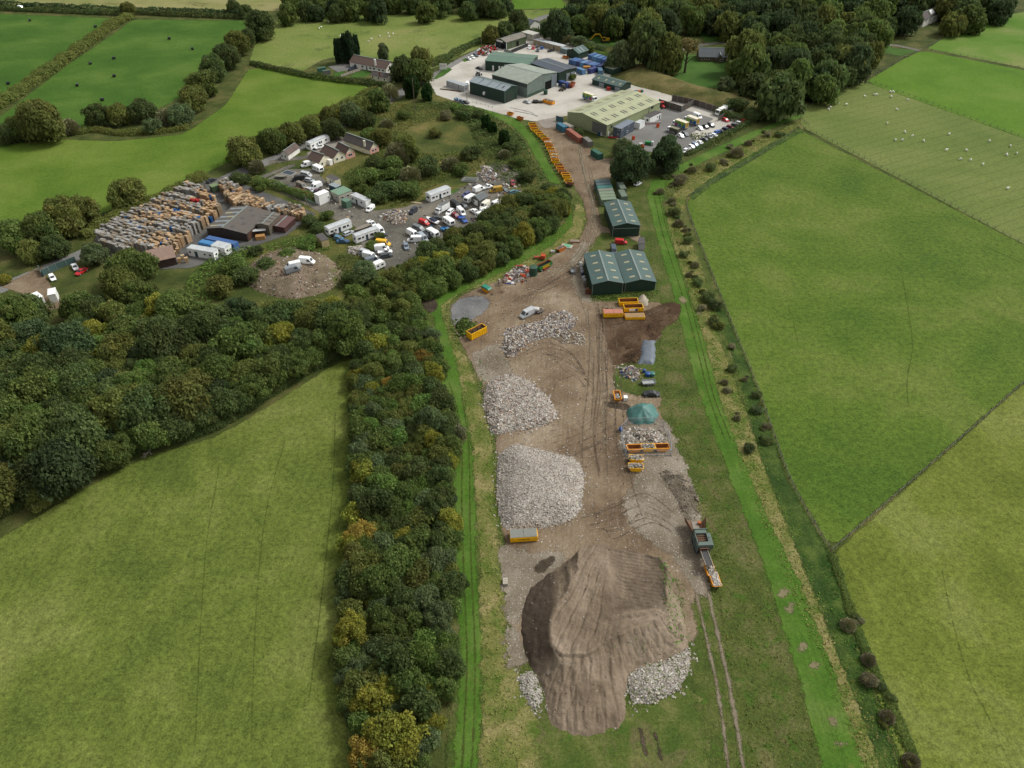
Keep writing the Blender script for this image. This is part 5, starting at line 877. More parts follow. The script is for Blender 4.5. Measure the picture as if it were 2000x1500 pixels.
VEH = [  # kind, u, v, heading px, colour, label
 ('hatchback', 1367.6, 250.6, 9, 5, WH, 'white hatchback, first of the three cars in front of the concrete strip'), ('hatchback', 1378.6, 247.4, 9, 5, BK, 'black hatchback between a white car and a dark car'), ('estate_car', 1389, 244, 9, 5, DGY, 'dark grey car at the right of the black hatchback'),
 ('hatchback', 1417, 234, 10, 4, RD, 'red car with a white roof by the plank fence end'), ('saloon_car', 1435, 226, 10, 5, DR, 'dark maroon car at the top corner of the car park'), ('hatchback', 1330, 265, 9, 5, WH, 'silver white hatchback below the caged truck'), ('estate_car', 1338.7, 261.7, 9, 6, GY, 'grey estate car next to the silver white hatchback'),
 ('hatchback', 1338, 294, -8, 5, WH, 'white car at the lower end of the parked row by the hedge'), ('saloon_car', 1344.5, 290.5, 9, 4, DGY, 'dark grey car second in the parked row by the hedge'), ('hatchback', 1351, 286.6, 9, 4, WH, 'white car third in the parked row by the hedge'), ('hatchback', 1358, 282.6, 9, 4, LB, 'grey blue car fourth in the parked row by the hedge'), ('saloon_car', 1367, 278.4, 9, 4, WH, 'white saloon in the middle of the parked row by the hedge'), ('saloon_car', 1377, 272.4, 9, 3, NV, 'navy saloon next to the silver pickup by the hedge'), ('pickup_truck', 1386, 266.4, 9, 6, SI, 'silver pickup in the parked row by the hedge'), ('hatchback', 1395.5, 264.6, 9, 3, WH, 'white car behind the silver pickup by the hedge'), ('estate_car', 1399, 258.6, -9, 3, BLU, 'bright blue car in the parked row by the hedge'), ('saloon_car', 1408.5, 256.4, 9, 2, BK, 'black car next to the bright blue one by the hedge'), ('estate_car', 1419, 252.6, 9, 2, NV, 'navy car in the upper part of the parked row by the hedge'), ('hatchback', 1426, 248, 9, 2, DR, 'dark red car half hidden by the hedge top'), ('hatchback', 1435, 244.6, 9, 2, DGY, 'dark car hidden in the hedge top'), ('hatchback', 1444, 240.6, 9, 2, WH, 'white car second from the top of the parked row'), ('hatchback', 1452.5, 236.4, 9, 3, RD, 'red car at the top of the parked row'),
 ('saloon_car', 915.5, 114, 9, 4, WH, 'white saloon nearest the road by the office'), ('hatchback', 923, 111.3, 8, 4, WH, 'white hatchback between a white saloon and a blue car'), ('estate_car', 929.5, 107.6, 8, 5, G(76, 92, 112), 'slate blue car by the barrier heap'), ('saloon_car', 936, 132.6, 10, 3, BK, 'black car in front of the green roofed block'), ('pickup_truck', 895, 194.8, 10, 4, LB, 'pale blue pickup by the entrance fence'), ('hatchback', 903, 198, 9, 4, G(120, 140, 160), 'grey blue car behind the pale blue pickup'), ('hatchback', 910, 199.6, 9, 2, DGY, 'dark car at the end of the entrance fence'), ('saloon_car', 1029.4, 198.4, 10, 4, SI, 'silver car in front of the pale green shed'), ('panel_van', 912.6, 166.4, -4, 9, WH, 'white van behind the grey jacketed cabin'),
 ('hatchback', 1034, 92.6, 0, 7, WH, 'white car in the upper yard by the black fence'), ('hatchback', 1041.5, 93.2, 0, 7, RD, 'red car in the upper yard'), ('hatchback', 1049.3, 90.4, 2, -6, GY, 'grey car behind a slate car in the upper yard'), ('hatchback', 1050.3, 98, 0, 7, G(84, 96, 108), 'slate grey car in the upper yard'), ('hatchback', 1058.6, 93, 4, -6, BLU, 'blue and white car in the upper yard'), ('saloon_car', 1076, 98.6, 10, -2, BK, 'black saloon alone in front of the tan cabin'),
 ('small_van', 1213, 472.5, 10, .6, RD, 'bright red van beside the person in yellow'), ('minibus', 1198.4, 488.6, 2, 10, G(84, 100, 118), 'slate blue van nosed in between the twin sheds'), ('panel_van', 1029.5, 613, -10, 5, SI, 'silver van in front of the waste heap'), ('saloon_car', 1272.6, 768.6, 12, 0, BK, 'black saloon alone by the tarpaulin heap'), ('hatchback', 1206, 345, 6, 4, BLU, 'blue car half under the big dark tree'), ('hatchback', 1246, 358, 8, -4, WH, 'white wreck under the big dark tree'),
 # scrapyard, left cluster
 ('panel_van', 599.4, 321.6, -9, 2, WH, 'white van next to the caravan by the bungalow drive'), ('minibus', 598.6, 341.4, 9, 2, SI, 'silver camper van above the black van'), ('panel_van', 582.4, 349.6, -9, 1, BK, 'black van beside the silver camper'), ('estate_car', 605, 351.8, 9, 2, SI, 'silver car between the black van and a white saloon'), ('saloon_car', 620, 357.8, 9, 3, WH, 'white saloon right of the silver car'), ('saloon_car', 546.6, 359.6, 9, 3, LB, 'pale blue saloon at the left end of the scrap row'), ('saloon_car', 562, 365, 9, 3, BK, 'black car second in the scrap row'), ('saloon_car', 580.5, 370, 9, 3, DR, 'dark red saloon in the scrap row'), ('panel_van', 589.4, 363.6, 9, 4, G(150, 140, 124), 'grey van with an orange tail behind the dark red saloon'), ('estate_car', 606, 371, 9, 3, SI, 'silver estate in front of a white van'), ('panel_van', 616.6, 364.6, -8, 3, WH, 'white high roofed van in the scrap row'), ('hatchback', 596, 375.8, 9, 3, RD, 'red hatchback with a black bonnet in the scrap row'), ('hatchback', 608, 381.8, 8, 3, G(190, 60, 52), 'red car beside the tilted white box'), ('hatchback', 620, 372, 6, -5, G(92, 60, 84), 'purple car behind the tilted white box'), ('small_van', 723, 407.6, -8, 6, WH, 'white van by the white office cabin'),
 ('saloon_car', 654.6, 459.2, 9, 2, BK, 'black car left of two blue ones'), ('hatchback', 661.6, 464.8, 9, 2, G(96, 150, 176), 'light blue car between a black and a blue one'), ('saloon_car', 669.6, 470.4, 10, 0, G(58, 108, 150), 'blue car with its bonnet out, end of three'), ('estate_car', 681, 454.8, 9, -4, SI, 'silver estate between the static caravans'), ('estate_car', 745, 460, 9, -3, G(60, 70, 76), 'dark estate at the end of the second static caravan'), ('pickup_truck', 726, 436.4, 7, 5, WH, 'white pickup towing the grey boat'), ('panel_van', 742.5, 450.5, 6, 6, WH, 'white van behind the second static caravan'),
 ('panel_van', 748.6, 476, 10, 1, YE, 'yellow van in the lower scrapyard'), ('panel_van', 745.6, 485, 10, -1, WH, 'white van below the yellow van'), ('pickup_truck', 752, 491.6, 10, -1, WH, 'white pickup cab beside the lower white van'), ('estate_car', 754, 499, 10, -2, DGY, 'dark silver estate below the white pickup cab'), ('minibus', 715, 494.6, 9, 3, SI, 'silver people carrier in the lower scrapyard'), ('panel_van', 722.6, 501, 9, 2, WH, 'white van with dark windows behind the people carrier'), ('panel_van', 727, 508.5, 9, -3, G(128, 138, 146), 'grey box van above the pale caravan'),
 # scrapyard, right cluster
 ('off_roader', 807, 412, -8, 6, G(44, 54, 70), 'dark blue off roader alone on the scrapyard track'), ('estate_car', 878.4, 414, -7, 6, WH, 'white estate beside the box truck'), ('panel_van', 890, 401, 8, 5, BK, 'black van right of the box truck'), ('hatchback', 907, 402.6, 8, 5, G(52, 60, 62), 'dark hatchback right of the black van'), ('panel_van', 901, 414.6, 7, 7, WH, 'white van facing the camera below the black van'), ('hatchback', 890, 420.4, 7, 4, G(160, 50, 58), 'red car left of the blue lorry cab'), ('pickup_truck', 904, 428, 7, 6, BLU, 'blue pickup with a white front below the red car'), ('saloon_car', 851, 425.6, 9, -2, DGY, 'dark saloon behind the boat'), ('small_van', 828.6, 434.6, 8, 3, RD, 'bright red van left of the boat'), ('minibus', 818, 446.4, 8, 3, GY, 'grey people carrier below the red van'), ('off_roader', 834, 459.4, 7, 4, BK, 'black off roader between the caravan and silver van'), ('panel_van', 806.6, 457.4, 8, 4, WH, 'white van with a yellow tail left of the silver van'), ('panel_van', 826.4, 465.4, 7, 6, G(190, 200, 210), 'silver blue van in the middle of the lower cluster'), ('panel_van', 809.4, 468.4, -8, 0, WH, 'white van nearest the tree row'), ('saloon_car', 793, 480, 3, 9, G(150, 164, 180), 'silver blue saloon with a red nose by the trees'), ('pickup_truck', 872, 449, 8, 3, G(60, 140, 200), 'bright blue crashed pickup by the trees'), ('estate_car', 834, 485, 6, 7, LB, 'pale blue car half hidden by the trees'), ('hatchback', 911, 379.4, -8, 4, G(90, 100, 160), 'blue car behind the white trailer'), ('panel_van', 946.6, 401.6, -8, 6, CRM, 'tall cream van beside the grey garage'), ('saloon_car', 928, 412.6, 8, 5, WH, 'white car in front of the grey garage'), ('panel_van', 967, 400, -9, 4, WH, 'white van half hidden right of the cream van'), ('panel_van', 950, 412.4, 8, -3, WH, 'white van below the cream van'), ('panel_van', 968.6, 371.6, -8, 1, G(214, 172, 60), 'mustard yellow van at the far scrapyard'), ('panel_van', 935, 370, 9, -4, WH, 'white van on the far scrapyard track'), ('pickup_truck', 951, 365, 9, -3, WH, 'white pickup ahead of the white van on the track'), ('saloon_car', 985, 370.4, 8, 4, G(96, 108, 114), 'grey wreck beside the mustard van'), ('estate_car', 1003, 374.4, 9, -3, TL, 'pale teal wreck by the hedge'), ('hatchback', 1001.5, 357, 2, 7, G(170, 60, 64), 'red wreck at the hedge end of the scrapyard'),
 # elsewhere
 ('pickup_truck', 623.6, 286.8, 8, -3, WH, 'white pickup in the bungalow courtyard'), ('hatchback', 685.5, 134.4, -8, 3, G(52, 62, 82), 'dark blue car in the upper bungalow drive'), ('hatchback', 691.5, 131.4, -8, 3, G(60, 70, 92), 'second dark blue car in the upper bungalow drive'), ('panel_van', 41.5, 15.8, 10, 2, WH, 'white van driving on the top left road'), ('saloon_car', 412.6, 351.6, 9, -4, G(44, 56, 58), 'dark car on the lane by the green bin store'), ('saloon_car', 146, 520.5, 6, 9, WH, 'white car with a dark roof behind the mud patch fence'), ('saloon_car', 158.5, 529.4, -9, 6, RD, 'bright red car crossways by the mud patch'), ('hatchback', 102, 541.6, 5, 8, WH, 'small white car in the mud patch'), ('estate_car', 1765, 30.4, 10, -1, WH, 'white car beside the white house'), ('estate_car', 1774, 30, 9, -1, SI, 'silver car beside the white house'),
]
for kd, u, v, du, dv, col, lab in VEH: vehicle(kd, u, v, du, dv, col, lab)
vehicle('panel_van', 572, 520, -9, 2, WH, 'left white van on top of the spoil mound', zb=MOUNDZ); vehicle('panel_van', 600, 510.5, 10, 1, WH, 'right white van on top of the spoil mound', zb=MOUNDZ); vehicle('panel_van', 571.5, 527, 9, -3, G(150, 156, 162), 'grey van on top of the spoil mound', zb=MOUNDZ)
for u, v, du, dv, c, lab in [(620.8, 327.6, 10, 4.5, WH, 'white twin axle caravan in front of the bungalow porch'), (876.4, 430.6, 9, 6, CRM, 'cream caravan below the white estate'), (845, 453.4, 9, 5, CRM, 'cream caravan right of the black off roader'), (940.6, 422, 8, 5, WH, 'white caravan by the tree tops'), (737, 517, 10, -4.5, CRM, 'pale caravan at the edge of the dark bush'), (918, 386, 9, -5, WH, 'white caravan behind the grey garage')]:
    vehicle('caravan', u, v, du, dv, c, lab, zc=1.6)
for kd, u, v, du, dv, lab in [('luton_truck', 864, 405, -9, 5, 'white box truck with a grey roof in the scrapyard'), ('delivery_truck', 1152, 189.6, 9, 3, 'truck with painted sides in front of the pale green shed'), ('delivery_truck', 1328.5, 242, -9, -3.2, 'lower of two painted trucks with blue sides in the car park'), ('recycling_truck', 1350.5, 234.6, -9, -3.2, 'upper painted truck with green stripe in the car park'), ('cage_truck', 1315, 252, -9, -3, 'small caged tipper below the painted trucks')]:
    vehicle(kd, u, v, du, dv, WH, lab, zc=1.8)
vehicle('panel_van', 1362, 227.6, 9, 4, WH, 'white van above the painted trucks')
# refuse lorry
def refuse():
    p = P(1408.5, 217, 1.6); q = P(1399, 221.5, 1.6) - p; t = thing('refuse_lorry', 'white refuse lorry with a green swoosh by the plank fence', 'truck', (p.x, p.y, 0), math.atan2(q.y, q.x))
    b = MB(); b.rings([[V(x, -1.2, za), V(x, 1.2, za), V(x, 1.2 * k, zb), V(x, -1.2 * k, zb)] for x, za, zb, k in [(-4.6, 1.3, 3.1, .9), (-4.2, .9, 3.5, .92), (-3, .9, 3.5, .92), (-2.9, 1, 3.2, .86), (1.6, 1, 3.2, .86)]]); b.build('hopper_body', mPanelW, t)
    c = MB(); c.rings([[V(x, -1.15, za), V(x, 1.15, za), V(x, 1.15, zb), V(x, -1.15, zb)] for x, za, zb in [(1.9, .6, 2.9), (3.3, .55, 2.9), (3.6, .55, 1.6), (3.65, .6, 1.2)]]); c.build('cab', mPanelW, t)
    MB().poly([V(3.34, -1.0, 2.75), V(3.62, -1.05, 1.62), V(3.62, 1.05, 1.62), V(3.34, 1.0, 2.75)]).build('windscreen', mGlass, t)
    for s in (-1, 1):
        MB().box(2.3, 3.1, s * 1.155 - .01, s * 1.155 + .01, 1.7, 2.6).build('side_window', mGlass, t)
        MB().poly([V(-2.4, s * 1.19, 1.3), V(1.2, s * 1.19, 1.3), V(1.4, s * 1.13, 2.5), V(-1.2, s * 1.13, 2.3)]).build('side_graphic', mArtG, t)
        MB().poly([V(.5, s * 1.2, 1.4), V(1.4, s * 1.2, 1.4), V(1.4, s * 1.15, 2.3), V(.7, s * 1.15, 2.1)]).build('side_graphic', mArtB, t)
    MB().box(-4, 3.4, -.5, .5, .55, .88).build('chassis', mChas, t); wheels(t, 8, 2.4, .5, (2.6, -1.2, -2.6), .3); recolor(t, WH)
refuse()
# boats
def boat(u, v, du, dv, Ln, lab, hullc, cover=None):
    p = P(u, v, .8); q = P(u + du, v + dv, .8) - p; t = thing('boat', lab, 'boat', (p.x, p.y, 0), math.atan2(q.y, q.x)); n = 9; rs = []
    for i in range(n):
        f = i / (n - 1); w = 1.05 * (1 - max(0, f - .45) ** 2.2 * 3.2); w = max(w, .04); x = -Ln / 2 + Ln * f; k = .35 + .5 * max(0, f - .6)
        rs.append([V(x, 0, k), V(x, w * .8, k + .35), V(x, w, 1.1 + .25 * f), V(x, -w, 1.1 + .25 * f), V(x, -w * .8, k + .35)])
    MB().rings(rs).build('hull', paint('hull', hullc, .35, .5, .15), t)
    if cover: MB().rings([[V(x, -w, 1.32), V(x, w, 1.32), V(x, w * .5, z), V(x, -w * .5, z)] for x, w, z in [(-Ln * .38, .85, 1.5), (-Ln * .1, .95, 1.75), (Ln * .12, .8, 1.7), (Ln * .22, .55, 1.45)]]).build('canvas_cover', paint('canvas', cover, .7), t)
    MB().box(-Ln * .4, Ln * .5, -.1, .1, .28, .38).box(-.6, .4, -.9, .9, .25, .34).build('trailer_frame', mChas, t); wheels(t, 4, 2.0, .28, (-.2,)); return t
boat(844, 430.4, -9, -4, 6, 'white speedboat with a navy cover in the scrapyard', WH, NV); boat(708, 445, -10, 4.5, 7.5, 'grey brown boat hull behind the second static caravan', G(150, 140, 124)); boat(549, 345, 10, 1, 5, 'upturned weathered boat by the scrapyard drive', G(150, 146, 132))
# tractor, loader and excavator
mTrac = paint('tractor_paint', None, .5, .35, .3); mYel = paint('machine_yellow', G(226, 178, 26), .5, .35, .25, rust=.3)
def tractor(u, v, du, dv, col, lab):
    p = P(u, v, 1.2); q = P(u + du, v + dv, 1.2) - p; t = thing('tractor', lab, 'tractor', (p.x, p.y, 0), math.atan2(q.y, q.x))
    MB().rings([[V(x, -.42, .8), V(x, .42, .8), V(x, .38, z), V(x, -.38, z)] for x, z in [(-.2, 1.6), (1.7, 1.5), (2.1, 1.25)]]).build('bonnet', mTrac, t)
    c = MB(); c.box(-1.5, .0, -.8, .8, 2.62, 2.76)
    for x in (-1.45, -.1):
        for y in (-.75, .7): c.box(x, x + .07, y, y + .07, 1.2, 2.618)
    c.build('cab_frame', mTrac, t); MB().box(-1.42, -.08, -.72, .72, 1.3, 2.6).build('cab_glass', mGlass, t); MB().box(-1.6, .2, -.6, .6, .7, 1.28).build('rear_body', mTrac, t)
    for y in (-.95, .95): MB().tube((-1.0, y - .22, .85), (-1.0, y + .22, .85), .85, n=16).build('wheel', mTyre, t); MB().tube((1.5, y - .16, .55), (1.5, y + .16, .55), .55, n=14).build('wheel', mTyre, t)
    recolor(t, col); return t
tractor(1099, 172, -9, 5, G(96, 92, 74), 'old grey tractor in front of the dark roofed block'); tractor(1294, 206, 6, 5, RD, 'red tractor beside the concrete bay'); tractor(935, 144, 8, -5, G(214, 214, 216), 'white forklift loader beside the grey cabin')
def excavator():
    p = P(1180, 81, .5); q = P(1170, 81.4, .5) - p; t = thing('excavator', 'yellow tracked excavator digging by the far wood', 'excavator', (p.x, p.y, 0), math.atan2(q.y, q.x))
    for y in (-1.25, 1.25): MB().rings([[V(x, y - .3, za), V(x, y + .3, za), V(x, y + .3, zb), V(x, y - .3, zb)] for x, za, zb in [(-2.2, .35, .7), (-1.8, 0, .95), (1.8, 0, .95), (2.2, .35, .7)]]).build('track', mTyre, t)
    b = MB(); b.box(-2.9, 1.2, -1.35, 1.35, 1.15, 1.7); b.box(-3.1, -.6, -1.35, 1.35, 1.702, 2.5); b.build('upper_body', mYel, t)
    MB().box(-.4, 1.15, .25, 1.3, 1.702, 3.1).build('cab', mGlass, t); MB().box(-.45, 1.2, .2, 1.35, 3.102, 3.2).build('cab_roof', mYel, t)
    MB().beam((.9, -.2, 1.8), (3.2, -.2, 4.9), .6, .7).beam((3.1, -.2, 4.85), (6.0, -.2, 4.7), .55, .62).build('boom', mYel, t)
    MB().beam((5.9, -.2, 4.9), (9.0, -.2, 1.7), .45, .5).build('stick', mYel, t)
    MB().rings([[V(x, -.85, za), V(x, .45, za), V(x, .45, zb), V(x, -.85, zb)] for x, za, zb in [(8.4, .3, 1.5), (9.1, .2, 1.9), (9.6, .9, 1.7)]]).build('bucket', mChas, t)
excavator()
# ================================================================ BUILDINGS
def sheeting(name, c, corr=.35, dirt=.3, rough=.55, cs=.5, rust=0.0): return paint(name, c, rough, .3, dirt, scale=.35, corr=corr, cs=cs, rust=rust)
mDkGreen, mDkGreenR = sheeting('dark_green_cladding', G(42, 70, 58), .3, .12), sheeting('green_roof_sheet', G(84, 112, 108), .35, .34)
mOffGreen, mSlateR = sheeting('mid_green_roof', G(108, 140, 120), .6, .2), sheeting('slate_blue_roof', G(84, 94, 106), .8, .15)
mPaleGreen, mPaleGreenR = sheeting('pale_green_cladding', G(134, 152, 144), .4, .45), sheeting('pale_green_roof', G(172, 182, 168), .5, .35)
mLime, mLimeR, mLimeG = sheeting('lime_cladding', G(180, 190, 144), .4, .15), sheeting('lime_roof', G(196, 200, 160), .6, .3), sheeting('grey_cladding', G(126, 128, 122), .4, .3)
mBrownW, mBrownR, mMaroon, mTaupe = sheeting('brown_cladding', G(72, 62, 56), .4, .2), sheeting('brown_fibre_roof', G(112, 106, 100), .3, .45), sheeting('maroon_roof', G(116, 84, 82), .5, .15), sheeting('taupe_roof', G(128, 120, 110), .5, .3)
mRustPaleR, mAsbR = sheeting('pale_rusty_roof', G(166, 138, 122), .3, .35), sheeting('fibre_cement_roof', G(146, 138, 126), .3, .45)
mFieldGreen = sheeting('field_green_cladding', G(98, 116, 84), .4, .25); mTransl = sheeting('translucent_sheet', G(168, 180, 186), .3, .2); mTan = sheeting('tan_cladding', G(190, 172, 140), .5, .2)
mRender = paint('white_render', G(236, 233, 224, .9), .85, .15, .22, scale=.5); mCreamR = paint('cream_render', G(234, 228, 204, .88), .85, .15, .25, scale=.5); mPink = paint('pink_render', G(226, 172, 158, .85), .85, .15, .2, scale=.5)
mTile, mTileB, mSlate = sheeting('brown_tiles', G(112, 92, 84), .28, .35, .8, .35), sheeting('grey_tiles', G(100, 94, 92), .28, .35, .8, .35), sheeting('stone_slates', G(104, 112, 118), .3, .5, .8, .4)
mStone = paint('rubble_stone', G(128, 112, 98), .9, .1, .5, scale=1.6, bump=.6); mDoor = sheeting('roller_door', G(168, 176, 184), .12, .15); mWin = paint('window_glass', (.03, .035, .045, 1), .08, .6, 0); mFrame = paint('window_frame', G(238, 238, 234, .9), .5, .3, .1)
mSky = paint('skylight_sheet', G(190, 184, 150), .5, .3, .3); mSkyG = paint('grey_skylight', G(92, 96, 84), .5, .3, .3); mSky2 = paint('dull_skylight', G(138, 136, 108), .5, .3, .3); mVoid = paint('dark_opening', (.012, .012, .012, 1), .9, .05, 0); mFlash = paint('flashing', G(150, 164, 158), .5, .3, .2); mCabW = paint('cabin_white', G(236, 237, 235, .95), .55, .3, .25, scale=.4); mFlatR = paint('flat_roof', G(196, 201, 203, .8), .7, .2, .35, scale=.5); mFelt = paint('roof_felt', G(104, 102, 102), .9, .1, .4, scale=.6); mTeal = paint('teal_shed', G(58, 90, 104), .6, .3, .3)
class Bld:
    """a building set out from three eaves corners in the photo: E1-E2 a long eaves, E2-E3 the gable end"""
    def __init__(s, name, label, E1, E2, E3, z, cat='building', group=None):
        a, b, c = P(*E1, z), P(*E2, z), P(*E3, z); s.z = z; s.o = V(b.x, b.y, 0); s.ex = (a - b).normalized(); w = c - b; s.ey = (w - s.ex * w.dot(s.ex)); s.W = s.ey.length; s.ey.normalize(); s.L = (a - b).length
        s.t = thing(name, label, cat, s.o, group=group)
    def q(s, x, y, z): return s.ex * x + s.ey * y + V(0, 0, z)
    def walls(s, mat, prof=None, name='wall'):          # prof: [(y fraction, height)] of the gable
        pr = prof or [(0, s.z), (1, s.z)]; b = MB(); L_, W_ = s.L, s.W
        b.poly([s.q(L_, 0, 0), s.q(0, 0, 0), s.q(0, 0, pr[0][1]), s.q(L_, 0, pr[0][1])]); b.poly([s.q(0, W_, 0), s.q(L_, W_, 0), s.q(L_, W_, pr[-1][1]), s.q(0, W_, pr[-1][1])])
        for x in (0, L_): b.poly([s.q(x, 0, 0), s.q(x, W_, 0)] + [s.q(x, f * W_, h) for f, h in pr[::-1]])
        s.prof = pr; return b.build(name, mat, s.t)
    def roof(s, mat, over=.3, th=.12, name='roof', cap=mFlash, mats=None):
        pr = [(f * s.W, h) for f, h in s.prof]
        if over:
            (y0, h0), (y1, h1) = pr[0], pr[1]; k = (h1 - h0) / (y1 - y0 + 1e-9); pr[0] = (y0 - over, h0 - k * over)
            (y0, h0), (y1, h1) = pr[-2], pr[-1]; k = (h1 - h0) / (y1 - y0 + 1e-9); pr[-1] = (y1 + over, h1 + k * over)
        last = None
        for i, ((y0, h0), (y1, h1)) in enumerate(zip(pr, pr[1:])):
            b = MB(); x0, x1 = -over, s.L + over; a = [s.q(x0, y0, h0 + .02), s.q(x1, y0, h0 + .02), s.q(x1, y1, h1 + .02), s.q(x0, y1, h1 + .02)]; c = [p + V(0, 0, th) for p in a]
            if h1 < h0: a, c = [a[3], a[2], a[1], a[0]], [c[3], c[2], c[1], c[0]]
            b.hexa(a, c); o = b.build(name, (mats or [mat] * 9)[i], s.t)
            if last is not None and h1 < h0 and cap: MB().beam(s.q(-over, y0, h0 + th + .03), s.q(s.L + over, y0, h0 + th + .03), .5, .08).build('ridge', cap, s.t)
            last = o
        s.rp = pr; s.th = th
    def onroof(s, i, fx, fy, lx, ly, mat, name='skylight', up=.03):     # on slope i at fractions, size in m
        (y0, h0), (y1, h1) = s.rp[i], s.rp[i + 1]; k = (h1 - h0) / (y1 - y0); x, y = fx * s.L, y0 + fy * (y1 - y0); z = lambda yy: h0 + k * (yy - y0) + s.th + .02
        b = MB(); A = [s.q(x + a * lx / 2, y + c * ly / 2, z(y + c * ly / 2) + .005) for a, c in ((-1, -1), (1, -1), (1, 1), (-1, 1))]; b.hexa(A, [p + V(0, 0, up) for p in A]); return b.build(name, mat, s.t)
    def panel(s, wall, a, b, z0, z1, mat, name='door', out=.06, parent=None):
        m = MB(); f = {'L': lambda k, d, z: s.q(k, -d, z), 'R': lambda k, d, z: s.q(k, s.W + d, z), 'G': lambda k, d, z: s.q(-d, k, z), 'B': lambda k, d, z: s.q(s.L + d, k, z)}[wall]
        A = [f(a, .0, z0), f(b, .0, z0), f(b, out, z0), f(a, out, z0)]; m.hexa(A, [p + V(0, 0, z1 - z0) for p in A]); return m.build(name, mat, parent or s.t)
    def window(s, wall, a, w, z0, h, glass=None):
        o = s.panel(wall, a, a + w, z0, z0 + h, mFrame, 'window', .05); m = s.panel(wall, a + .1, a + w - .1, z0 + .1, z0 + h - .1, glass or mWin, 'pane', .07, o); return o
    def trims(s, mat=mFlash):
        for x, y in ((0, 0), (0, 1)): MB().beam(s.q(x, y * s.W, 0), s.q(x, y * s.W, s.z), .16).build('corner_flashing', mat, s.t)
def flat(p): return V(p.x, p.y, 0)
def gab(z, rise, m=.5): return [(0, z), (m, z + rise), (1, z)]
# --- three dark green sheds by the haul track
for lab, e1, e2, e3, vb in [('dark green shed with eight skylights, furthest of the three by the haul track', (1181, 396.6), (1198, 442), (1249.6, 439.8), 463), ('left one of the twin dark green sheds', (1141.4, 496.8), (1158, 555), (1217, 552.6), 577), ('right one of the twin dark green sheds', (1200.8, 495), (1221.8, 552.6), (1280.6, 549.6), 570)]:
    z = hz(e2[0], vb, e2[1]); B = Bld('green_shed', lab, e1, e2, e3, z, 'shed', 'dark green sheds by the haul track'); B.walls(mDkGreen, gab(z, 1.15)); B.roof(mDkGreenR); B.trims()
    for i in (0, 1):
        for f in (.13, .37, .62, .87): B.onroof(i, f, .55, .85, 1.7, mSky)
    if vb == 463:
        B.panel('G', .4, B.W * .28, .05, 2.9, mDkGreen, 'door', .08); B.panel('G', B.W * .3, B.W - .4, .05, 3.2, mDkGreen, 'sliding_door', .1); B.panel('G', .2, B.W - .2, 3.25, 3.4, mFlash, 'door_rail', .14)
        MB().box(-.2, .2, 0, 1, 0, .1).build('plinth', mFlash, B.t) if 0 else None
# --- the estate
def cabin(name, label, E1, E2, E3, z, wmat=mCabW, rmat=mFlatR, cat='cabin', wins=(), over=.08, lift=.25, group=None, fall=0.0):
    B = Bld(name, label, E1, E2, E3, z, cat, group); B.walls(wmat, [(0, z), (1, z + fall)]); B.roof(rmat, over, .1, cap=None)
    for wl, a, w, z0, h in wins: (B.window(wl, a, w, z0, h) if h < 1.5 else B.panel(wl, a, a + w, z0, z0 + h, mTeal, 'door'))
    return B
z = 5.2
B = Bld('workshop_block', 'long workshop with a mid green low pitched roof', (1036, 126), (947.5, 118.7), (993, 103.7), z); B.walls(mDkGreen, gab(z, .8)); B.roof(mOffGreen)
B.panel('L', B.L * .42, B.L * .62, .05, 4.2, mDoor, 'roller_door', .1)
for k in (.16, .3, .36): B.panel('L', B.L * k, B.L * k + .9, .4, 3, mFrame, 'post', .2)
B = Bld('workshop_block', 'dark slate roofed workshop with two pale roller doors', (1070, 113.8), (1126, 132.5), (1092.5, 142.5), z + .3)
B.walls(mDkGreen, [(0, z + .3), (.52, z + .9), (1, z + .3)]); B.roof(mSlateR)
for a, b in ((.44, .64), (.7, .92)): B.panel('G', B.W * (1 - b), B.W * (1 - a), .05, 4.0, mDoor, 'roller_door', .1)
B.panel('G', B.W * .02, B.W * .1, .05, 3.2, mFrame, 'door', .1)
z = hz(1030, 191.5, 164); B = Bld('pale_green_shed', 'large pale green shed with an open doorway', (961, 145.3), (1030, 164), (1090.5, 142), z); B.walls(mPaleGreen, gab(z, 2.0)); B.roof(mPaleGreenR)
B.panel('G', B.W * .6, B.W * .82, .05, z * .62, mVoid, 'doorway', .05); B.panel('G', B.W * .82, B.W * 1.0, .1, z * .9, sheeting('grey_door_leaf', G(140, 150, 158), .5), 'sliding_door', .14); B.panel('L', 0.3, B.L - .3, z * .72, z * .95, sheeting('side_lights', G(84, 98, 96), .8, .5), 'side_light', .05); B.panel('G', .1, B.W * .58, .02, z * .22, sheeting('green_plinth', G(70, 100, 84), .4, .3), 'plinth', .05)
z = hz(986, 202.5, 177.8); B = Bld('dark_green_shed', 'dark green shed with a translucent striped roof beside the entrance', (917, 159), (986, 177.8), (1012.5, 168.7), z, 'shed'); B.walls(mDkGreen, gab(z, 1.3)); B.roof(mPaleGreenR, mats=[mTransl, mDkGreenR])
for f in (.26, .5, .74): B.onroof(0, f, .5, .35, B.W * .48, mTeal, 'roof_joint', .04)
B.onroof(0, .12, .5, .5, 2.2, mVoid, 'roof_vent', .06); B.panel('G', B.W * .12, B.W * .5, .05, z * .62, sheeting('green_door', G(50, 62, 54), .15), 'roller_door', .08); B.trims(mFlash)
z = hz(989, 97.8, 83); B = Bld('top_workshop', 'small workshop with a white name board and fibre cement roof', (1027.5, 71), (989, 83), (967.6, 77.7), z); B.walls(mFieldGreen, gab(z, 1.4)); B.roof(mAsbR); B.panel('G', .02, B.W - .02, .02, z - .1, sheeting('workshop_front', G(44, 64, 66), .4), 'front_wall', .04); B.panel('G', B.W * .1, B.W * .5, .05, z * .66, mVoid, 'doorway', .07)
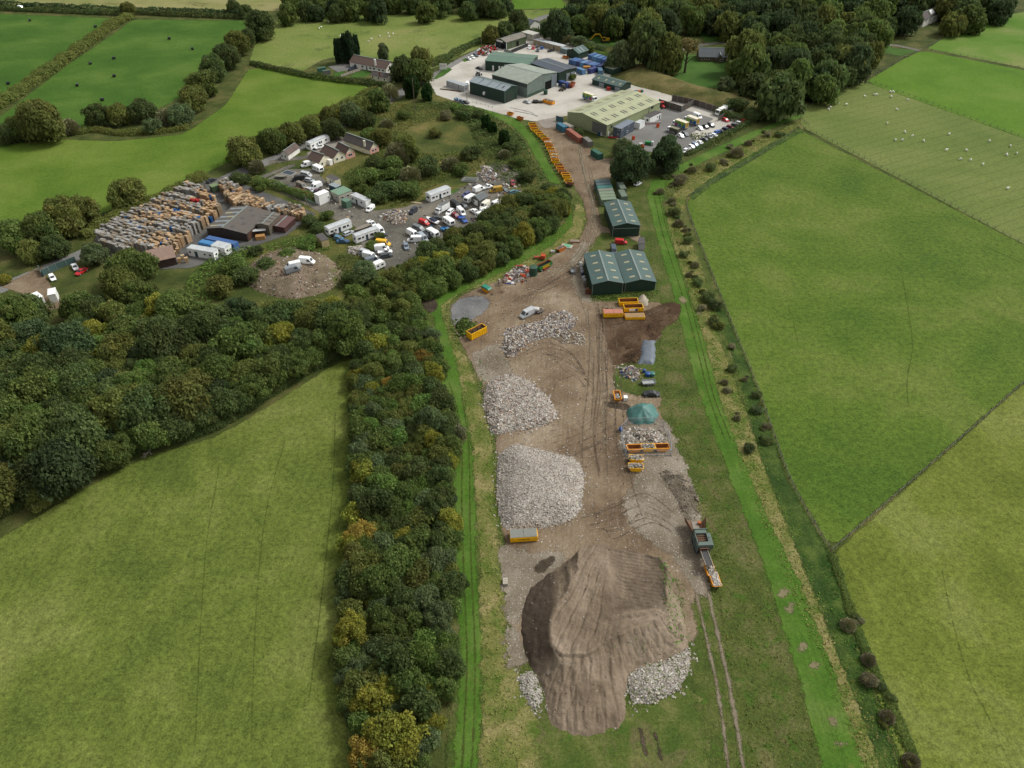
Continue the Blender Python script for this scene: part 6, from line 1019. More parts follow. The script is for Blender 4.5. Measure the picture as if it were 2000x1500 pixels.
o = B.panel('G', B.W * .34, B.W * .9, z * .86, z * 1.06, mFrame, 'sign_board', .14); B.panel('L', B.L * .5, B.L * .62, .05, z * .72, mVoid, 'doorway', .05); B.panel('L', B.L * .3, B.L * .31, .05, z, mFlash, 'downpipe', .1); B.panel('L', -.1, .12, 0, z, mFrame, 'corner_post', .12)
cabin('portable_cabin', 'cream raised cabin behind the top workshop', (1018, 62.5), (1041, 68.5), (1050, 63.6), 3.6, paint('cream_wall', G(226, 222, 206), .6), paint('cream_roof', G(222, 220, 208), .6), wins=[('L', 1, 1, 2.0, .9), ('L', 5, .9, 1.2, 2.0), ('L', 8, .9, 2, .9), ('G', 1, 1, 2, .9)])
B = cabin('tan_cabin', 'long tan cabin block with a grey roof in the upper yard', (1042, 77.5), (1098, 91.5), (1106, 88.6), 3.0, mTan, mFlatR, wins=[('L', 6, .9, .1, 2.0), ('L', 12, .8, 1.2, .9), ('L', 16, .8, 1.2, .9), ('L', 20, .8, 1.2, .9)])
cabin('grey_cabin', 'small grey container cabin at the end of the tan block', (1094, 93.5), (1106, 97), (1112, 94.6), 2.7, sheeting('grey_green_sheet', G(128, 146, 146), .3), mTransl)
z = hz(1115, 114.5, 102); B = Bld('dark_green_barn', 'dark green barn with two pale roof strips by the blue containers', (1149.5, 98), (1130, 104.8), (1104.5, 99.8), z, 'shed'); B.walls(mDkGreen, gab(z, 2.0)); B.roof(mDkGreenR)
for f in (.3, .6): B.onroof(0, f, .5, .8, B.W * .4, mTransl)
z = hz(1211, 180.5, 170); B = Bld('long_green_shed', 'long low green shed with two grey doors and four skylights', (1157, 155), (1212, 170), (1233, 161.5), z, 'shed'); B.walls(mDkGreen, gab(z, 1.3)); B.roof(mDkGreenR)
for f in (.1, .35, .6, .86): B.onroof(0, f, .5, .9, 1.6, mSky)
for a in (.02, .58): B.panel('L', B.L * a, B.L * (a + .17), .05, z * .8, mDoor, 'roller_door', .08)
B.panel('L', B.L * .26, B.L * .31, .05, 2.2, mTeal, 'door', .08); B.panel('L', B.L * .8, B.L * .84, .05, 2.2, mTeal, 'door', .08)
cabin('flat_green_shed', 'flat olive roofed dark shed behind the blue containers', (1181, 131.5), (1198, 136), (1207, 128), 3, mDkGreen, sheeting('olive_roof', G(112, 122, 108), .4), 'shed')
cabin('small_green_shed', 'small dark green shed half hidden by the willow', (1197, 107), (1203, 109), (1209, 106.5), 3, mDkGreen, mDkGreenR, 'shed')
# lime warehouse with a lean-to bay
z = hz(1186, 268, 244.5); a, b, c = (1289.5, 199.5), (1186, 244.5), (1110, 219)
B = Bld('lime_warehouse', 'large pale lime warehouse with rows of dark skylights', a, b, c, z); B.walls(mLime, [(0, z), (.62, z + 1.9), (1, z + .2)]); B.roof(mLimeR)
for row, (i, fy) in enumerate(((0, .28), (0, .74), (1, .5))):
    for k in range(6):
        for d in (-1, 1): B.onroof(i, .09 + k * .164 + d * .022, fy, .9, 3.0, (mSkyG, mSkyG, mSky2)[row])
B.panel('G', .05, B.W * .36, .6, z * .96, mLimeG, 'grey_panel', .05); B.panel('L', 1, 2, .05, 2.2, mFrame, 'door', .08); B.panel('L', B.L * .82, B.L * .87, .05 + 4, 5.6, mWin, 'window', .08); B.panel('L', B.L * .78, B.L * .785, .1, z - .1, mTrim, 'downpipe', .1); B.panel('L', 2.2, 2.3, .1, z - .1, mTrim, 'downpipe', .1); B.panel('L', 3, 4, 3.4, 4.6, mWin, 'window', .08)
B.onroof(0, .5, .98, B.L, .35, mLimeR, 'ridge', .08)
# cabins in the car park
z = hz(1212, 270, 251); B = cabin('stacked_cabin', 'two storey slate blue site cabin against the lime warehouse', (1240, 237), (1213, 252), (1201, 246.6), z, sheeting('slate_cabin', G(96, 106, 122), .3, .15), sheeting('slate_cabin_roof', G(140, 150, 164), .4), wins=[('L', 1.0, 1.1, 3.5, 1.0), ('L', 6.5, 1.1, 3.5, 1.0), ('L', 3.6, .9, .1, 2.1), ('L', 5.6, 1.1, 1.0, 1.0), ('G', .7, 1, 3.5, 1.0), ('G', .7, 1, 1.0, 1.0)]); B.panel('L', 0, B.L, z * .49, z * .51, mTrim, 'joint', .04)
cabin('portable_cabin', 'square white cabin beside the slate blue one', (1260, 236), (1250, 241.5), (1240.6, 238.6), 2.8, wins=[]); cabin('portable_cabin', 'white cabin with a dark felt roof against the warehouse', (1292, 219.5), (1270, 230), (1257.4, 226.4), 3, rmat=mFelt, wins=[('L', 8, 1, .1, 2.0), ('L', 6, 1, 1.2, 1), ('G', .8, 1.2, 1, 1.2)])
B = cabin('portable_cabin', 'pale grey jacketed cabin by the road entrance', (871.5, 157.6), (906, 168.6), (912.4, 164.6), 3.0, paint('pale_grey_wall', G(206, 210, 210), .6), paint('pale_grey_roof', G(186, 194, 198), .6), wins=[('L', 1, 1, 1.3, .9), ('L', 3.4, 1, 1.3, .9), ('G', .8, 1, 1.2, 1)])
for k in range(4): B.panel('L', B.L * k / 3.3, B.L * k / 3.3 + .15, .1, 3, mTrim, 'frame_post', .06)
# --- pallet works
z = hz(480, 478, 462); E2, E1, E3 = (476, 463.5), (533, 416), (402, 446)
B = Bld('pallet_factory', 'big brown factory with a fibre roof and speckled white roof lights', (453, 404.6), (403, 446), (476, 461), z); B.walls(mBrownW, [(0, z), (.42, z + 1.2), (1, z)]); B.roof(mBrownR)
for k in range(5):
    for j in range(2): B.onroof(0, .1 + k * .2, .32 + j * .4, 1.1, 3.0, mTransl if (k + j) % 3 else mSky)
for k in range(5): B.onroof(1, .12 + k * .19, .3 + .25 * (k % 2), 1.6, 1.4, mFelt, 'roof_patch', .03)
B.panel('R', .5, B.L * .5, .1, z * .9, sheeting('red_brown_wall', G(104, 72, 60), .4), 'brick_wall', .05)
B = Bld('factory_wing', 'taupe roofed wing joining the brown factory and maroon shed', (546, 418.5), (524, 440), (497, 441), 4.0); B.walls(sheeting('taupe_wall', G(116, 110, 96), .5), gab(4.0, .4)); B.roof(mTaupe)
for k in (.25, .5, .75): B.onroof(0, k, .5, .8, B.W * .5, mFelt, 'roof_gap', .03); B.onroof(1, k, .5, .8, B.W * .5, mFelt, 'roof_gap', .03)
z = hz(555, 455, 444); B = Bld('maroon_shed', 'maroon roofed shed at the end of the brown factory', (575.5, 425.5), (555, 444.5), (528, 436.5), z, 'shed'); B.walls(sheeting('maroon_wall', G(92, 62, 60), .4), gab(z, .2)); B.roof(mMaroon)
z = hz(295, 527, 512); B = Bld('brown_shed', 'pale rusty roofed brown shed in front of the pallet stacks', (268, 495), (293, 512), (341, 502), z, 'shed')
B = None
bpy.data.objects.remove(bpy.data.objects['brown_shed'])
B = Bld('brown_shed', 'pale rusty roofed brown shed in front of the pallet stacks', (293, 513), (342, 502), (329, 486), z, 'shed'); B.walls(sheeting('plum_wall', G(76, 58, 54), .4), [(0, z), (1, z + .9)]); B.roof(mRustPaleR)
cabin('portable_cabin', 'white site cabin with three windows, nearest the pallet yard gate', (364.5, 485), (416, 493.5), (424.5, 486), 2.9, wins=[('L', 1, 1, 1.2, .9), ('L', 3.2, .9, 1.2, .9), ('L', 6.6, 1.1, .05, 2.1), ('L', 9, 1, 1.2, .9), ('G', .8, 1, 1.2, .9)])
cabin('portable_cabin', 'smaller white site cabin with one window beside the blue containers', (411.6, 479.6), (438, 485.6), (449, 476), 2.9, wins=[('L', 2, 1.2, 1.2, .9), ('G', .6, 1, 1.2, .9)])
cabin('bin_store', 'green timber bin store at the pallet yard entrance', (408, 361.6), (414, 366), (428, 361), 2.4, paint('bin_green', G(84, 106, 76), .7), paint('bin_lid', G(128, 150, 106), .6), 'store')
# --- scrapyard cabins
B = Bld('static_caravan', 'white static caravan with its end to the dark scrub, longest in the scrapyard', (870.6, 366), (831, 378.5), (841.6, 384.5), 3.0, 'static caravan'); bpy.data.objects.remove(B.t)
def static(label, E1, E2, E3, z=3.0, wall=mCabW, n=5):      # E1-E2 the long side that faces the camera
    B = Bld('static_caravan', label, E1, E2, E3, z, 'static caravan'); B.walls(wall, gab(z, .35)); B.roof(mFlatR, .08, .08, cap=None)
    for k in range(n): B.window('L', B.L * (.06 + k * .9 / n), 1.0 if k % 3 else 1.4, 1.3, .95)
    B.panel('L', B.L * .42, B.L * .42 + .9, .3, 2.3, mTeal, 'door'); B.window('G', B.W * .2, B.W * .6, 1.2, 1.0); B.panel('L', .05, B.L - .05, .02, .3, mTrim, 'skirt', .02); return B
static('white static caravan standing along the scrub edge', (880.4, 367.4), (841, 382), (830.4, 376.4)); static('white static caravan beside the dark rounded bush', (685.8, 431.6), (641.6, 448), (633.8, 442)); static('second static caravan, with pale grey roof and an estate car at its end', (739, 446), (695, 462), (688, 457))
static('long white static caravan in the bungalow courtyard', (643, 264.6), (606, 281), (594, 279), wall=mPanelW, n=4)
B = cabin('portable_cabin', 'green flat roofed cabin with pale walls in the scrapyard', (687, 372), (661, 381.8), (643, 374), 3.2, paint('beige_wall', G(206, 200, 184), .7), paint('green_flat_roof', G(132, 168, 140), .5, .3, .2, scale=.3), wins=[('L', 1, 1.2, 1.4, .9), ('L', 3.5, 1.2, 1.4, .9), ('L', 5.6, 1.2, 1.4, .9), ('G', 1, 1.2, 1.4, .9), ('G', 4.4, .9, .1, 2.1), ('G', 6.4, 1.1, 1.4, .9)])
B = cabin('portable_cabin', 'white office cabin with pale roof above a parked white van', (684.5, 380.5), (713.6, 393.4), (726.4, 390), 3.0, wins=[('L', 2, 1, 1.3, .9), ('L', 5, .9, .1, 2.0), ('L', 7, 1.2, 1.3, .9)]); cabin('green_store', 'small green cube store beside the green roofed cabin', (666, 390.6), (676, 395), (686, 391), 2.8, paint('store_green', G(92, 128, 106), .7), paint('store_top', G(112, 150, 128), .6), 'store')
cabin('block_shed', 'cream shed with a grey felt roof above the green roofed cabin', (637, 344.6), (653, 352.8), (664, 348.4), 2.8, mCreamR, mFelt, 'shed', wins=[('L', 1, .8, .8, 1.4), ('L', 2.6, .8, .8, 1.4)])
cabin('teal_shed', 'dark teal lean to with pale roof panels behind the green roofed cabin', (642, 361), (656, 366.6), (664, 362), 2.6, mTeal, mTransl, 'shed'); cabin('toilet_cabin', 'little grey toilet cabin at the scrub edge', (725.4, 383.4), (729.4, 385.6), (733, 383.4), 2.4, paint('toilet_grey', G(186, 188, 184), .7), mFlatR, 'cabin')
cabin('box_trailer', 'white windowless box body standing beside red cars', (642, 374.4), (622, 382.6), (614, 378), 4.0, mPanelW, mPanelW, 'trailer', wins=[('L', 4, .7, 1.6, .7)]); cabin('block_shed', 'cream shed with a patched grey roof at the foot of the first static caravan', (616.6, 459), (628, 471), (642, 467.4), 2.7, paint('buff_wall', G(220, 200, 150), .8), mFelt, 'shed')
B = Bld('garage', 'grey pitched roof garage with a white door in the scrapyard', (952, 383.5), (936.6, 391.4), (919.4, 386.4), 2.7, 'garage'); B.walls(paint('grey_block', G(130, 128, 120), .9), gab(2.7, 1.1)); B.roof(sheeting('grey_roof', G(104, 112, 116), .4)); B.panel('G', 1, 3.0, .05, 2.2, mFrame, 'garage_door'); B.window('G', B.W - 1.6, 1, 1, 1)
# --- houses
def wins(B, wall, xs, w=1.1, z0=1.0, h=1.1):
    for x in xs: B.window(wall, x, w, z0, h)
B = Bld('bungalow', 'rambling bungalow with brown roofs and pink gables', (601.6, 310), (623, 317), (651.7, 309.4), 2.7, 'house'); B.walls(mCreamR, gab(2.7, 2.3)); B.roof(mTile, .4); wins(B, 'G', (1, 4.4)); B.panel('G', B.W * .7, B.W * .95, .02, 2.3, mFrame, 'porch_front', 1.6); root = B.t
def wing(root, E1, E2, E3, z, rise, wm, rm, end=None):
    X = Bld('wing', None, E1, E2, E3, z, None); d = X.t; X.walls(wm, gab(z, rise)); X.roof(rm, .4)
    if end: X.panel('G', .03, X.W - .03, .02, z - .05, end, 'gable_wall', .03)
    wins(X, 'G', (1.2, X.W - 2.4)); off = X.o - root.location
    for k in list(d.children): k.parent = root; k.location = off
    bpy.data.objects.remove(d); return X
wing(root, (626, 296), (651, 308), (674, 300), 2.7, 2.2, mCreamR, mTile); wing(root, (655, 290), (675, 300), (690, 293), 2.7, 2.2, mCreamR, mTile, mPink); wing(root, (671, 273), (722, 291.5), (739.6, 284.6), 2.7, 2.3, mCreamR, mTileB, mPink)
MB().box(-.4, .4, -.4, .4, 3, 5.8).build('chimney', mCreamR, root, loc=flat(P(711, 276, 5.4) - root.location))
B = Bld('outbuilding', 'little white outbuilding with a rusty brown roof left of the bungalow', (584, 287), (562, 302.5), (549.5, 299), 2.4, 'shed'); B.walls(mRender, gab(2.4, 1.5)); B.roof(sheeting('rusty_roof', G(96, 76, 68), .3, .6)); wins(B, 'G', (1, 2.6), .8)
B = Bld('bungalow', 'long white bungalow with a brown roof below the sheep field', (683, 120.4), (753.8, 134), (770, 125.4), 2.9, 'house'); B.walls(mRender, gab(2.9, 2.6)); B.roof(mTile, .4); wins(B, 'L', [B.L * k for k in (.06, .16, .3, .4, .62, .82)], 1.6); wins(B, 'G', (1.5, 5)); B.panel('L', B.L * .52, B.L * .55, .05, 2.1, mTeal, 'door')
MB().box(-.5, .5, -.5, .5, 3, 6.6).build('chimney', mRender, B.t, loc=flat(P(732, 118, 6) - B.o))
B = Bld('cottage', 'small cream cottage in front of the long bungalow', (725, 146), (755, 152), (760, 146), 2.6, 'house'); B.walls(mCreamR, gab(2.6, 1.5)); B.roof(mTileB, .3); wins(B, 'L', (1, 5, 9), 1.1); MB().box(-.4, .4, -.4, .4, 3, 5.4).build('chimney', paint('brick', G(150, 96, 74), .9), B.t, loc=flat(P(741, 141.6, 5) - B.o))
cabin('timber_garage', 'green garage in the upper bungalow garden', (621, 134.5), (636, 131.5), (643, 128.5), 2.4, paint('garage_green', G(50, 104, 84), .6), paint('garage_green_roof', G(70, 126, 106), .6), 'garage'); cabin('timber_shed', 'grey felted shed beside the green garage', (631, 139.4), (645, 137), (650, 134.6), 2.2, paint('shed_grey', G(116, 116, 110), .8), paint('shed_roof', G(96, 124, 108), .8), 'shed')
z = hz(1366, 119.4, 110); B = Bld('stone_house', 'stone house with a slate roof on the lawn before the far wood', (1366, 110.4), (1420, 111.6), (1424, 101), z, 'house'); B.walls(mStone, gab(z, 3.4)); B.roof(mSlate, .4); wins(B, 'L', [B.L * k for k in (.3, .62, .8)], 1.8); X = Bld('wing', None, (1400, 105), (1401.5, 113.4), (1412, 113.6), z, None); X.walls(mStone, gab(z, 1.8)); X.roof(mSlate, .3); wins(X, 'G', (1.6,), 1.8)
off = X.o - B.t.location
for k_ in list(X.t.children): k_.parent = B.t; k_.location = off
bpy.data.objects.remove(X.t)
z = 5.0; B = Bld('white_house', 'white gabled house among the trees at top right', (1846, 21), (1806, 37.5), (1781, 35), z, 'house'); B.walls(mRender, gab(z, 3)); B.roof(mTileB, .4); wins(B, 'G', (3, 6), 1.2, 2); wins(B, 'L', (3, 9, 15), 2, 2.5); B.onroof(0, .4, .5, 6, 2, mFrame, 'dormer', 1.0)
B = Bld('cottage', 'roof of a pale cottage glimpsed through the far wood', (1620, 30), (1628, 34), (1640, 28), 5, 'house'); B.walls(mRender, gab(5, 2)); B.roof(mFlatR, .3)
B = Bld('cottage', 'grey farm building at the road junction above the estate', (1016, 44), (1036, 49), (1056, 44), 4, 'house'); B.walls(mRender, gab(4, 2)); B.roof(mSlate, .3)

# ---------------------------------------------------------------- shipping containers
mCont = paint('container_steel', None, .5, .3, .25, scale=.5, corr=.28, cs=.8, rust=.25); mContT = paint('container_top', None, .6, .3, .35, scale=.6, rust=.2)
def container_master(Ln):
    t = thing('shipping_container', 'c', 'container', PARK); h, w = 2.6, 1.22; b = MB(); b.box(-Ln / 2, Ln / 2, -w, w, .1, h); b.build('body', mCont, t)
    MB().box(-Ln / 2 + .1, Ln / 2 - .1, -w + .08, w - .08, h + .003, h + .05).build('roof', mContT, t)
    for s in (-1, 1): MB().box(Ln / 2 + .002, Ln / 2 + .06, s * .62 - .58, s * .62 + .58, .2, h - .1).build('door', mContT, t)
    b = MB()
    for x in (-Ln / 2, Ln / 2):
        for y in (-w, w): b.beam((x, y, .05), (x, y, h + .06), .16)
    b.build('corner_posts', mContT, t)
    return t
CM6, CM12 = None, None
def container(u, v, du, dv, col, label, Ln=6.06, group=None, z0=0.0):
    global CM6, CM12
    key = 'c%d' % int(Ln); o = MASTER.get(key)
    if o is None: o = MASTER[key] = container_master(Ln)
    else: o = dup(o)
    p = P(u, v, 2.6 + z0); q = P(u + du, v + dv, 2.6 + z0) - p; o.location = (p.x, p.y, z0); o.rotation_euler = (0, 0, math.atan2(q.y, q.x)); o['label'] = label
    if group: o['group'] = group
    elif 'group' in o: del o['group']
    recolor(o, col)
def lerp(a, b, f): return (a[0] + (b[0] - a[0]) * f, a[1] + (b[1] - a[1]) * f)
ORD = ['first', 'second', 'third', 'fourth', 'fifth', 'sixth', 'seventh', 'eighth']
cb = [G(70, 110, 166), G(84, 126, 184), G(62, 84, 140), G(112, 160, 206), G(72, 92, 150), G(90, 136, 190), G(76, 116, 176)]
for k in range(7):
    u, v = lerp((1121, 115), (1164, 125.4), k / 6); container(u, v, -15, 5.2, cb[k], f'{ORD[k]} blue storage container from the left in the main blue block', group='blue containers in the main block')
for k in range(5):
    u, v = lerp((1158, 105.6), (1190.5, 116.6), k / 4); container(u, v, -7, 2.6, cb[(k * 2 + 1) % 7], f'{ORD[k]} blue storage container from the left in the rear blue row', group='blue containers in the rear row')
for u, v, du, dv, c, lab in [(1134, 134, 9, 3.4, G(104, 152, 200), 'light blue container nearest the slate roofed workshop'), (1158, 132.4, 12, -4, G(70, 84, 146), 'dark blue container along the front of the blue block, left'), (1175, 126.4, 12, -4, G(76, 92, 150), 'dark blue container along the front of the blue block, right'), (1172.4, 134.6, 2, 5, G(96, 140, 172), 'small blue container standing apart before the block'), (1102, 159.6, 12, 4, G(52, 84, 150), 'blue container behind the old tractor'), (1097.5, 243.6, 10, 6, G(62, 132, 162), 'turquoise container with a buff top by the dirt road'), (1166, 296, 9, 6, G(40, 108, 92), 'green open container by the big dark tree'), (1109, 243, 12, 6, G(170, 164, 154), 'pale grey container along the warehouse wall, upper'), (1148, 272, 10, 8, G(132, 130, 124), 'grey container along the warehouse wall, lower')]:
    container(u, v, du, dv, c, lab)
container(1122, 259.6, 14, 10, G(172, 104, 84), 'long rust red container beside the dirt road', 12.2); container(432, 468.6, 14, 3, G(74, 116, 180), 'dark blue container beside the pallet factory', 12.2); container(405, 473, 14, 3, G(76, 150, 210), 'bright blue container behind the white site cabins')
cg = [G(96, 128, 124), G(98, 118, 124), G(70, 138, 132), G(138, 148, 132), G(140, 158, 132), G(140, 158, 132), G(136, 156, 130)]
for k in range(7):
    u, v = lerp((1177, 352.6), (1188.6, 387.4), k / 6); container(u, v, 15, -.9, cg[k], f'{ORD[k]} green store container from the top, in the row behind the furthest green shed', group='green containers above the furthest green shed')
container(1214.4, 362, 5, 9, G(120, 136, 120), 'sage green container under the tree, upper one'); container(1216.4, 377, 5, 9, G(124, 142, 124), 'sage green container beside the furthest green shed, lower one')
cabin('block_shed', 'small white shed with a grey felt roof below the furthest green shed', (1247.4, 464), (1249, 476), (1259.6, 475), 2.6, paint('shed_white', G(214, 214, 218), .7), mFelt, 'shed')
# ================================================================ SKIPS AND BIG CONTAINERS
mSkip = paint('skip_paint', None, .5, .3, .3, scale=.7, rust=.35); mSkipIn = paint('skip_inside', G(172, 112, 66, .7), .9, .1, .45, scale=1.2); mLid = paint('skip_lid', None, .7, .2, .3, scale=.8)
def tub(t, Lt, Lb, Wt, Wb, h, z0=.08, th=.1, slope2=None):
    o = [V(-Lb / 2, -Wb / 2, z0), V(Lb / 2, -Wb / 2, z0), V(Lb / 2, Wb / 2, z0), V(-Lb / 2, Wb / 2, z0)]; T = [V(-Lt / 2, -Wt / 2, h), V(Lt / 2, -Wt / 2, h), V(Lt / 2, Wt / 2, h), V(-Lt / 2, Wt / 2, h)]
    I = [V(p.x * (1 - 2 * th / Lt), p.y * (1 - 2 * th / Wt), h - .012) for p in T]; Bi = [V(p.x * .96, p.y * .92, z0 + .06) for p in o]; b = MB()
    b.poly(o[::-1])
    for i in range(4): j = (i + 1) % 4; b.poly([o[i], o[j], T[j], T[i]]); b.poly([T[i], T[j], I[j] + V(0, 0, .012), I[i] + V(0, 0, .012)])
    b.build('shell', mSkip, t); b = MB(); b.poly(Bi)
    for i in range(4): j = (i + 1) % 4; b.poly([Bi[j], Bi[i], I[i] + V(0, 0, .012), I[j] + V(0, 0, .012)])
    b.build('interior', mSkipIn, t)
def skip_master():
    t = thing('skip', 's', 'skip', PARK); tub(t, 3.6, 2.0, 1.7, 1.55, 1.35)
    for sx in (-1, 1):
        for sy in (-1, 1): MB().tube((sx * .95, sy * .8, .85), (sx * .95, sy * 1.02, .85), .09).build('lifting_lug', mSkip, t)
    for sy in (-1, 1): MB().beam((-1.75, sy * .89, 1.32), (1.75, sy * .89, 1.32), .09, .12).build('top_rail', mSkip, t)
    return t
def ro_master(h=1.6):
    t = thing('roll_on_container', 'r', 'skip', PARK); tub(t, 6.0, 6.0, 2.4, 2.4, h, .22, .14)
    for k in range(8):
        for s in (-1, 1): x = -2.8 + k * .8; MB().box(x - .05, x + .05, s * 1.2 if s > 0 else -1.3, 1.3 if s > 0 else -1.2, .26, h - .06).build('side_rib', mSkip, t)
    for s in (-1, 1): MB().beam((-3.0, s * .55, .14), (3.0, s * .55, .14), .14, .2).build('floor_rail', mChas, t)
    MB().box(3.0, 3.08, -.9, .9, .3, h - .2).build('end_door', mSkip, t); return t
def place(o, u, v, du, dv, z, label, col, group=None, zc=None, name=None):
    p = P(u, v, z * .5 if zc is None else zc); q = P(u + du, v + dv, z * .5 if zc is None else zc) - p; o.location = (p.x, p.y, 0); o.rotation_euler = (0, 0, math.atan2(q.y, q.x)); o['label'] = label
    if group: o['group'] = group
    elif 'group' in o: del o['group']
    recolor_shell(o, col); return o
def recolor_shell(o, col):
    o.color = col
    for k in kids(o): recolor_shell(k, col)
SK = skip_master(); RO = ro_master(1.6); ROT = ro_master(2.4); used = {}
def get(m):
    if m.name in used: return dup(m)
    used[m.name] = 1; return m
LOADC = {'rubble': CW + [G(90, 86, 80)], 'soil': [G(96, 80, 66), G(110, 92, 76)], 'mixed': CM, 'green': [G(70, 92, 50), G(52, 74, 40)], 'white': CW[:3]}
def load(o, kind, w, d, z, label, seed, n=150, hump=.3):
    r = random.Random(seed); b = MB(); t = MB()
    for _ in range(n):
        x, y = r.uniform(-1, 1), r.uniform(-1, 1); b.chunk(V(x * w / 2, y * d / 2, z + hump * (1 - x * x) * (1 - y * y) + r.uniform(-.05, .08)), r.uniform(.08, .24), r, 0, gradeval(r.choice(LOADC[kind]), r.uniform(.7, 1.2)))
    N = 6; g = [[V((i / N * 2 - 1) * w / 2, (j / N * 2 - 1) * d / 2, z - .06 + hump * (1 - (i / N * 2 - 1) ** 2) * (1 - (j / N * 2 - 1) ** 2)) for i in range(N + 1)] for j in range(N + 1)]
    for j in range(N):
        for i in range(N): b.poly([g[j][i], g[j][i + 1], g[j + 1][i + 1], g[j + 1][i]], 0, gradeval(LOADC[kind][0], .5))
    q = b.build('rubble_load' if kind in ('rubble', 'white', 'mixed') else 'soil_load', mRubble); q.location = o.location; q.rotation_euler = o.rotation_euler; return tag(q, label, 'load')
SY, SO, SB = G(244, 186, 14, .95), G(238, 156, 24, .9), G(214, 122, 44, .8)
row = [(1039.6, 244, SY), (1041.6, 249, SO), (1044, 254, SY), (1051, 259.4, SY), (1055, 264, SY), (1061, 268.6, SY), (1066, 273.8, SO), (1070.4, 279.4, SO), (1072.6, 286.2, SO), (1075.6, 293, SY), (1079, 298.4, SO), (1081.6, 304, SY), (1082.6, 309.8, SO), (1084.6, 315.6, SY), (1091, 324, SO), (1094.6, 330.6, SO), (1098.4, 337, SB), (1104.6, 341.6, SY), (1106.6, 346.4, SY), (1110, 355, SY)]
CNT = {5: ('green', 'dark green'), 7: ('white', 'white rubble'), 10: ('mixed', 'mixed rubbish'), 11: ('white', 'white board'), 12: ('mixed', 'pale mixed'), 14: ('soil', 'sandy'), 16: ('soil', 'brown soil')}
for k, (u, v, c) in enumerate(row):
    s = place(get(SK), u, v, 10, .3, 1.3, f'yellow skip in the row beside the dirt road, number {k + 1} from the far end', c, 'skips lined up beside the dirt road')
    if k in CNT: load(s, CNT[k][0], 3.1, 1.4, 1.12, f'{CNT[k][1]} load in the roadside skip number {k + 1} from the far end', k, 90, .25)
place(get(SK), 1112.6, 361, 9, 2, 1.3, 'dark grey rusty skip at the near end of the roadside row', G(92, 78, 66)); place(get(SK), 1015.8, 231.6, 10, 3, 1.3, 'rusty orange skip on the verge, right of two at the concrete edge', SB); place(get(SK), 997, 222.6, 10, 3, 1.3, 'orange skip on the verge, left of two at the concrete edge', SO)
place(get(SK), 1104.4, 112, 9, 2, 1.3, 'orange skip at the corner of the dark green barn', SB); place(get(SK), 1116.4, 167.4, 5, -4, 1.3, 'rust red skip beside the old tractor', G(170, 84, 64)).scale = (1.5, 1.4, 1.5)
for k, (u, v, c, ld) in enumerate([(1238, 876.4, SO, None), (1265.4, 875, SY, 'rubble'), (1292, 874.8, SO, None)]):
    s = place(get(SK), u, v, 10, -.2, 1.3, ['rusty empty skip, left of three inside the mesh fence', 'stone filled skip, middle of three inside the mesh fence', 'deep empty skip, right of three inside the mesh fence'][k], c)
    if ld: load(s, ld, 3.2, 1.5, 1.2, 'stone load in the middle skip inside the mesh fence', 70, 170, .3)
for k, (u, v) in enumerate([(1242.4, 897, ), (1241.4, 913.4)]):
    s = place(get(SK), u, v, 10, .4, 1.3, ['upper of two stone filled skips just outside the mesh fence', 'lower of two stone filled skips just outside the mesh fence'][k], SY); load(s, 'rubble', 3.3, 1.55, 1.22, ['stone load in the upper skip outside the mesh fence', 'stone load in the lower skip outside the mesh fence'][k], 80 + k, 190, .35)
s = place(get(SK), 1396, 1134.6, 4, 12, 1.3, 'yellow skip full of white stone at the foot of the screening machine', SO); load(s, 'white', 3.3, 1.55, 1.2, 'white stone load at the foot of the conveyor', 90, 200, .3)
s = place(get(SK), 1386, 1114, 4, 12, 1.3, 'yellow skip under the conveyor end', SO); load(s, 'rubble', 3.3, 1.55, 1.2, 'grey stone load right under the conveyor end', 91, 160, .3)
s = place(get(SK), 1205.4, 775, 2, 10, 1.3, 'small orange skip with white rubble by the water tank cube', SO); load(s, 'white', 1.6, 1.3, .9, 'white rubble in the small orange skip', 92, 40, .1)
s = place(get(SK), 950, 565.4, 9, 5, 1.4, 'yellow skip with a green cover by the grey gravel', SO); MB().rings([[V(x, -.95, 1.38), V(x, .95, 1.38), V(x, .8, z), V(x, -.8, z)] for x, z in [(-1.85, 1.5), (-1.4, 1.85), (1.4, 1.85), (1.85, 1.5)]]).build('cover', paint('green_sheet', G(40, 148, 124), .5, .4, .15), s)
s = place(get(SK), 1095, 486.6, 9, -4, 1.2, 'orange skip with white and blue waste at the bend of the bank', SB); load(s, 'mixed', 3.2, 1.5, 1.2, 'white and blue waste in the skip at the bend', 93, 120, .35)
# roll-on containers
s = place(get(ROT), 931, 648.5, 10, -5, 2.4, 'tall yellow roll on container with ribs beside the cut branches', SY); load(s, 'soil', 5.6, 2.1, 1.7, 'dark brown load inside the tall yellow container', 94, 160, .1)
place(get(RO), 1227, 590, 10, -.3, 1.6, 'open yellow container, furthest of the group below the twin sheds', SY)
s = place(get(RO), 1236.6, 601.6, 10, -.3, 1.6, 'open yellow container with a white and blue name board', SY)
def lids(s, col, name='lid', h=1.62, n=2):
    for k in range(n): w = 5.9 / n; x = -2.95 + k * w; o = MB().box(x + .03, x + w - .03, -1.15, 1.15, h, h + .1).build(name, mLid, s); o.color = col
s2 = place(get(RO), 1197, 612.4, 10, -.2, 1.6, 'yellow container with pink lids and red lettering', SY); lids(s2, G(208, 140, 120))
s3 = place(get(RO), 1239.4, 617.4, 10, -.2, 1.2, 'low yellow container with a tan lid', SY); lids(s3, G(178, 146, 104), n=1); s3.scale = (1, 1, .6)
s4 = place(get(RO), 1022.4, 1046, 10, -.6, 1.6, 'yellow container with two grey lids and black lettering', SY); lids(s4, G(150, 152, 144))
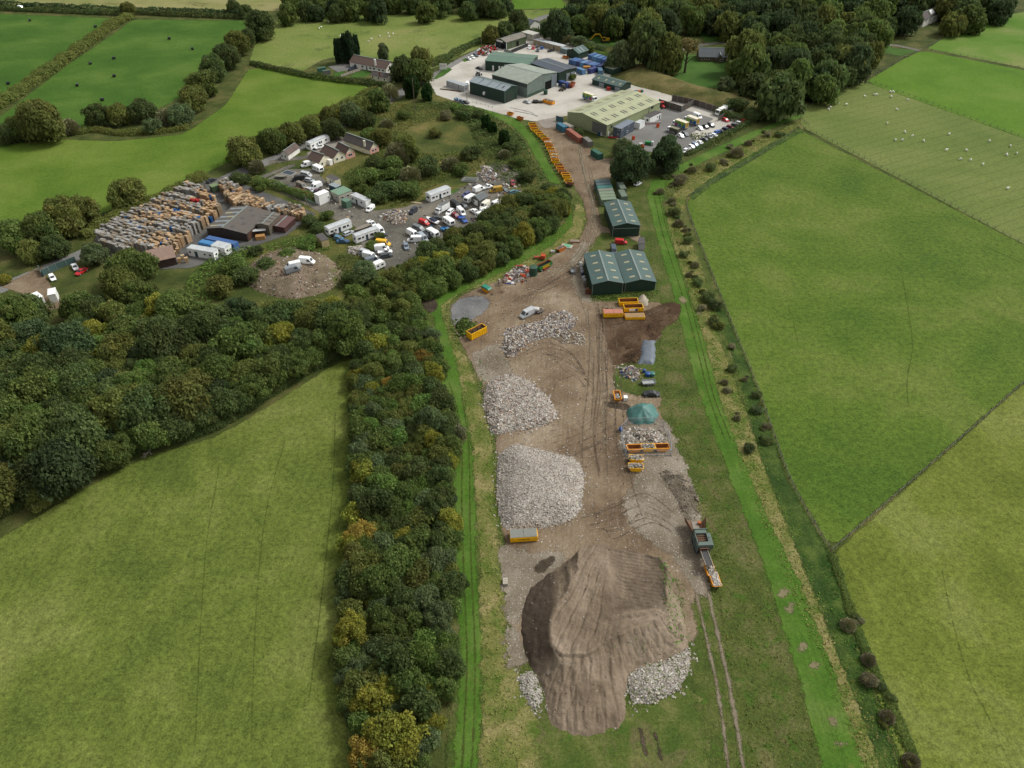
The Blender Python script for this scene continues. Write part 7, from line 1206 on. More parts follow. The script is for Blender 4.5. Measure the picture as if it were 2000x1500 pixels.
s5 = place(get(RO), 1072, 198.4, 10, 3, 1.8, 'yellow container on the concrete before the warehouse', SO); load(s5, 'mixed', 5.5, 2.1, 1.5, 'mixed load in the container before the warehouse', 95, 90, .2)
mInk, mInkR = paint('black_lettering', (.015, .014, .012, 1), .6), paint('red_lettering', G(150, 40, 26), .6)
def text(s, body, parent, loc, rot, size, mat, name='lettering', ext=.01):
    c = bpy.data.curves.new(name, 'FONT'); c.body = body; c.size = size; c.extrude = ext; c.align_x = 'CENTER'; c.align_y = 'CENTER'; o = bpy.data.objects.new(name, c); me = None
    link(o); dg = bpy.context.evaluated_depsgraph_get(); me = bpy.data.meshes.new_from_object(o.evaluated_get(dg)); bpy.data.objects.remove(o); q = link(bpy.data.objects.new(name, me)); me.materials.clear(); me.materials.append(mat); q.parent = parent; q.location = loc; q.rotation_euler = rot; return q
for s_, m in ((s2, mInkR), (s4, mInk)):
    MB().box(-2.0, 2.0, -1.325, -1.305, .62, 1.5).build('name_panel', mSkip, s_).color = SY; text(None, 'STARLINE', s_, (0, -1.335, 1.12), (rad(90), 0, 0), .62, m)
MB().box(-1.5, .4, -1.34, -1.305, .55, 1.35).build('name_board', mFrame, s); o = MB().box(.42, 1.2, -1.34, -1.305, .55, 1.35).build('blue_board', mArtB, s)
# ================================================================ MACHINES AND PLANT
mRustO = paint('rusty_orange', G(150, 116, 94), .8, .15, .6, scale=1.2); mSteelG = paint('green_grey_steel', G(110, 128, 120), .6, .3, .5, scale=1.0); mBelt = paint('conveyor_belt', G(92, 92, 92), .8, .15, .3)
def screener():
    p0 = P(1356, 1016, 1.5); p1 = P(1384, 1106, 2.0); d = (p1 - p0); d.z = 0; Ln = d.length; t = thing('screening_machine', 'tracked screening machine with a rusty hopper and grey conveyor', 'machine', (p0.x, p0.y, 0), math.atan2(d.y, d.x)); k = Ln / 14
    b = MB(); w = 1.5
    for s in (-1, 1): b.poly([V(0, s * 2.0, 1.2), V(4.2 * k, s * 1.0, 1.1), V(4.2 * k, s * 1.35, 2.5), V(0, s * 2.3, 2.7)]); b.poly([V(4.2 * k, s * 1.08, 1.1), V(0, s * 2.08, 1.2), V(0, s * 2.4, 2.7), V(4.2 * k, s * 1.45, 2.5)])
    b.poly([V(0, -2, 1.2), V(0, 2, 1.2), V(4.2 * k, 1, 1.1), V(4.2 * k, -1, 1.1)]); b.build('hopper', mRustO, t)
    MB().box(.2, 4.2 * k, -.7, .7, 1.22, 1.3).build('feed_belt', paint('dusty_belt', G(170, 160, 148), .9), t)
    MB().tube((.9, .9, 1.4), (.9, .9, 1.9), .35, n=14).build('drum', paint('orange_drum', G(214, 110, 30), .6), t)
    x0, x1 = 4.3 * k, 9.3 * k
    b = MB(); b.box(x0, x1, -1.3, -1.15, 1.6, 3.2); b.box(x0, x1, 1.15, 1.3, 1.6, 3.2); b.box(x0, x0 + 1.1, -1.14, 1.14, 2.6, 3.3); b.box(x1 - 1.1, x1, -1.14, 1.14, 2.6, 3.3); b.build('screen_box', mSteelG, t)
    b = MB(); [b.box(x0 + 1.2 + q * .55, x0 + 1.45 + q * .55, -1.1, 1.1, 2.5, 2.6) for q in range(int((x1 - x0 - 2.4) / .55))]; b.box(x0 + 1.1, x1 - 1.1, -1.12, 1.12, 2.2, 2.3); b.build('screen_deck', mRustO, t)
    b = MB(); [b.beam((x, s * 1.45, .6), (x, s * 1.45, 3.4), .14) for x in (x0 + .1, (x0 + x1) / 2, x1 - .1) for s in (-1, 1)]; [b.beam((x0, s * 1.45, 1.5), (x1, s * 1.45, 1.5), .2) for s in (-1, 1)]; [b.beam((x, -1.5, 3.42), (x, 1.5, 3.42), .14) for x in (x0 + .1, x1 - .1)]; b.build('frame', mSteelG, t)
    MB().box(x0 + .4, x1 - .8, 1.6, 2.3, 1.0, 2.4).build('engine_box', mSteelG, t)
    for s in (-1, 1): MB().rings([[V(x, s * 1.1 - .28, za), V(x, s * 1.1 + .28, za), V(x, s * 1.1 + .28, zb), V(x, s * 1.1 - .28, zb)] for x, za, zb in [(x0 + .2, .4, .7), (x0 + .6, 0, .95), (x1 - .8, 0, .95), (x1 - .3, .4, .7)]]).build('track', mTyre, t)
    c0, c1 = x1 - .2, 14.2 * k; b = MB(); [b.beam((c0, s * .75, 1.9), (c1, s * .75, 2.6), .14, .3) for s in (-1, 1)]; b.build('conveyor_frame', paint('pale_steel', G(168, 160, 146), .7), t); MB().poly([V(c0, -.66, 1.92), V(c1, -.66, 2.62), V(c1, .66, 2.62), V(c0, .66, 1.92)]).build('conveyor_belt', mBelt, t)
    b = MB(); b.box(c0, c0 + .5, -.9, .9, 2.05, 2.7); b.build('head_guard', mRustO, t); [MB().tube((c0 - .02, y, 2.4), (c0 + .52, y, 2.4), .2, n=10).build('roller', mVoid, t) for y in (-.45, 0, .45)]
    MB().beam((c0 + 1.2, -.8, 0), (c0 + 1.4, -.8, 2.1), .12).beam((c0 + 1.2, .8, 0), (c0 + 1.4, .8, 2.1), .12).build('conveyor_leg', mSteelG, t)
screener()
def grain_trailer():
    p = P(1062, 520, 1); q = P(1070, 516.2, 1) - p; t = thing('tipping_trailer', 'green and yellow tipping trailer on the verge', 'trailer', (p.x, p.y, 0), math.atan2(q.y, q.x)); tub(t, 6, 5.8, 2.3, 2.1, 2.2, .9); recolor_shell(t, G(50, 150, 70))
    for s in (-1, 1): MB().poly([V(-1.6, s * 1.15, 1.0), V(1.6, s * 1.15, 1.0), V(1.6, s * 1.185, 2.1), V(-1.6, s * 1.185, 2.1)]).build('side_panel', mYel, t)
    MB().box(-2.8, 3.9, -.4, .4, .55, .8).build('chassis', mChas, t); MB().box(-1.2, .6, -1.3, -1.22, .35, .85).build('red_guard', mArtR, t); MB().box(-2.7, 2.7, -1.0, 1.0, 1.5, 1.6).build('dark_floor', mVoid, t); wheels(t, 5, 2.2, .5, (-.6, -1.8), .35)
grain_trailer()
def cyl(u, v, r, h, mat, name, label, cat, zc=None, dome=.12):
    p = P(u, v, h / 2 if zc is None else zc); t = thing(name, label, cat, (p.x, p.y, 0)); MB().tube((0, 0, 0), (0, 0, h), r, n=18).build('drum', mat, t); MB().tube((0, 0, h), (0, 0, h + dome), r * .96, r * .5, 18).build('lid', mat, t); MB().tube((0, 0, h * .5 - .05), (0, 0, h * .5 + .05), r * 1.02, n=18, cap=False).build('band', mat, t); return t
mTank = paint('green_tank', G(46, 92, 72), .5); mBlueB = paint('blue_barrel', G(36, 92, 170), .4); mTealB = paint('teal_barrel', G(60, 128, 116), .4)
cyl(1041.8, 529, 1.35, 3.0, mTank, 'water_tank', 'dark green water tank beside the tipping trailer', 'tank'); cyl(1065.6, 180, 1.1, 2.2, mTank, 'water_tank', 'green tank by the pale green shed doorway', 'tank')
for u, v, m, r, lab in [(1258, 724.6, mBlueB, .45, 'small blue barrel, uppermost by the grey trailer'), (1265.6, 731, mBlueB, .75, 'large blue tub beside the teal one'), (1274, 731, mTealB, .75, 'teal tub with a pale lid by the grey trailer'), (1212.4, 839, mBlueB, .5, 'blue barrel at the left corner of the mesh fence')]: cyl(u, v, r, 1.0, m, 'barrel', lab, 'barrel')
def flat_trailer(u, v, du, dv, lab, Ln=3.0, Wd=1.6, side=.5, col=G(186, 190, 190), ldc=None):
    p = P(u, v, .7); q = P(u + du, v + dv, .7) - p; t = thing('trailer', lab, 'trailer', (p.x, p.y, 0), math.atan2(q.y, q.x)); m = paint('galvanised', col, .5, .4, .3); x = Ln / 2; y = Wd / 2; MB().box(-x, x, -y, y, .55, .63).build('deck', m, t); b = MB()
    for s in (-1, 1): b.box(-x, x, s * y - .03, s * y + .03, .632, .63 + side)
    b.box(-x - .03, -x + .03, -y + .04, y - .04, .632, .63 + side); b.box(x - .03, x + .03, -y + .04, y - .04, .632, .63 + side); b.build('sides', m, t); MB().beam((x, 0, .5), (x + 1.2, 0, .5), .1).beam((x, .5, .5), (x + .9, 0, .5), .07).beam((x, -.5, .5), (x + .9, 0, .5), .07).build('tow_bar', mChas, t); wheels(t, Ln, Wd + .3, .3, (-.35, .35), .18); return t
flat_trailer(1267, 746.4, -10, .6, 'pale grey twin axle trailer above the black saloon', 3.6, 1.8, .4); flat_trailer(1118.8, 529, 2, 10, 'small galvanised trailer left of the twin sheds', 2.6, 1.5, .45, G(150, 154, 156)); q = flat_trailer(1054, 606.4, -10, 4, 'small trailer of red and white waste hitched behind the silver van', 2.6, 1.5, .4, G(180, 170, 160)); load(q, 'mixed', 2.3, 1.3, 1.0, 'red and white waste on the small trailer', 96, 60, .3)
p = P(1221.6, 777.6, .6); t = thing('water_cube', 'white plastic water cube by the small orange skip', 'tank', (p.x, p.y, 0)); MB().box(-.5, .5, -.6, .6, .15, 1.15).build('bottle', mPanelW, t); b = MB(); [b.beam((x, y, .1), (x, y, 1.2), .05) for x in (-.53, 0, .53) for y in (-.63, .63)]; b.build('cage', mFlash, t); MB().box(-.55, .55, -.65, .65, 0, .13).build('pallet', mChas, t)
p = P(987, 1136.6, .4); t = thing('block_stack', 'small pallet of pale blocks left of the earth heap', 'blocks', (p.x, p.y, 0)); b = MB(); [b.box(-.5 + .52 * i, -.02 + .52 * i, -.75 + .52 * j, -.27 + .52 * j, .14, .8) for i in range(2) for j in range(3)]; b.build('blocks', paint('pale_block', G(206, 196, 180), .9), t); MB().box(-.55, .55, -.8, .85, 0, .13).build('pallet', mChas, t)
def junk(name, u, v, lab, cat, parts):                # small odds and ends: list of (x0,x1,y0,y1,z0,z1,colour,part)
    p = P(u, v, .3); t = thing(name, lab, cat, (p.x, p.y, 0), RT.uniform(-.5, .5))
    for x0, x1, y0, y1, z0, z1, c, nm in parts: MB().box(x0, x1, y0, y1, z0, z1).build(nm, paint(nm, c, .7, .2, .3), t)
junk('board_stack', 1107, 480, 'stack of boards with a mint green sheet on the verge', 'boards', [(-2, 2, -1.2, 1.2, 0, .3, G(206, 200, 186), 'boards'), (-1.2, 1.4, -.8, .9, .31, .4, G(120, 200, 160), 'green_sheet')]); junk('timber_stack', 1122, 471, 'stack of old timber frames at the road bend', 'timber', [(-1.8, 1.8, -.9, -.4, 0, .6, G(178, 150, 126), 'beam'), (-1.6, 1.7, -.2, .2, 0, .7, G(206, 196, 182), 'beam'), (-1.7, 1.4, .4, .9, 0, .5, G(150, 120, 96), 'beam')])
junk('seed_drill', 1055, 504, 'red orange farm implement behind the tipping trailer', 'farm machine', [(-2, .2, -.4, .4, .4, .7, G(190, 90, 60), 'frame'), (.3, 1.8, -.9, .9, .5, 1.7, G(210, 90, 50), 'hopper'), (-2.2, -1.6, -1, 1, .1, .6, G(120, 90, 70), 'tines')]); junk('plough', 1017, 522, 'tilted red plough blade on the scrap heap', 'farm machine', [(-1.8, 1.0, -.3, .3, .6, 1.1, G(200, 76, 50), 'blade'), (-.4, .4, -.8, .8, .2, .6, G(90, 80, 74), 'frame')]); junk('plough', 1029, 531, 'second red plough piece beside the green water tank', 'farm machine', [(-1, 1, -.3, .3, .3, .9, G(206, 80, 50), 'blade'), (.2, 1.4, -.6, .6, .1, .3, G(70, 66, 60), 'frame')])
junk('tarpaulin', 996, 552, 'blue and white sheet beside the scrap heap', 'sheet', [(-1.4, .4, -.7, .7, 0, .3, G(48, 72, 150), 'blue_sheet'), (.42, 1.4, -.6, .6, 0, .4, G(236, 236, 236), 'white_sheet')]); junk('bath_tub', 1080, 491, 'white upturned tub beside the orange skip', 'tub', [(-.8, .8, -.5, .5, 0, .6, G(230, 228, 222), 'shell'), (-.6, .6, -.35, .35, .61, .68, G(200, 200, 196), 'base')]); junk('mattress', 1047, 609, 'white mattress on the edge of the waste heap', 'mattress', [(-1, 1, -.8, .8, 1.2, 1.6, G(238, 236, 230), 'mattress_body'), (-.9, .5, -.7, .7, 1.61, 1.75, G(228, 228, 222), 'sheet')])
junk('loader_bucket', 1146, 137, 'orange bucket on a stand before the blue containers', 'bucket', [(-2, 2, -1, 1, 1.6, 2.4, G(216, 150, 60), 'bucket_shell'), (-1.4, -1, -.6, .6, 0, 1.59, G(120, 112, 104), 'stand'), (1, 1.4, -.6, .6, 0, 1.59, G(120, 112, 104), 'stand')]); junk('storage_bin', 1188.4, 175.6, 'red bin before the long green shed', 'bin', [(-.9, .9, -.7, .7, .1, 1.6, G(196, 60, 54), 'bin_body'), (-.95, .95, -.75, .75, 1.61, 1.7, G(170, 50, 46), 'lid')]); junk('oil_tank', 953, 185.6, 'long green oil tank against the dark green shed', 'tank', [(-4, 4, -.7, .7, .3, 2.2, G(76, 106, 82), 'tank_body'), (-3.9, 3.9, -.5, .5, 0, .29, G(60, 60, 58), 'plinth')]); p = P(946, 181, 2.6); t = thing('dish', 'round white tank end on the green oil tank', 'dish', (p.x, p.y, 0)); MB().tube((0, -.3, 2.2), (0, .5, 2.4), .95, .9, 16).build('drum', mPanelW, t); MB().beam((0, 0, 0), (0, 0, 1.6), .2).build('post', mChas, t)
junk('orange_barrier', 1284.6, 248, 'orange post cluster in the car park, upper one', 'barrier', [(-.6, .6, -.4, .4, 0, 1.6, G(236, 100, 50), 'barrier_body'), (-.3, .3, -.5, .5, 1.61, 1.9, G(230, 90, 44), 'barrier_top')]); junk('orange_barrier', 1237, 272, 'orange post cluster in the car park, lower one', 'barrier', [(-.6, .6, -.4, .4, 0, 1.5, G(236, 104, 60), 'barrier_body'), (-.3, .3, -.5, .5, 1.51, 1.8, G(230, 90, 44), 'barrier_top')]); junk('mini_digger', 1253, 288, 'little orange digger with a pale roof by the big dark tree', 'digger', [(-1, 1, -.8, .8, 0, .5, G(40, 40, 42), 'tracks'), (-.9, .9, -.7, .7, .51, 1.5, G(226, 96, 44), 'engine_cover'), (-1.4, .2, -.9, .9, 2.2, 2.35, G(206, 206, 202), 'roof'), (-.5, .1, -.6, .6, 1.51, 2.19, G(40, 46, 50), 'cab')]); junk('green_cart', 1268, 282, 'green and white roadside cart by the big dark tree', 'cart', [(-2, .8, -.8, .8, .5, 1.6, G(52, 150, 80), 'cart_body'), (.9, 1.9, -.8, .8, .4, 1.8, G(226, 228, 228), 'cab')])
junk('wheelie_bin', 1172, 263, 'blue and white bins at the corner of the lime warehouse', 'bin', [(-1.2, 0, -.6, .6, 0, 1.3, G(40, 84, 116), 'bin_body'), (.2, 1.3, -.5, .5, 0, 1.4, G(220, 222, 220), 'bin_body'), (1.4, 2, -.5, .5, 0, .9, G(216, 200, 60), 'bin_body')]); junk('water_barrier', 1199, 268, 'red barrier lying beside the two storey cabin', 'barrier', [(-2.6, 2.4, -.3, .3, 0, .5, G(200, 50, 60), 'barrier_body'), (-1, 1, -.2, .2, .51, .6, G(190, 44, 54), 'rib')]); junk('water_barrier', 1276, 241, 'white barrier with red feet before the cabins', 'barrier', [(-3.6, 3.6, -.12, .12, .3, 1.0, G(228, 224, 222), 'barrier_panel'), (-3.5, 3.5, -.2, .2, 0, .29, G(200, 60, 60), 'feet')]); junk('steel_beam', 880, 176, 'rusty steel beam lying on the concrete near the entrance', 'beam', [(-6, 6, -.25, -.1, 0, .5, G(120, 86, 70), 'flange'), (-6, 6, .1, .25, 0, .5, G(120, 86, 70), 'flange'), (-6, 6, -.09, .09, .2, .3, G(110, 80, 66), 'web')]); bpy.data.objects['steel_beam'].rotation_euler = (0, 0, -.35)
junk('tyre_stack', 1052, 199.6, 'dark pile of tyres and scrap beside the yellow container', 'tyres', [(-3, -.5, -1.5, 1.4, 0, 1.1, G(56, 54, 52), 'tyres'), (-.4, 2, -1, 1, 0, .9, G(80, 74, 68), 'scrap')]); junk('stall', 1246, 180.4, 'blue and orange stall goods behind the warehouse', 'goods', [(-2, -.4, -.8, .8, 0, 1.4, G(44, 66, 96), 'crate'), (-.2, 1.2, -.8, .8, 0, 1.2, G(214, 110, 60), 'crate'), (1.5, 3, -.7, .7, 0, 1.1, G(60, 110, 110), 'crate')]); junk('pipe_rack', 918, 351, 'stack of fence panels lying flat in the scrapyard', 'fence panels', [(-3.6, 3.2, -2.2, 2.0, 0, .3, G(120, 124, 118), 'panel'), (-3, 3.4, -1.8, 2.1, .31, .5, G(140, 142, 134), 'panel'), (-2, 2.8, -1.4, 1.2, .51, .66, G(104, 110, 104), 'panel')]); junk('solar_panel', 563.6, 336.4, 'dark flat panel lying on the grass by the drive', 'panel', [(-2.8, 2.8, -1.9, 1.9, 0, .12, G(176, 180, 180), 'rim'), (-2.4, 2.4, -1.5, 1.5, .121, .16, G(74, 86, 96), 'panel_face')]); junk('timber_stack', 945, 383, 'stack of grey planks behind the garage', 'timber', [(-2.6, 2.6, -1.2, -.3, 0, .5, G(150, 136, 120), 'plank'), (-2.4, 2.6, -.2, .6, 0, .7, G(130, 116, 104), 'plank'), (-2.5, 2.3, .7, 1.3, 0, .4, G(168, 158, 146), 'plank')]); junk('plank', 813, 394.6, 'pale plank pile on the scrapyard grass', 'timber', [(-2.2, 2.2, -.5, 0, 0, .15, G(206, 184, 150), 'plank'), (-2, 2.3, .1, .5, 0, .12, G(216, 196, 166), 'plank')]); junk('loader_bucket', 509, 465, 'orange bucket with white awning against the brown factory', 'bucket', [(-1.6, 1.6, -1, 1, 0, 1.4, G(200, 150, 90), 'bucket_shell'), (-2.4, 2.2, 1.2, 3, 2.4, 2.55, G(214, 216, 216), 'awning')])
for k, (u, v) in enumerate([(1133.6, 514), (1135, 519.6), (1136, 525), (1137, 530.6), (1139, 536), (1140, 541.6), (1142, 547), (1143.4, 553), (1145, 559), (1147.4, 565)]):
    cs = [G(226, 226, 222), G(216, 216, 214), G(206, 206, 206), G(190, 194, 200), G(40, 44, 66), G(210, 214, 220), G(186, 188, 184), G(120, 112, 104), G(90, 82, 74), G(150, 120, 104)]
    p = P(u, v, .5); t = thing('bulk_bag', f'bulk bag, {ORD[k] if k < 8 else ["ninth", "tenth"][k - 8]} from the far end of the row beside the left twin shed', 'bag', (p.x, p.y, 0), RT.uniform(-.3, .3), 'bulk bags beside the left twin shed')
    m = paint('bag_cloth', cs[k], .85, .1, .3, bump=.4); MB().rings([[V(x * a, y * a, z) for x, y in ((-.5, -.3), (-.3, -.5), (.3, -.5), (.5, -.3), (.5, .3), (.3, .5), (-.3, .5), (-.5, .3))] for z, a in [(0, .9), (.3, 1.15), (.75, 1.1), (.95, .8)]]).build('bag_body', m, t); MB().beam((-.4, -.4, .9), (-.3, -.3, 1.25), .06).beam((.4, .4, .9), (.3, .3, 1.25), .06).build('strap', m, t)
p = P(1150.4, 570, .5); t = thing('rusty_tank', 'rusty open tank at the near end of the bulk bags', 'tank', (p.x, p.y, 0), .2); tub(t, 2.4, 2.2, 1.6, 1.5, 1.0); recolor_shell(t, G(112, 66, 48))
# ================================================================ PALLET STACKS
mPal = paint('pallet_wood', None, .9, .1, .35, scale=1.4); mPalV = paint('pallet_wood_far', None, .9, .1, .35, vcol=True, scale=1.4)
def stackgeo(b, h, r, col=None, o=V(0, 0, 0), rz=0.0, lay=.48):
    z = 0; R_ = Matrix.Rotation(rz, 3, 'Z')
    while z < h - .1:
        j = R_ @ V(r.uniform(-.05, .05), r.uniform(-.05, .05), 0) + o; x, y = .6, .5
        A = [R_ @ V(a * x, c * y, 0) + j + V(0, 0, z) for a, c in ((-1, -1), (1, -1), (1, 1), (-1, 1))]; T = [p + V(0, 0, lay - .1) for p in A]; cc = gradeval(col, r.uniform(.85, 1.15)) if col else None
        for i in range(4): k = (i + 1) % 4; b.poly([A[i], A[k], T[k], T[i]], 0, cc)
        b.poly(T, 0, cc); z += lay
def stack_master(h, s): t = MB(); stackgeo(t, h, random.Random(s)); o = t.build('pallet_stack', mPal); me = o.data; bpy.data.objects.remove(o); return me
SM = [(h, stack_master(h, s)) for s, h in enumerate((1.9, 2.9, 3.4, 3.8, 4.3, 4.8))]
GYP = [G(160, 156, 148, .66), G(172, 169, 162, .68), G(146, 140, 130, .62), G(182, 180, 176, .7), G(158, 144, 124, .62)]; TNP = [G(200, 168, 130, .66), G(212, 182, 146, .68), G(184, 150, 114, .62), G(168, 148, 122, .6)]
def stacks(poly, e1, e2, dx, dy, tan, hbase, seed, aisle, special=()):
    r = random.Random(seed); w = world(poly); a = P(*e1) - P(*e2); a.z = 0; a.normalize(); n = V(-a.y, a.x, 0); c0 = V(*w.mean(0), 0); out = []; rz = math.atan2(n.y, n.x)
    for i in range(-60, 61):
        if i % aisle == 0: continue
        hr = hbase * (1 + .12 * math.sin(i * 1.7 + seed)) ; skew = r.uniform(0, 1)
        for j in range(-60, 61):
            p = c0 + a * (i * dx + r.uniform(-.08, .08)) + n * (j * dy + skew + r.uniform(-.06, .06))
            if sdist(np.array([p.x]), np.array([p.y]), w)[0] < .5 or r.random() < .05: continue
            nz = vnoise(np.array([p.x]), np.array([p.y]), 9, seed)[0]; h = max(1.6, hr * (1 + .3 * nz) + r.uniform(-.4, .36) - (.9 if r.random() < .06 else 0)); u, v = ppx(p.x, p.y, h)
            out.append((p.x, p.y, h, rz + r.uniform(-.06, .06), u, v, (nz * 1.6 + r.uniform(-.5, .5)) < tan(u, v), r.random()))
    return out
ALL = [(s, 'of the dense block by the lane') for s in stacks([(190, 474), (212, 450), (300, 404), (374, 370), (398, 378), (424, 400), (436, 416), (424, 432), (400, 448), (382, 466), (366, 480), (344, 492), (330, 504), (296, 500), (270, 496), (230, 508), (205, 496)], (372, 370), (190, 470), 1.32, 1.22, lambda u, v: -.25 + (u - 330) / 130 + (.3 if u > 395 else 0), 3.7, 4, 8)]
ALL += [(s, 'of the block behind the factory') for s in stacks([(428, 368), (446, 362), (474, 378), (506, 398), (548, 410), (600, 420), (604, 432), (576, 432), (540, 424), (500, 420), (462, 412), (440, 396)], (600, 424), (428, 366), 1.4, 1.25, lambda u, v: .45 if u < 470 or u > 560 else .1, 3.4, 5, 11)]
ALL.sort(key=lambda q: -(q[0][5]))
far = MB(); r7 = random.Random(9); nn = 0
for s, wh in ALL:
    x, y, h, rz, u, v, tn, rn = s
    c = r7.choice(TNP if tn else GYP); nm = 'tan' if tn else 'grey'
    if rn < .012 or (338 < u < 352 and 405 < v < 413): c, nm = G(48, 104, 168), 'blue painted'
    elif 374 < u < 392 and 386 < v < 393: c, nm = G(176, 44, 48), 'red painted'
    nn += 1
    if nn <= 296 or nm[0] in 'br':
        hm, me = min(SM, key=lambda q: abs(q[0] - h)); o = link(bpy.data.objects.new('pallet_stack', me)); o.location = (x, y, 0); o.rotation_euler = (0, 0, rz); o.color = gradeval(c, r7.uniform(.9, 1.1)); o.scale = (1, 1, h / hm)
        sz = 'tall' if h > 4.2 else 'low' if h < 3 else 'middling'
        wr = ('at the left tip' if u < 250 else 'at the front edge' if v > 470 else 'at the right edge' if u > 395 else 'in the middle') if 'dense' in wh else ('at the left end' if u < 470 else 'at the right end' if u > 560 else 'in the middle')
        tag(o, f'{sz} {nm} pallet stack {wr} {wh}', 'pallet stack', 'pallet stacks ' + wh)
    else: stackgeo(far, h, r7, c, V(x, y, 0), rz)
if far.v: tag(far.build('stacked_pallets', mPalV), kind='stuff')
for u, v, c, lab in [(347, 489, TNP[0], 'single tan pallet stack beside the white site cabin'), (341, 495, TNP[1], 'tan crate stack beside the pale roofed shed'), (357, 502, G(222, 196, 156), 'new cream pallet stack right of the pale roofed shed'), (364, 507, G(224, 190, 146), 'newest cream pallet stack by the site cabin path'), (350, 508, G(214, 176, 128), 'orange tan pallet stack against the pale roofed shed')]:
    p = P(u, v, 1); o = link(bpy.data.objects.new('pallet_stack', SM[0][1])); o.location = (p.x, p.y, 0); o.color = c; o.rotation_euler = (0, 0, .5); tag(o, lab, 'pallet stack')
# ================================================================ FENCES, WALLS, POLES, SIGNS
mPost = paint('fence_post', G(140, 130, 112), .9, .1, .3); mWire = paint('fence_wire', G(120, 118, 110), .6, .3, .1); mPlank = sheeting('weathered_planks', G(112, 102, 96), .5, .5, .9); mGalv = paint('galvanised_tube', G(186, 190, 192), .4, .5, .15)
def fence(pts, label, step=4.0, h=1.15, name='wire_fence', sm=False):
    w = world(smooth_line(pts) if sm else pts); t = thing(name, label, 'fence', (w[0][0], w[0][1], 0)); o = V(w[0][0], w[0][1], 0); pos = []; acc = 0.0
    for a, b in zip(w, w[1:]):
        d = np.hypot(*(b - a)); s = (step - acc) if pos else 0.0
        while s <= d: pos.append(a + (b - a) * s / d); s += step
        acc = d - (s - step)
    while len(pos) > 98: pos = pos[::2]
    pm = MB().box(-.07, .07, -.07, .07, -.1, h).box(-.09, .09, -.09, .09, h + .002, h + .03); p0 = pm.build('post', mPost, t, loc=V(*pos[0], 0) - o)
    for p in pos[1:]: c = p0.copy(); link(c); c.parent = t; c.location = V(*p, 0) - o; c.rotation_euler = (RT.uniform(-.06, .06), RT.uniform(-.06, .06), 0)
    b = MB()
    for a, c in zip(pos, pos[1:]):
        for z in (.3, .65, 1.0): b.beam(V(*a, z) - o, V(*c, z) - o, .03)
    b.build('wire', mWire, t); return t
fence([(1345, 386), (1341, 402), (1360, 460), (1400, 560), (1440, 660), (1480, 760), (1540, 930), (1582, 1010), (1622, 1077)], 'post and wire fence between the bushy bank and the big right hand field', 3.4, sm=True); fence([(1622, 1077), (1700, 1010), (1820, 905), (1920, 818), (2040, 710)], 'post and wire fence between the two right hand fields', 3.4); fence([(1562, 248), (1608, 268), (1800, 370), (2040, 500)], 'post and wire fence along the near side of the striped sheep field', 3.4); fence([(1684, 158), (1706, 162), (1850, 214), (2040, 284)], 'post and wire fence along the far side of the striped sheep field', 3.6); fence([(1345, 384), (1400, 352), (1480, 306), (1562, 250)], 'post and wire fence at the top of the right hand field', 3.4); fence([(1690, 158), (1760, 115), (1806, 96)], 'post and wire fence at the upper left of the bright field', 3.4); fence([(1806, 96), (1900, 112), (2040, 142)], 'pale track fence between the two top right fields', 4); fence([(1806, 96), (1870, 58), (1960, 30)], 'post and wire fence by the trees of the white house', 4); fence([(1550, 220), (1580, 246)], 'short rail fence at the field corner', 2.5); fence([(922, 201), (945, 205), (964, 212)], 'low rail fence along the entrance drive', 2.6, 1.0, 'rail_fence'); fence([(600, 132), (640, 118), (660, 112)], 'garden fence left of the upper bungalow', 4)
def boardwall(pts, h, label, mat, name='plank_wall', step=3.0, th=.2, cat='wall'):
    w = world(pts); o = V(w[0][0], w[0][1], 0); t = thing(name, label, cat, o)
    for a, b in zip(w, w[1:]):
        d = b - a; L_ = np.hypot(*d); n = max(1, int(L_ / step)); e = V(*(d / L_), 0); nr = V(-e.y, e.x, 0)
        for k in range(n):
            A = V(*a, 0) - o + e * (L_ * k / n + .05); B_ = V(*a, 0) - o + e * (L_ * (k + 1) / n - .05); hh = h + RT.uniform(-.05, .05); b_ = [A - nr * th / 2, B_ - nr * th / 2, B_ + nr * th / 2, A + nr * th / 2]; MB().hexa(b_, [p + V(0, 0, hh) for p in b_]).build('panel', mat, t)
            MB().beam(A - e * .05, A - e * .05 + V(0, 0, h + .12), th + .12).build('post', mFlash, t)
    return t
boardwall([(1312, 197), (1355, 206), (1402, 221), (1434, 233)], 3.0, 'long weathered plank wall along the back of the car park', mPlank); boardwall([(1286, 205), (1330, 219)], 3.0, 'plank wall closing the front of the storage bay', mPlank); boardwall([(1331, 219), (1356, 205)], 3.0, 'plank wall on the right side of the storage bay', mPlank); boardwall([(1402, 237), (1432, 222)], 2.4, 'short timber wall beside the refuse lorry', mPlank); boardwall([(998, 104.5), (1031, 91)], 2.0, 'low black wall beside the upper yard', paint('black_wall', G(46, 50, 56), .8)); boardwall([(985, 100.6), (1000, 104)], 1.4, 'grey kerb wall before the top workshop', mFlash)
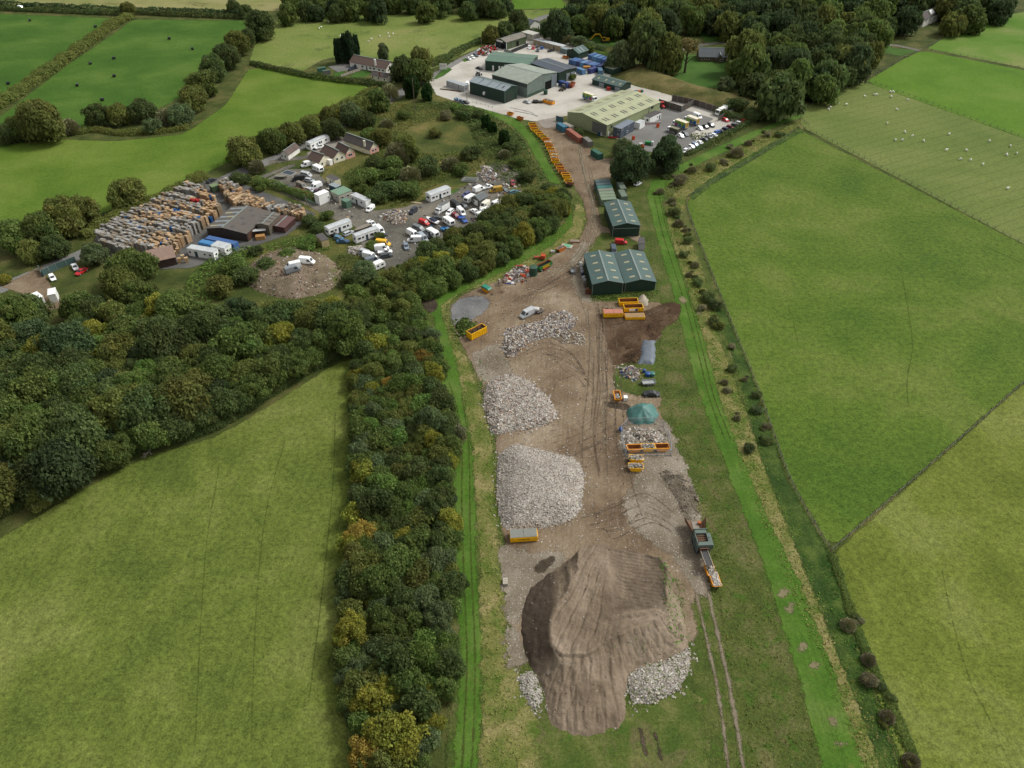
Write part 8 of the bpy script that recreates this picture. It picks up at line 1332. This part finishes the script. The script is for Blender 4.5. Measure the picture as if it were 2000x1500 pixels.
boardwall([(666, 150), (706, 137)], 1.2, 'pale picket fence across the upper bungalow garden', paint('picket', G(196, 184, 172), .8), 'picket_fence', 2.0, .1, 'fence'); boardwall([(552, 372), (580, 385), (615, 400)], 1.0, 'pale green rail fence below the row of scrapped cars', paint('rail_green', G(150, 180, 160), .6), 'rail_fence', 3.0, .12, 'fence'); boardwall([(83, 540), (112, 526), (150, 512)], 2.2, 'green mesh fence beside the mud patch', paint('mesh_green', G(86, 116, 112), .6), 'mesh_fence', 2.6, .08, 'fence'); boardwall([(78, 528), (86, 541)], 1.8, 'green gate at the mud patch entrance', paint('gate_green', G(70, 96, 90), .6), 'gate', 2, .08, 'gate'); boardwall([(1086, 236), (1100, 240)], 2.6, 'blue green steel gate at the start of the dirt road', paint('gate_blue', G(70, 116, 130), .6), 'gate', 2.5, .08, 'gate')
cabin('box_trailer', 'white flat topped trailer by the mud patch, right one', (107.6, 574), (93, 577), (83, 567), 3.0, mPanelW, mPanelW, 'trailer'); cabin('box_trailer', 'white flat topped trailer by the mud patch, left one', (84, 579), (72, 584), (64, 573), 3.0, mPanelW, mPanelW, 'trailer')
# mesh panels round the stone store
ring = [(1212, 842), (1225, 828), (1250, 827), (1277, 826), (1295, 834), (1304, 852), (1309, 872), (1310, 890), (1284, 890), (1254, 889), (1222, 891), (1216, 872)]
def meshpanel(a, b, k):
    A, B_ = P(*a), P(*b); d = B_ - A; L_ = d.length; t = thing('mesh_fence', f'wire mesh fence panel, {(ORD + ["ninth", "tenth", "eleventh", "twelfth"])[k]} clockwise from the blue barrel', 'fence panel', A, math.atan2(d.y, d.x), 'mesh panels round the stone store')
    m = MB(); [m.tube((x, 0, 0), (x, 0, 2.0), .045, n=6) for x in (.05, L_ - .05)]; [m.tube((.05, 0, z), (L_ - .05, 0, z), .04, n=6) for z in (.15, 2.0)]; m.build('frame', mGalv, t); m = MB(); [m.beam((L_ * q / 10, 0, .15), (L_ * q / 10, 0, 2), .016) for q in range(1, 10)]; [m.beam((.05, 0, z), (L_ - .05, 0, z), .016) for z in (.5, .9, 1.3, 1.7)]; m.build('wire_mesh', mGalv, t); MB().box(-.35, .35, -.12, .12, 0, .14).build('foot', mChas, t)
for k in range(12): meshpanel(ring[k], ring[(k + 1) % 12], k)
def pole(u, vb, vt, lab, wires=None):
    h = hz(u, vb, vt); p = P(u, vb); t = thing('utility_pole', lab, 'pole', p); MB().tube((0, 0, 0), (0, 0, h), .16, .1, 8).build('post', mPost, t); MB().beam((-.8, 0, h - .5), (.8, 0, h - .5), .12).build('crossarm', mPost, t); MB().tube((0, .2, h - 1.6), (0, .2, h - .9), .16, n=8).build('transformer', mFlash, t)
for u, vb, vt, lab in [(811, 221, 152, 'tall pole in the scrub before the clipped cypresses'), (839, 113, 92, 'pole with a transformer beside the sheep field hedge'), (847, 142, 122, 'slim pole by the lane and the white sign'), (940, 92, 75, 'pole beside the road at the top workshop'), (912, 196, 181, 'slim pole at the entrance fence'), (976, 58, 38, 'pole behind the top workshop'), (599, 399, 382, 'pole between the pallets and the box trailer'), (403, 374, 350, 'pole beside the lane at the bin store')]: pole(u, vb, vt, lab)
def sign(u, vb, z0, w, h, lab, mats, lines=()):
    p = P(u, vb); t = thing('sign', lab, 'sign', p); [MB().beam((x, 0, 0), (x, 0, z0 + h), .1).build('post', mPost, t) for x in (-w * .4, w * .4)]; MB().box(-w / 2, w / 2, -.12, -.06, z0, z0 + h).build('board', mats[0], t)
    for s_, y, sz, m in lines: text(None, s_, t, (0, -.13, z0 + h * y), (rad(90), 0, 0), sz, m)
    return t
sign(866, 137.6, .6, 4.2, 3.2, 'white sign board with pink lettering at the entrance', [mFrame], [('TO LET', .62, 1.15, paint('pink_lettering', G(190, 90, 130), .6))]); t = sign(864.6, 118.6, 1.2, 1.8, 1.6, 'small yellow and white sign in the roadside hedge', [mYel]); MB().box(-.8, .8, -.13, -.122, 1.25, 1.9).build('lower_panel', mFrame, t)
# ================================================================ SHEEP, BALES, PERSON
mWool = paint('fleece', G(240, 238, 226, .95), .95, .05, .15, scale=3); mFace = paint('sheep_face', G(70, 64, 58), .9, .1, .1); mBale = paint('bale_wrap', G(40, 44, 46), .3, .5, .1)
def skinmesh(name, pts, edges, radii, sub=1):
    me = bpy.data.meshes.new(name); me.from_pydata(pts, edges, []); o = link(bpy.data.objects.new(name, me)); m = o.modifiers.new('s', 'SKIN'); m.use_smooth_shade = True
    for v, r in zip(me.skin_vertices[0].data, radii): v.radius = (r, r) if not isinstance(r, tuple) else r
    me.skin_vertices[0].data[0].use_root = True
    if sub: o.modifiers.new('u', 'SUBSURF').levels = sub
    dg = bpy.context.evaluated_depsgraph_get(); out = bpy.data.meshes.new_from_object(o.evaluated_get(dg)); bpy.data.objects.remove(o); return out
def sheepmesh(graze):
    hd = [(.62, 0, .5), (.74, 0, .3), (.86, 0, .16)] if graze else [(.6, 0, .86), (.72, 0, 1.0), (.9, 0, .94)]
    pts = [(0, 0, .66), (-.35, 0, .68), (.35, 0, .66), (-.52, 0, .6)] + hd + [(-.36, .15, .4), (-.36, .15, .04), (-.36, -.15, .4), (-.36, -.15, .04), (.36, .14, .4), (.36, .14, .04), (.36, -.14, .4), (.36, -.14, .04)]
    return skinmesh('body', pts, [(0, 1), (0, 2), (1, 3), (2, 4), (4, 5), (5, 6), (1, 7), (7, 8), (1, 9), (9, 10), (2, 11), (11, 12), (2, 13), (13, 14)], [.32, .31, .28, .1, .17, .12, .06, .1, .04, .1, .04, .1, .04, .1, .04])
SHM = [sheepmesh(True), sheepmesh(False)]
for m_ in SHM: m_.materials.clear(); m_.materials.append(mWool)
def sheep(u, v, lab, group):
    p = P(u, v, .5); g = RT.random() < .65; t = thing('sheep', lab, 'sheep', (p.x, p.y, 0), RT.uniform(0, 6.28), group); o = link(bpy.data.objects.new('body', SHM[0 if g else 1])); o.parent = t; o.scale = (1.05, 1.05, 1.05)
SR = [(473, 853), (488, 836), (546, 808), (610, 815), (753, 750), (831, 738), (848, 737), (955, 715), (977, 716), (963, 754), (1093, 779), (1006, 852), (932, 962), (1069, 1029), (1129, 1060), (995, 1092), (1051, 1092), (1217, 1101), (1416, 1047), (1393, 1171), (1549, 1172), (1506, 1241), (1583, 1248), (1679, 1282), (1729, 1100), (1894, 1138), (1865, 1206), (1944, 1197), (1871, 1470)]
for x, y in SR:
    w_ = 'in the upper left corner' if x < 700 else 'along the far fence' if y < 800 else 'in the middle' if x < 1300 else 'on the right hand side' if y < 1400 else 'nearest the camera'
    sheep(1500 + x / 4, y / 4, f'white sheep {w_} of the striped sheep field', 'sheep in the striped field')
for x, y in [(400, 148), (466, 150), (565, 172), (493, 220), (508, 211), (615, 147), (632, 146), (648, 146), (745, 157), (783, 146), (810, 147), (1033, 260), (1072, 264), (1040, 287), (967, 282), (901, 304), (880, 324), (660, 280)]:
    w_ = 'by the wood edge' if y < 200 else 'among the dark rushes' if x < 600 else 'above the long bungalow'; sheep(500 + x / 4, y / 4, f'white sheep {w_} in the pale field', 'sheep in the pale field')
b0 = None
for k, (x, y, lab) in enumerate([(232, 158, 'black wrapped bale at the top left of the left bale field'), (745, 207, 'black wrapped bale at the top right of the left bale field'), (435, 455, 'black wrapped bale in the middle of the left bale field by the hedgerow'), (63, 651, 'black wrapped bale at the bottom of the left bale field'), (1322, 300, 'black wrapped bale furthest up in the right bale field'), (1502, 381, 'black wrapped bale furthest right in the right bale field'), (890, 454, 'black wrapped bale in the middle of the right bale field, right of a pair'), (705, 495, 'black wrapped bale in the middle of the right bale field, left of a pair'), (892, 593, 'black wrapped bale below the pair in the right bale field'), (603, 665, 'black wrapped bale lower left in the right bale field'), (798, 778, 'black wrapped bale just above the hedgerow clump')]):
    p = P(x / 4, y / 4, .6)
    if b0 is None:
        b0 = thing('silage_bale', lab, 'bale', (p.x, p.y, 0), 0, 'wrapped bales in the top left fields'); MB().rings([[V(math.cos(a) * r, y_, .68 + math.sin(a) * r) for a in np.arange(0, 6.2, .42)] for y_, r in [(-.66, .45), (-.6, .66), (.6, .66), (.66, .45)]]).build('wrap', mBale, b0, smooth=True); o = b0
    else: o = dup(b0)
    o.location = (p.x, p.y, 0); o.rotation_euler = (0, 0, RT.uniform(0, 3)); o['label'] = lab; o.scale = (1.15, 1.15, 1.15)
# the person by the red van: yellow top, dark trousers, facing the van
p = P(1196.6, 475.6); t = thing('person', 'person in a yellow hi vis top and dark trousers behind the red van', 'person', p, .15)
mSkin = paint('skin', G(214, 164, 136), .6, .3, .05); mTop = paint('hi_vis_top', G(226, 226, 90), .8, .15, .1); mTrs = paint('dark_trousers', G(44, 46, 56), .9, .1, .1); mHair = paint('hair', G(52, 40, 32), .8, .1, .1)
body = skinmesh('body', [(0, 0, .95), (0, 0, 1.2), (0, 0, 1.42), (0, 0, 1.52), (.02, 0, 1.62), (.02, 0, 1.72), (0, .2, 1.4), (.06, .26, 1.14), (.2, .24, .98), (.3, .22, .95), (0, -.2, 1.4), (.02, -.27, 1.12), (.1, -.27, .88), (.14, -.26, .8), (0, .1, .9), (.03, .11, .5), (-.02, .11, .1), (.12, .12, .05), (0, -.1, .9), (-.02, -.11, .5), (-.08, -.11, .1), (.06, -.12, .05)],
    [(0, 1), (1, 2), (2, 3), (3, 4), (4, 5), (2, 6), (6, 7), (7, 8), (8, 9), (2, 10), (10, 11), (11, 12), (12, 13), (0, 14), (14, 15), (15, 16), (16, 17), (0, 18), (18, 19), (19, 20), (20, 21)], [.15, .14, .15, .06, .085, .09, .065, .05, .04, .035, .065, .05, .04, .035, .1, .07, .05, .04, .1, .07, .05, .04], 2)
body.materials.clear(); body.materials.append(mSkin); o = link(bpy.data.objects.new('body', body)); o.parent = t
top = skinmesh('top', [(0, 0, 1.2), (0, 0, .98), (0, 0, 1.42), (0, .2, 1.41), (.06, .26, 1.15), (.17, .245, 1.02), (0, -.2, 1.41), (.02, -.27, 1.13), (.08, -.27, .94)], [(0, 1), (0, 2), (2, 3), (3, 4), (4, 5), (2, 6), (6, 7), (7, 8)], [.175, .17, .175, .085, .07, .055, .085, .07, .055], 2); top.materials.clear(); top.materials.append(mTop); o = link(bpy.data.objects.new('top', top)); o.parent = t
trs = skinmesh('trousers', [(0, 0, .96), (0, .1, .88), (.03, .11, .5), (-.02, .11, .08), (0, -.1, .88), (-.02, -.11, .5), (-.08, -.11, .08)], [(0, 1), (1, 2), (2, 3), (0, 4), (4, 5), (5, 6)], [.16, .12, .085, .07, .12, .085, .07], 2); trs.materials.clear(); trs.materials.append(mTrs); o = link(bpy.data.objects.new('trousers', trs)); o.parent = t
MB().rings([[V(.01 + math.cos(a) * r, math.sin(a) * r, z) for a in np.arange(0, 6.2, .6)] for z, r in [(1.7, .1), (1.76, .105), (1.82, .07), (1.84, .02)]]).build('hair', mHair, t, smooth=True)
def scatter(name, pts, n, cols, s0, s1, seed):
    w = world(pts); lo, hi = w.min(0), w.max(0); r = random.Random(seed); b = MB(); k = 0
    while k < n:
        x, y = r.uniform(lo[0], hi[0]), r.uniform(lo[1], hi[1])
        if sdist(np.array([x]), np.array([y]), w)[0] > 0: b.chunk(V(x, y, .08), s0 + (s1 - s0) * r.random() ** 3, r, 0, gradeval(r.choice(cols), r.uniform(.7, 1.1))); k += 1
    tag(b.build(name, mRubble), kind='stuff')
scatter('loose_stones', [(900, 600), (1000, 560), (1130, 500), (1150, 590), (1200, 740), (1290, 800), (1370, 1010), (1390, 1140), (1340, 1150), (1290, 1060), (1120, 1060), (1010, 1200), (985, 1180), (975, 900), (940, 750)], 2600, CW + [G(120, 104, 88)], .04, .2, 51)
scatter('scattered_litter', [(560, 345), (612, 340), (660, 380), (730, 420), (790, 415), (850, 395), (940, 345), (1000, 330), (1018, 348), (985, 380), (1005, 395), (960, 420), (900, 450), (850, 495), (790, 530), (750, 520), (690, 500), (700, 450), (620, 400)], 700, CM + CW[:2] * 3 + [G(60, 100, 150), G(160, 60, 50), G(60, 60, 62)], .08, .5, 52)
scatter('scattered_litter', [(965, 365), (1008, 352), (1022, 375), (1010, 396), (975, 398)], 160, CM + CW[:2] * 3 + [G(60, 100, 150), G(160, 60, 50)], .15, .7, 53)
scatter('brick_rubble', [(520, 545), (545, 532), (585, 528), (618, 540), (600, 556), (540, 562)], 10, CB, .1, .2, 54)
# the dead branch on the field edge, fallen trunk inside the wood, litter on the grass
mDead = paint('dead_wood', G(186, 176, 164), .9, .1, .3, scale=2)
p = P(290, 880); t = thing('dead_branch', 'pale dead branch with many twigs fallen on the olive field at the wood edge', 'branch', p, 0); b = MB(); r_ = random.Random(4)
def limb(b, a, d, L_, r, depth):
    q = a + d * L_; b.tube(a, q, r, r * .6, 6)
    if depth:
        for _ in range(3): e = (d + V(r_.uniform(-.7, .7), r_.uniform(-.7, .7), r_.uniform(-.15, .3))).normalized(); limb(b, a + d * L_ * r_.uniform(.4, 1), e, L_ * r_.uniform(.5, .8), r * .6, depth - 1)
limb(b, V(-1.5, 3, .5), V(.62, -.72, .02).normalized(), 3.2, .17, 3); limb(b, V(-1.2, 2.6, .5), V(.95, -.1, .05).normalized(), 3, .14, 3); b.build('twigs', mDead, t)
p = P(266, 838); t = thing('dead_tree', 'pale leaning dead trunk in the dark gap of the wood', 'trunk', p, 0); b = MB(); b.tube((0, 0, 0), (-.3, .2, 5), .22, .14, 7).tube((-.3, .2, 5), (-1, .3, 8.6), .14, .05, 6).tube((-.3, .2, 4.4), (.5, 0, 7), .09, .03, 5); b.build('stem', mDead, t)
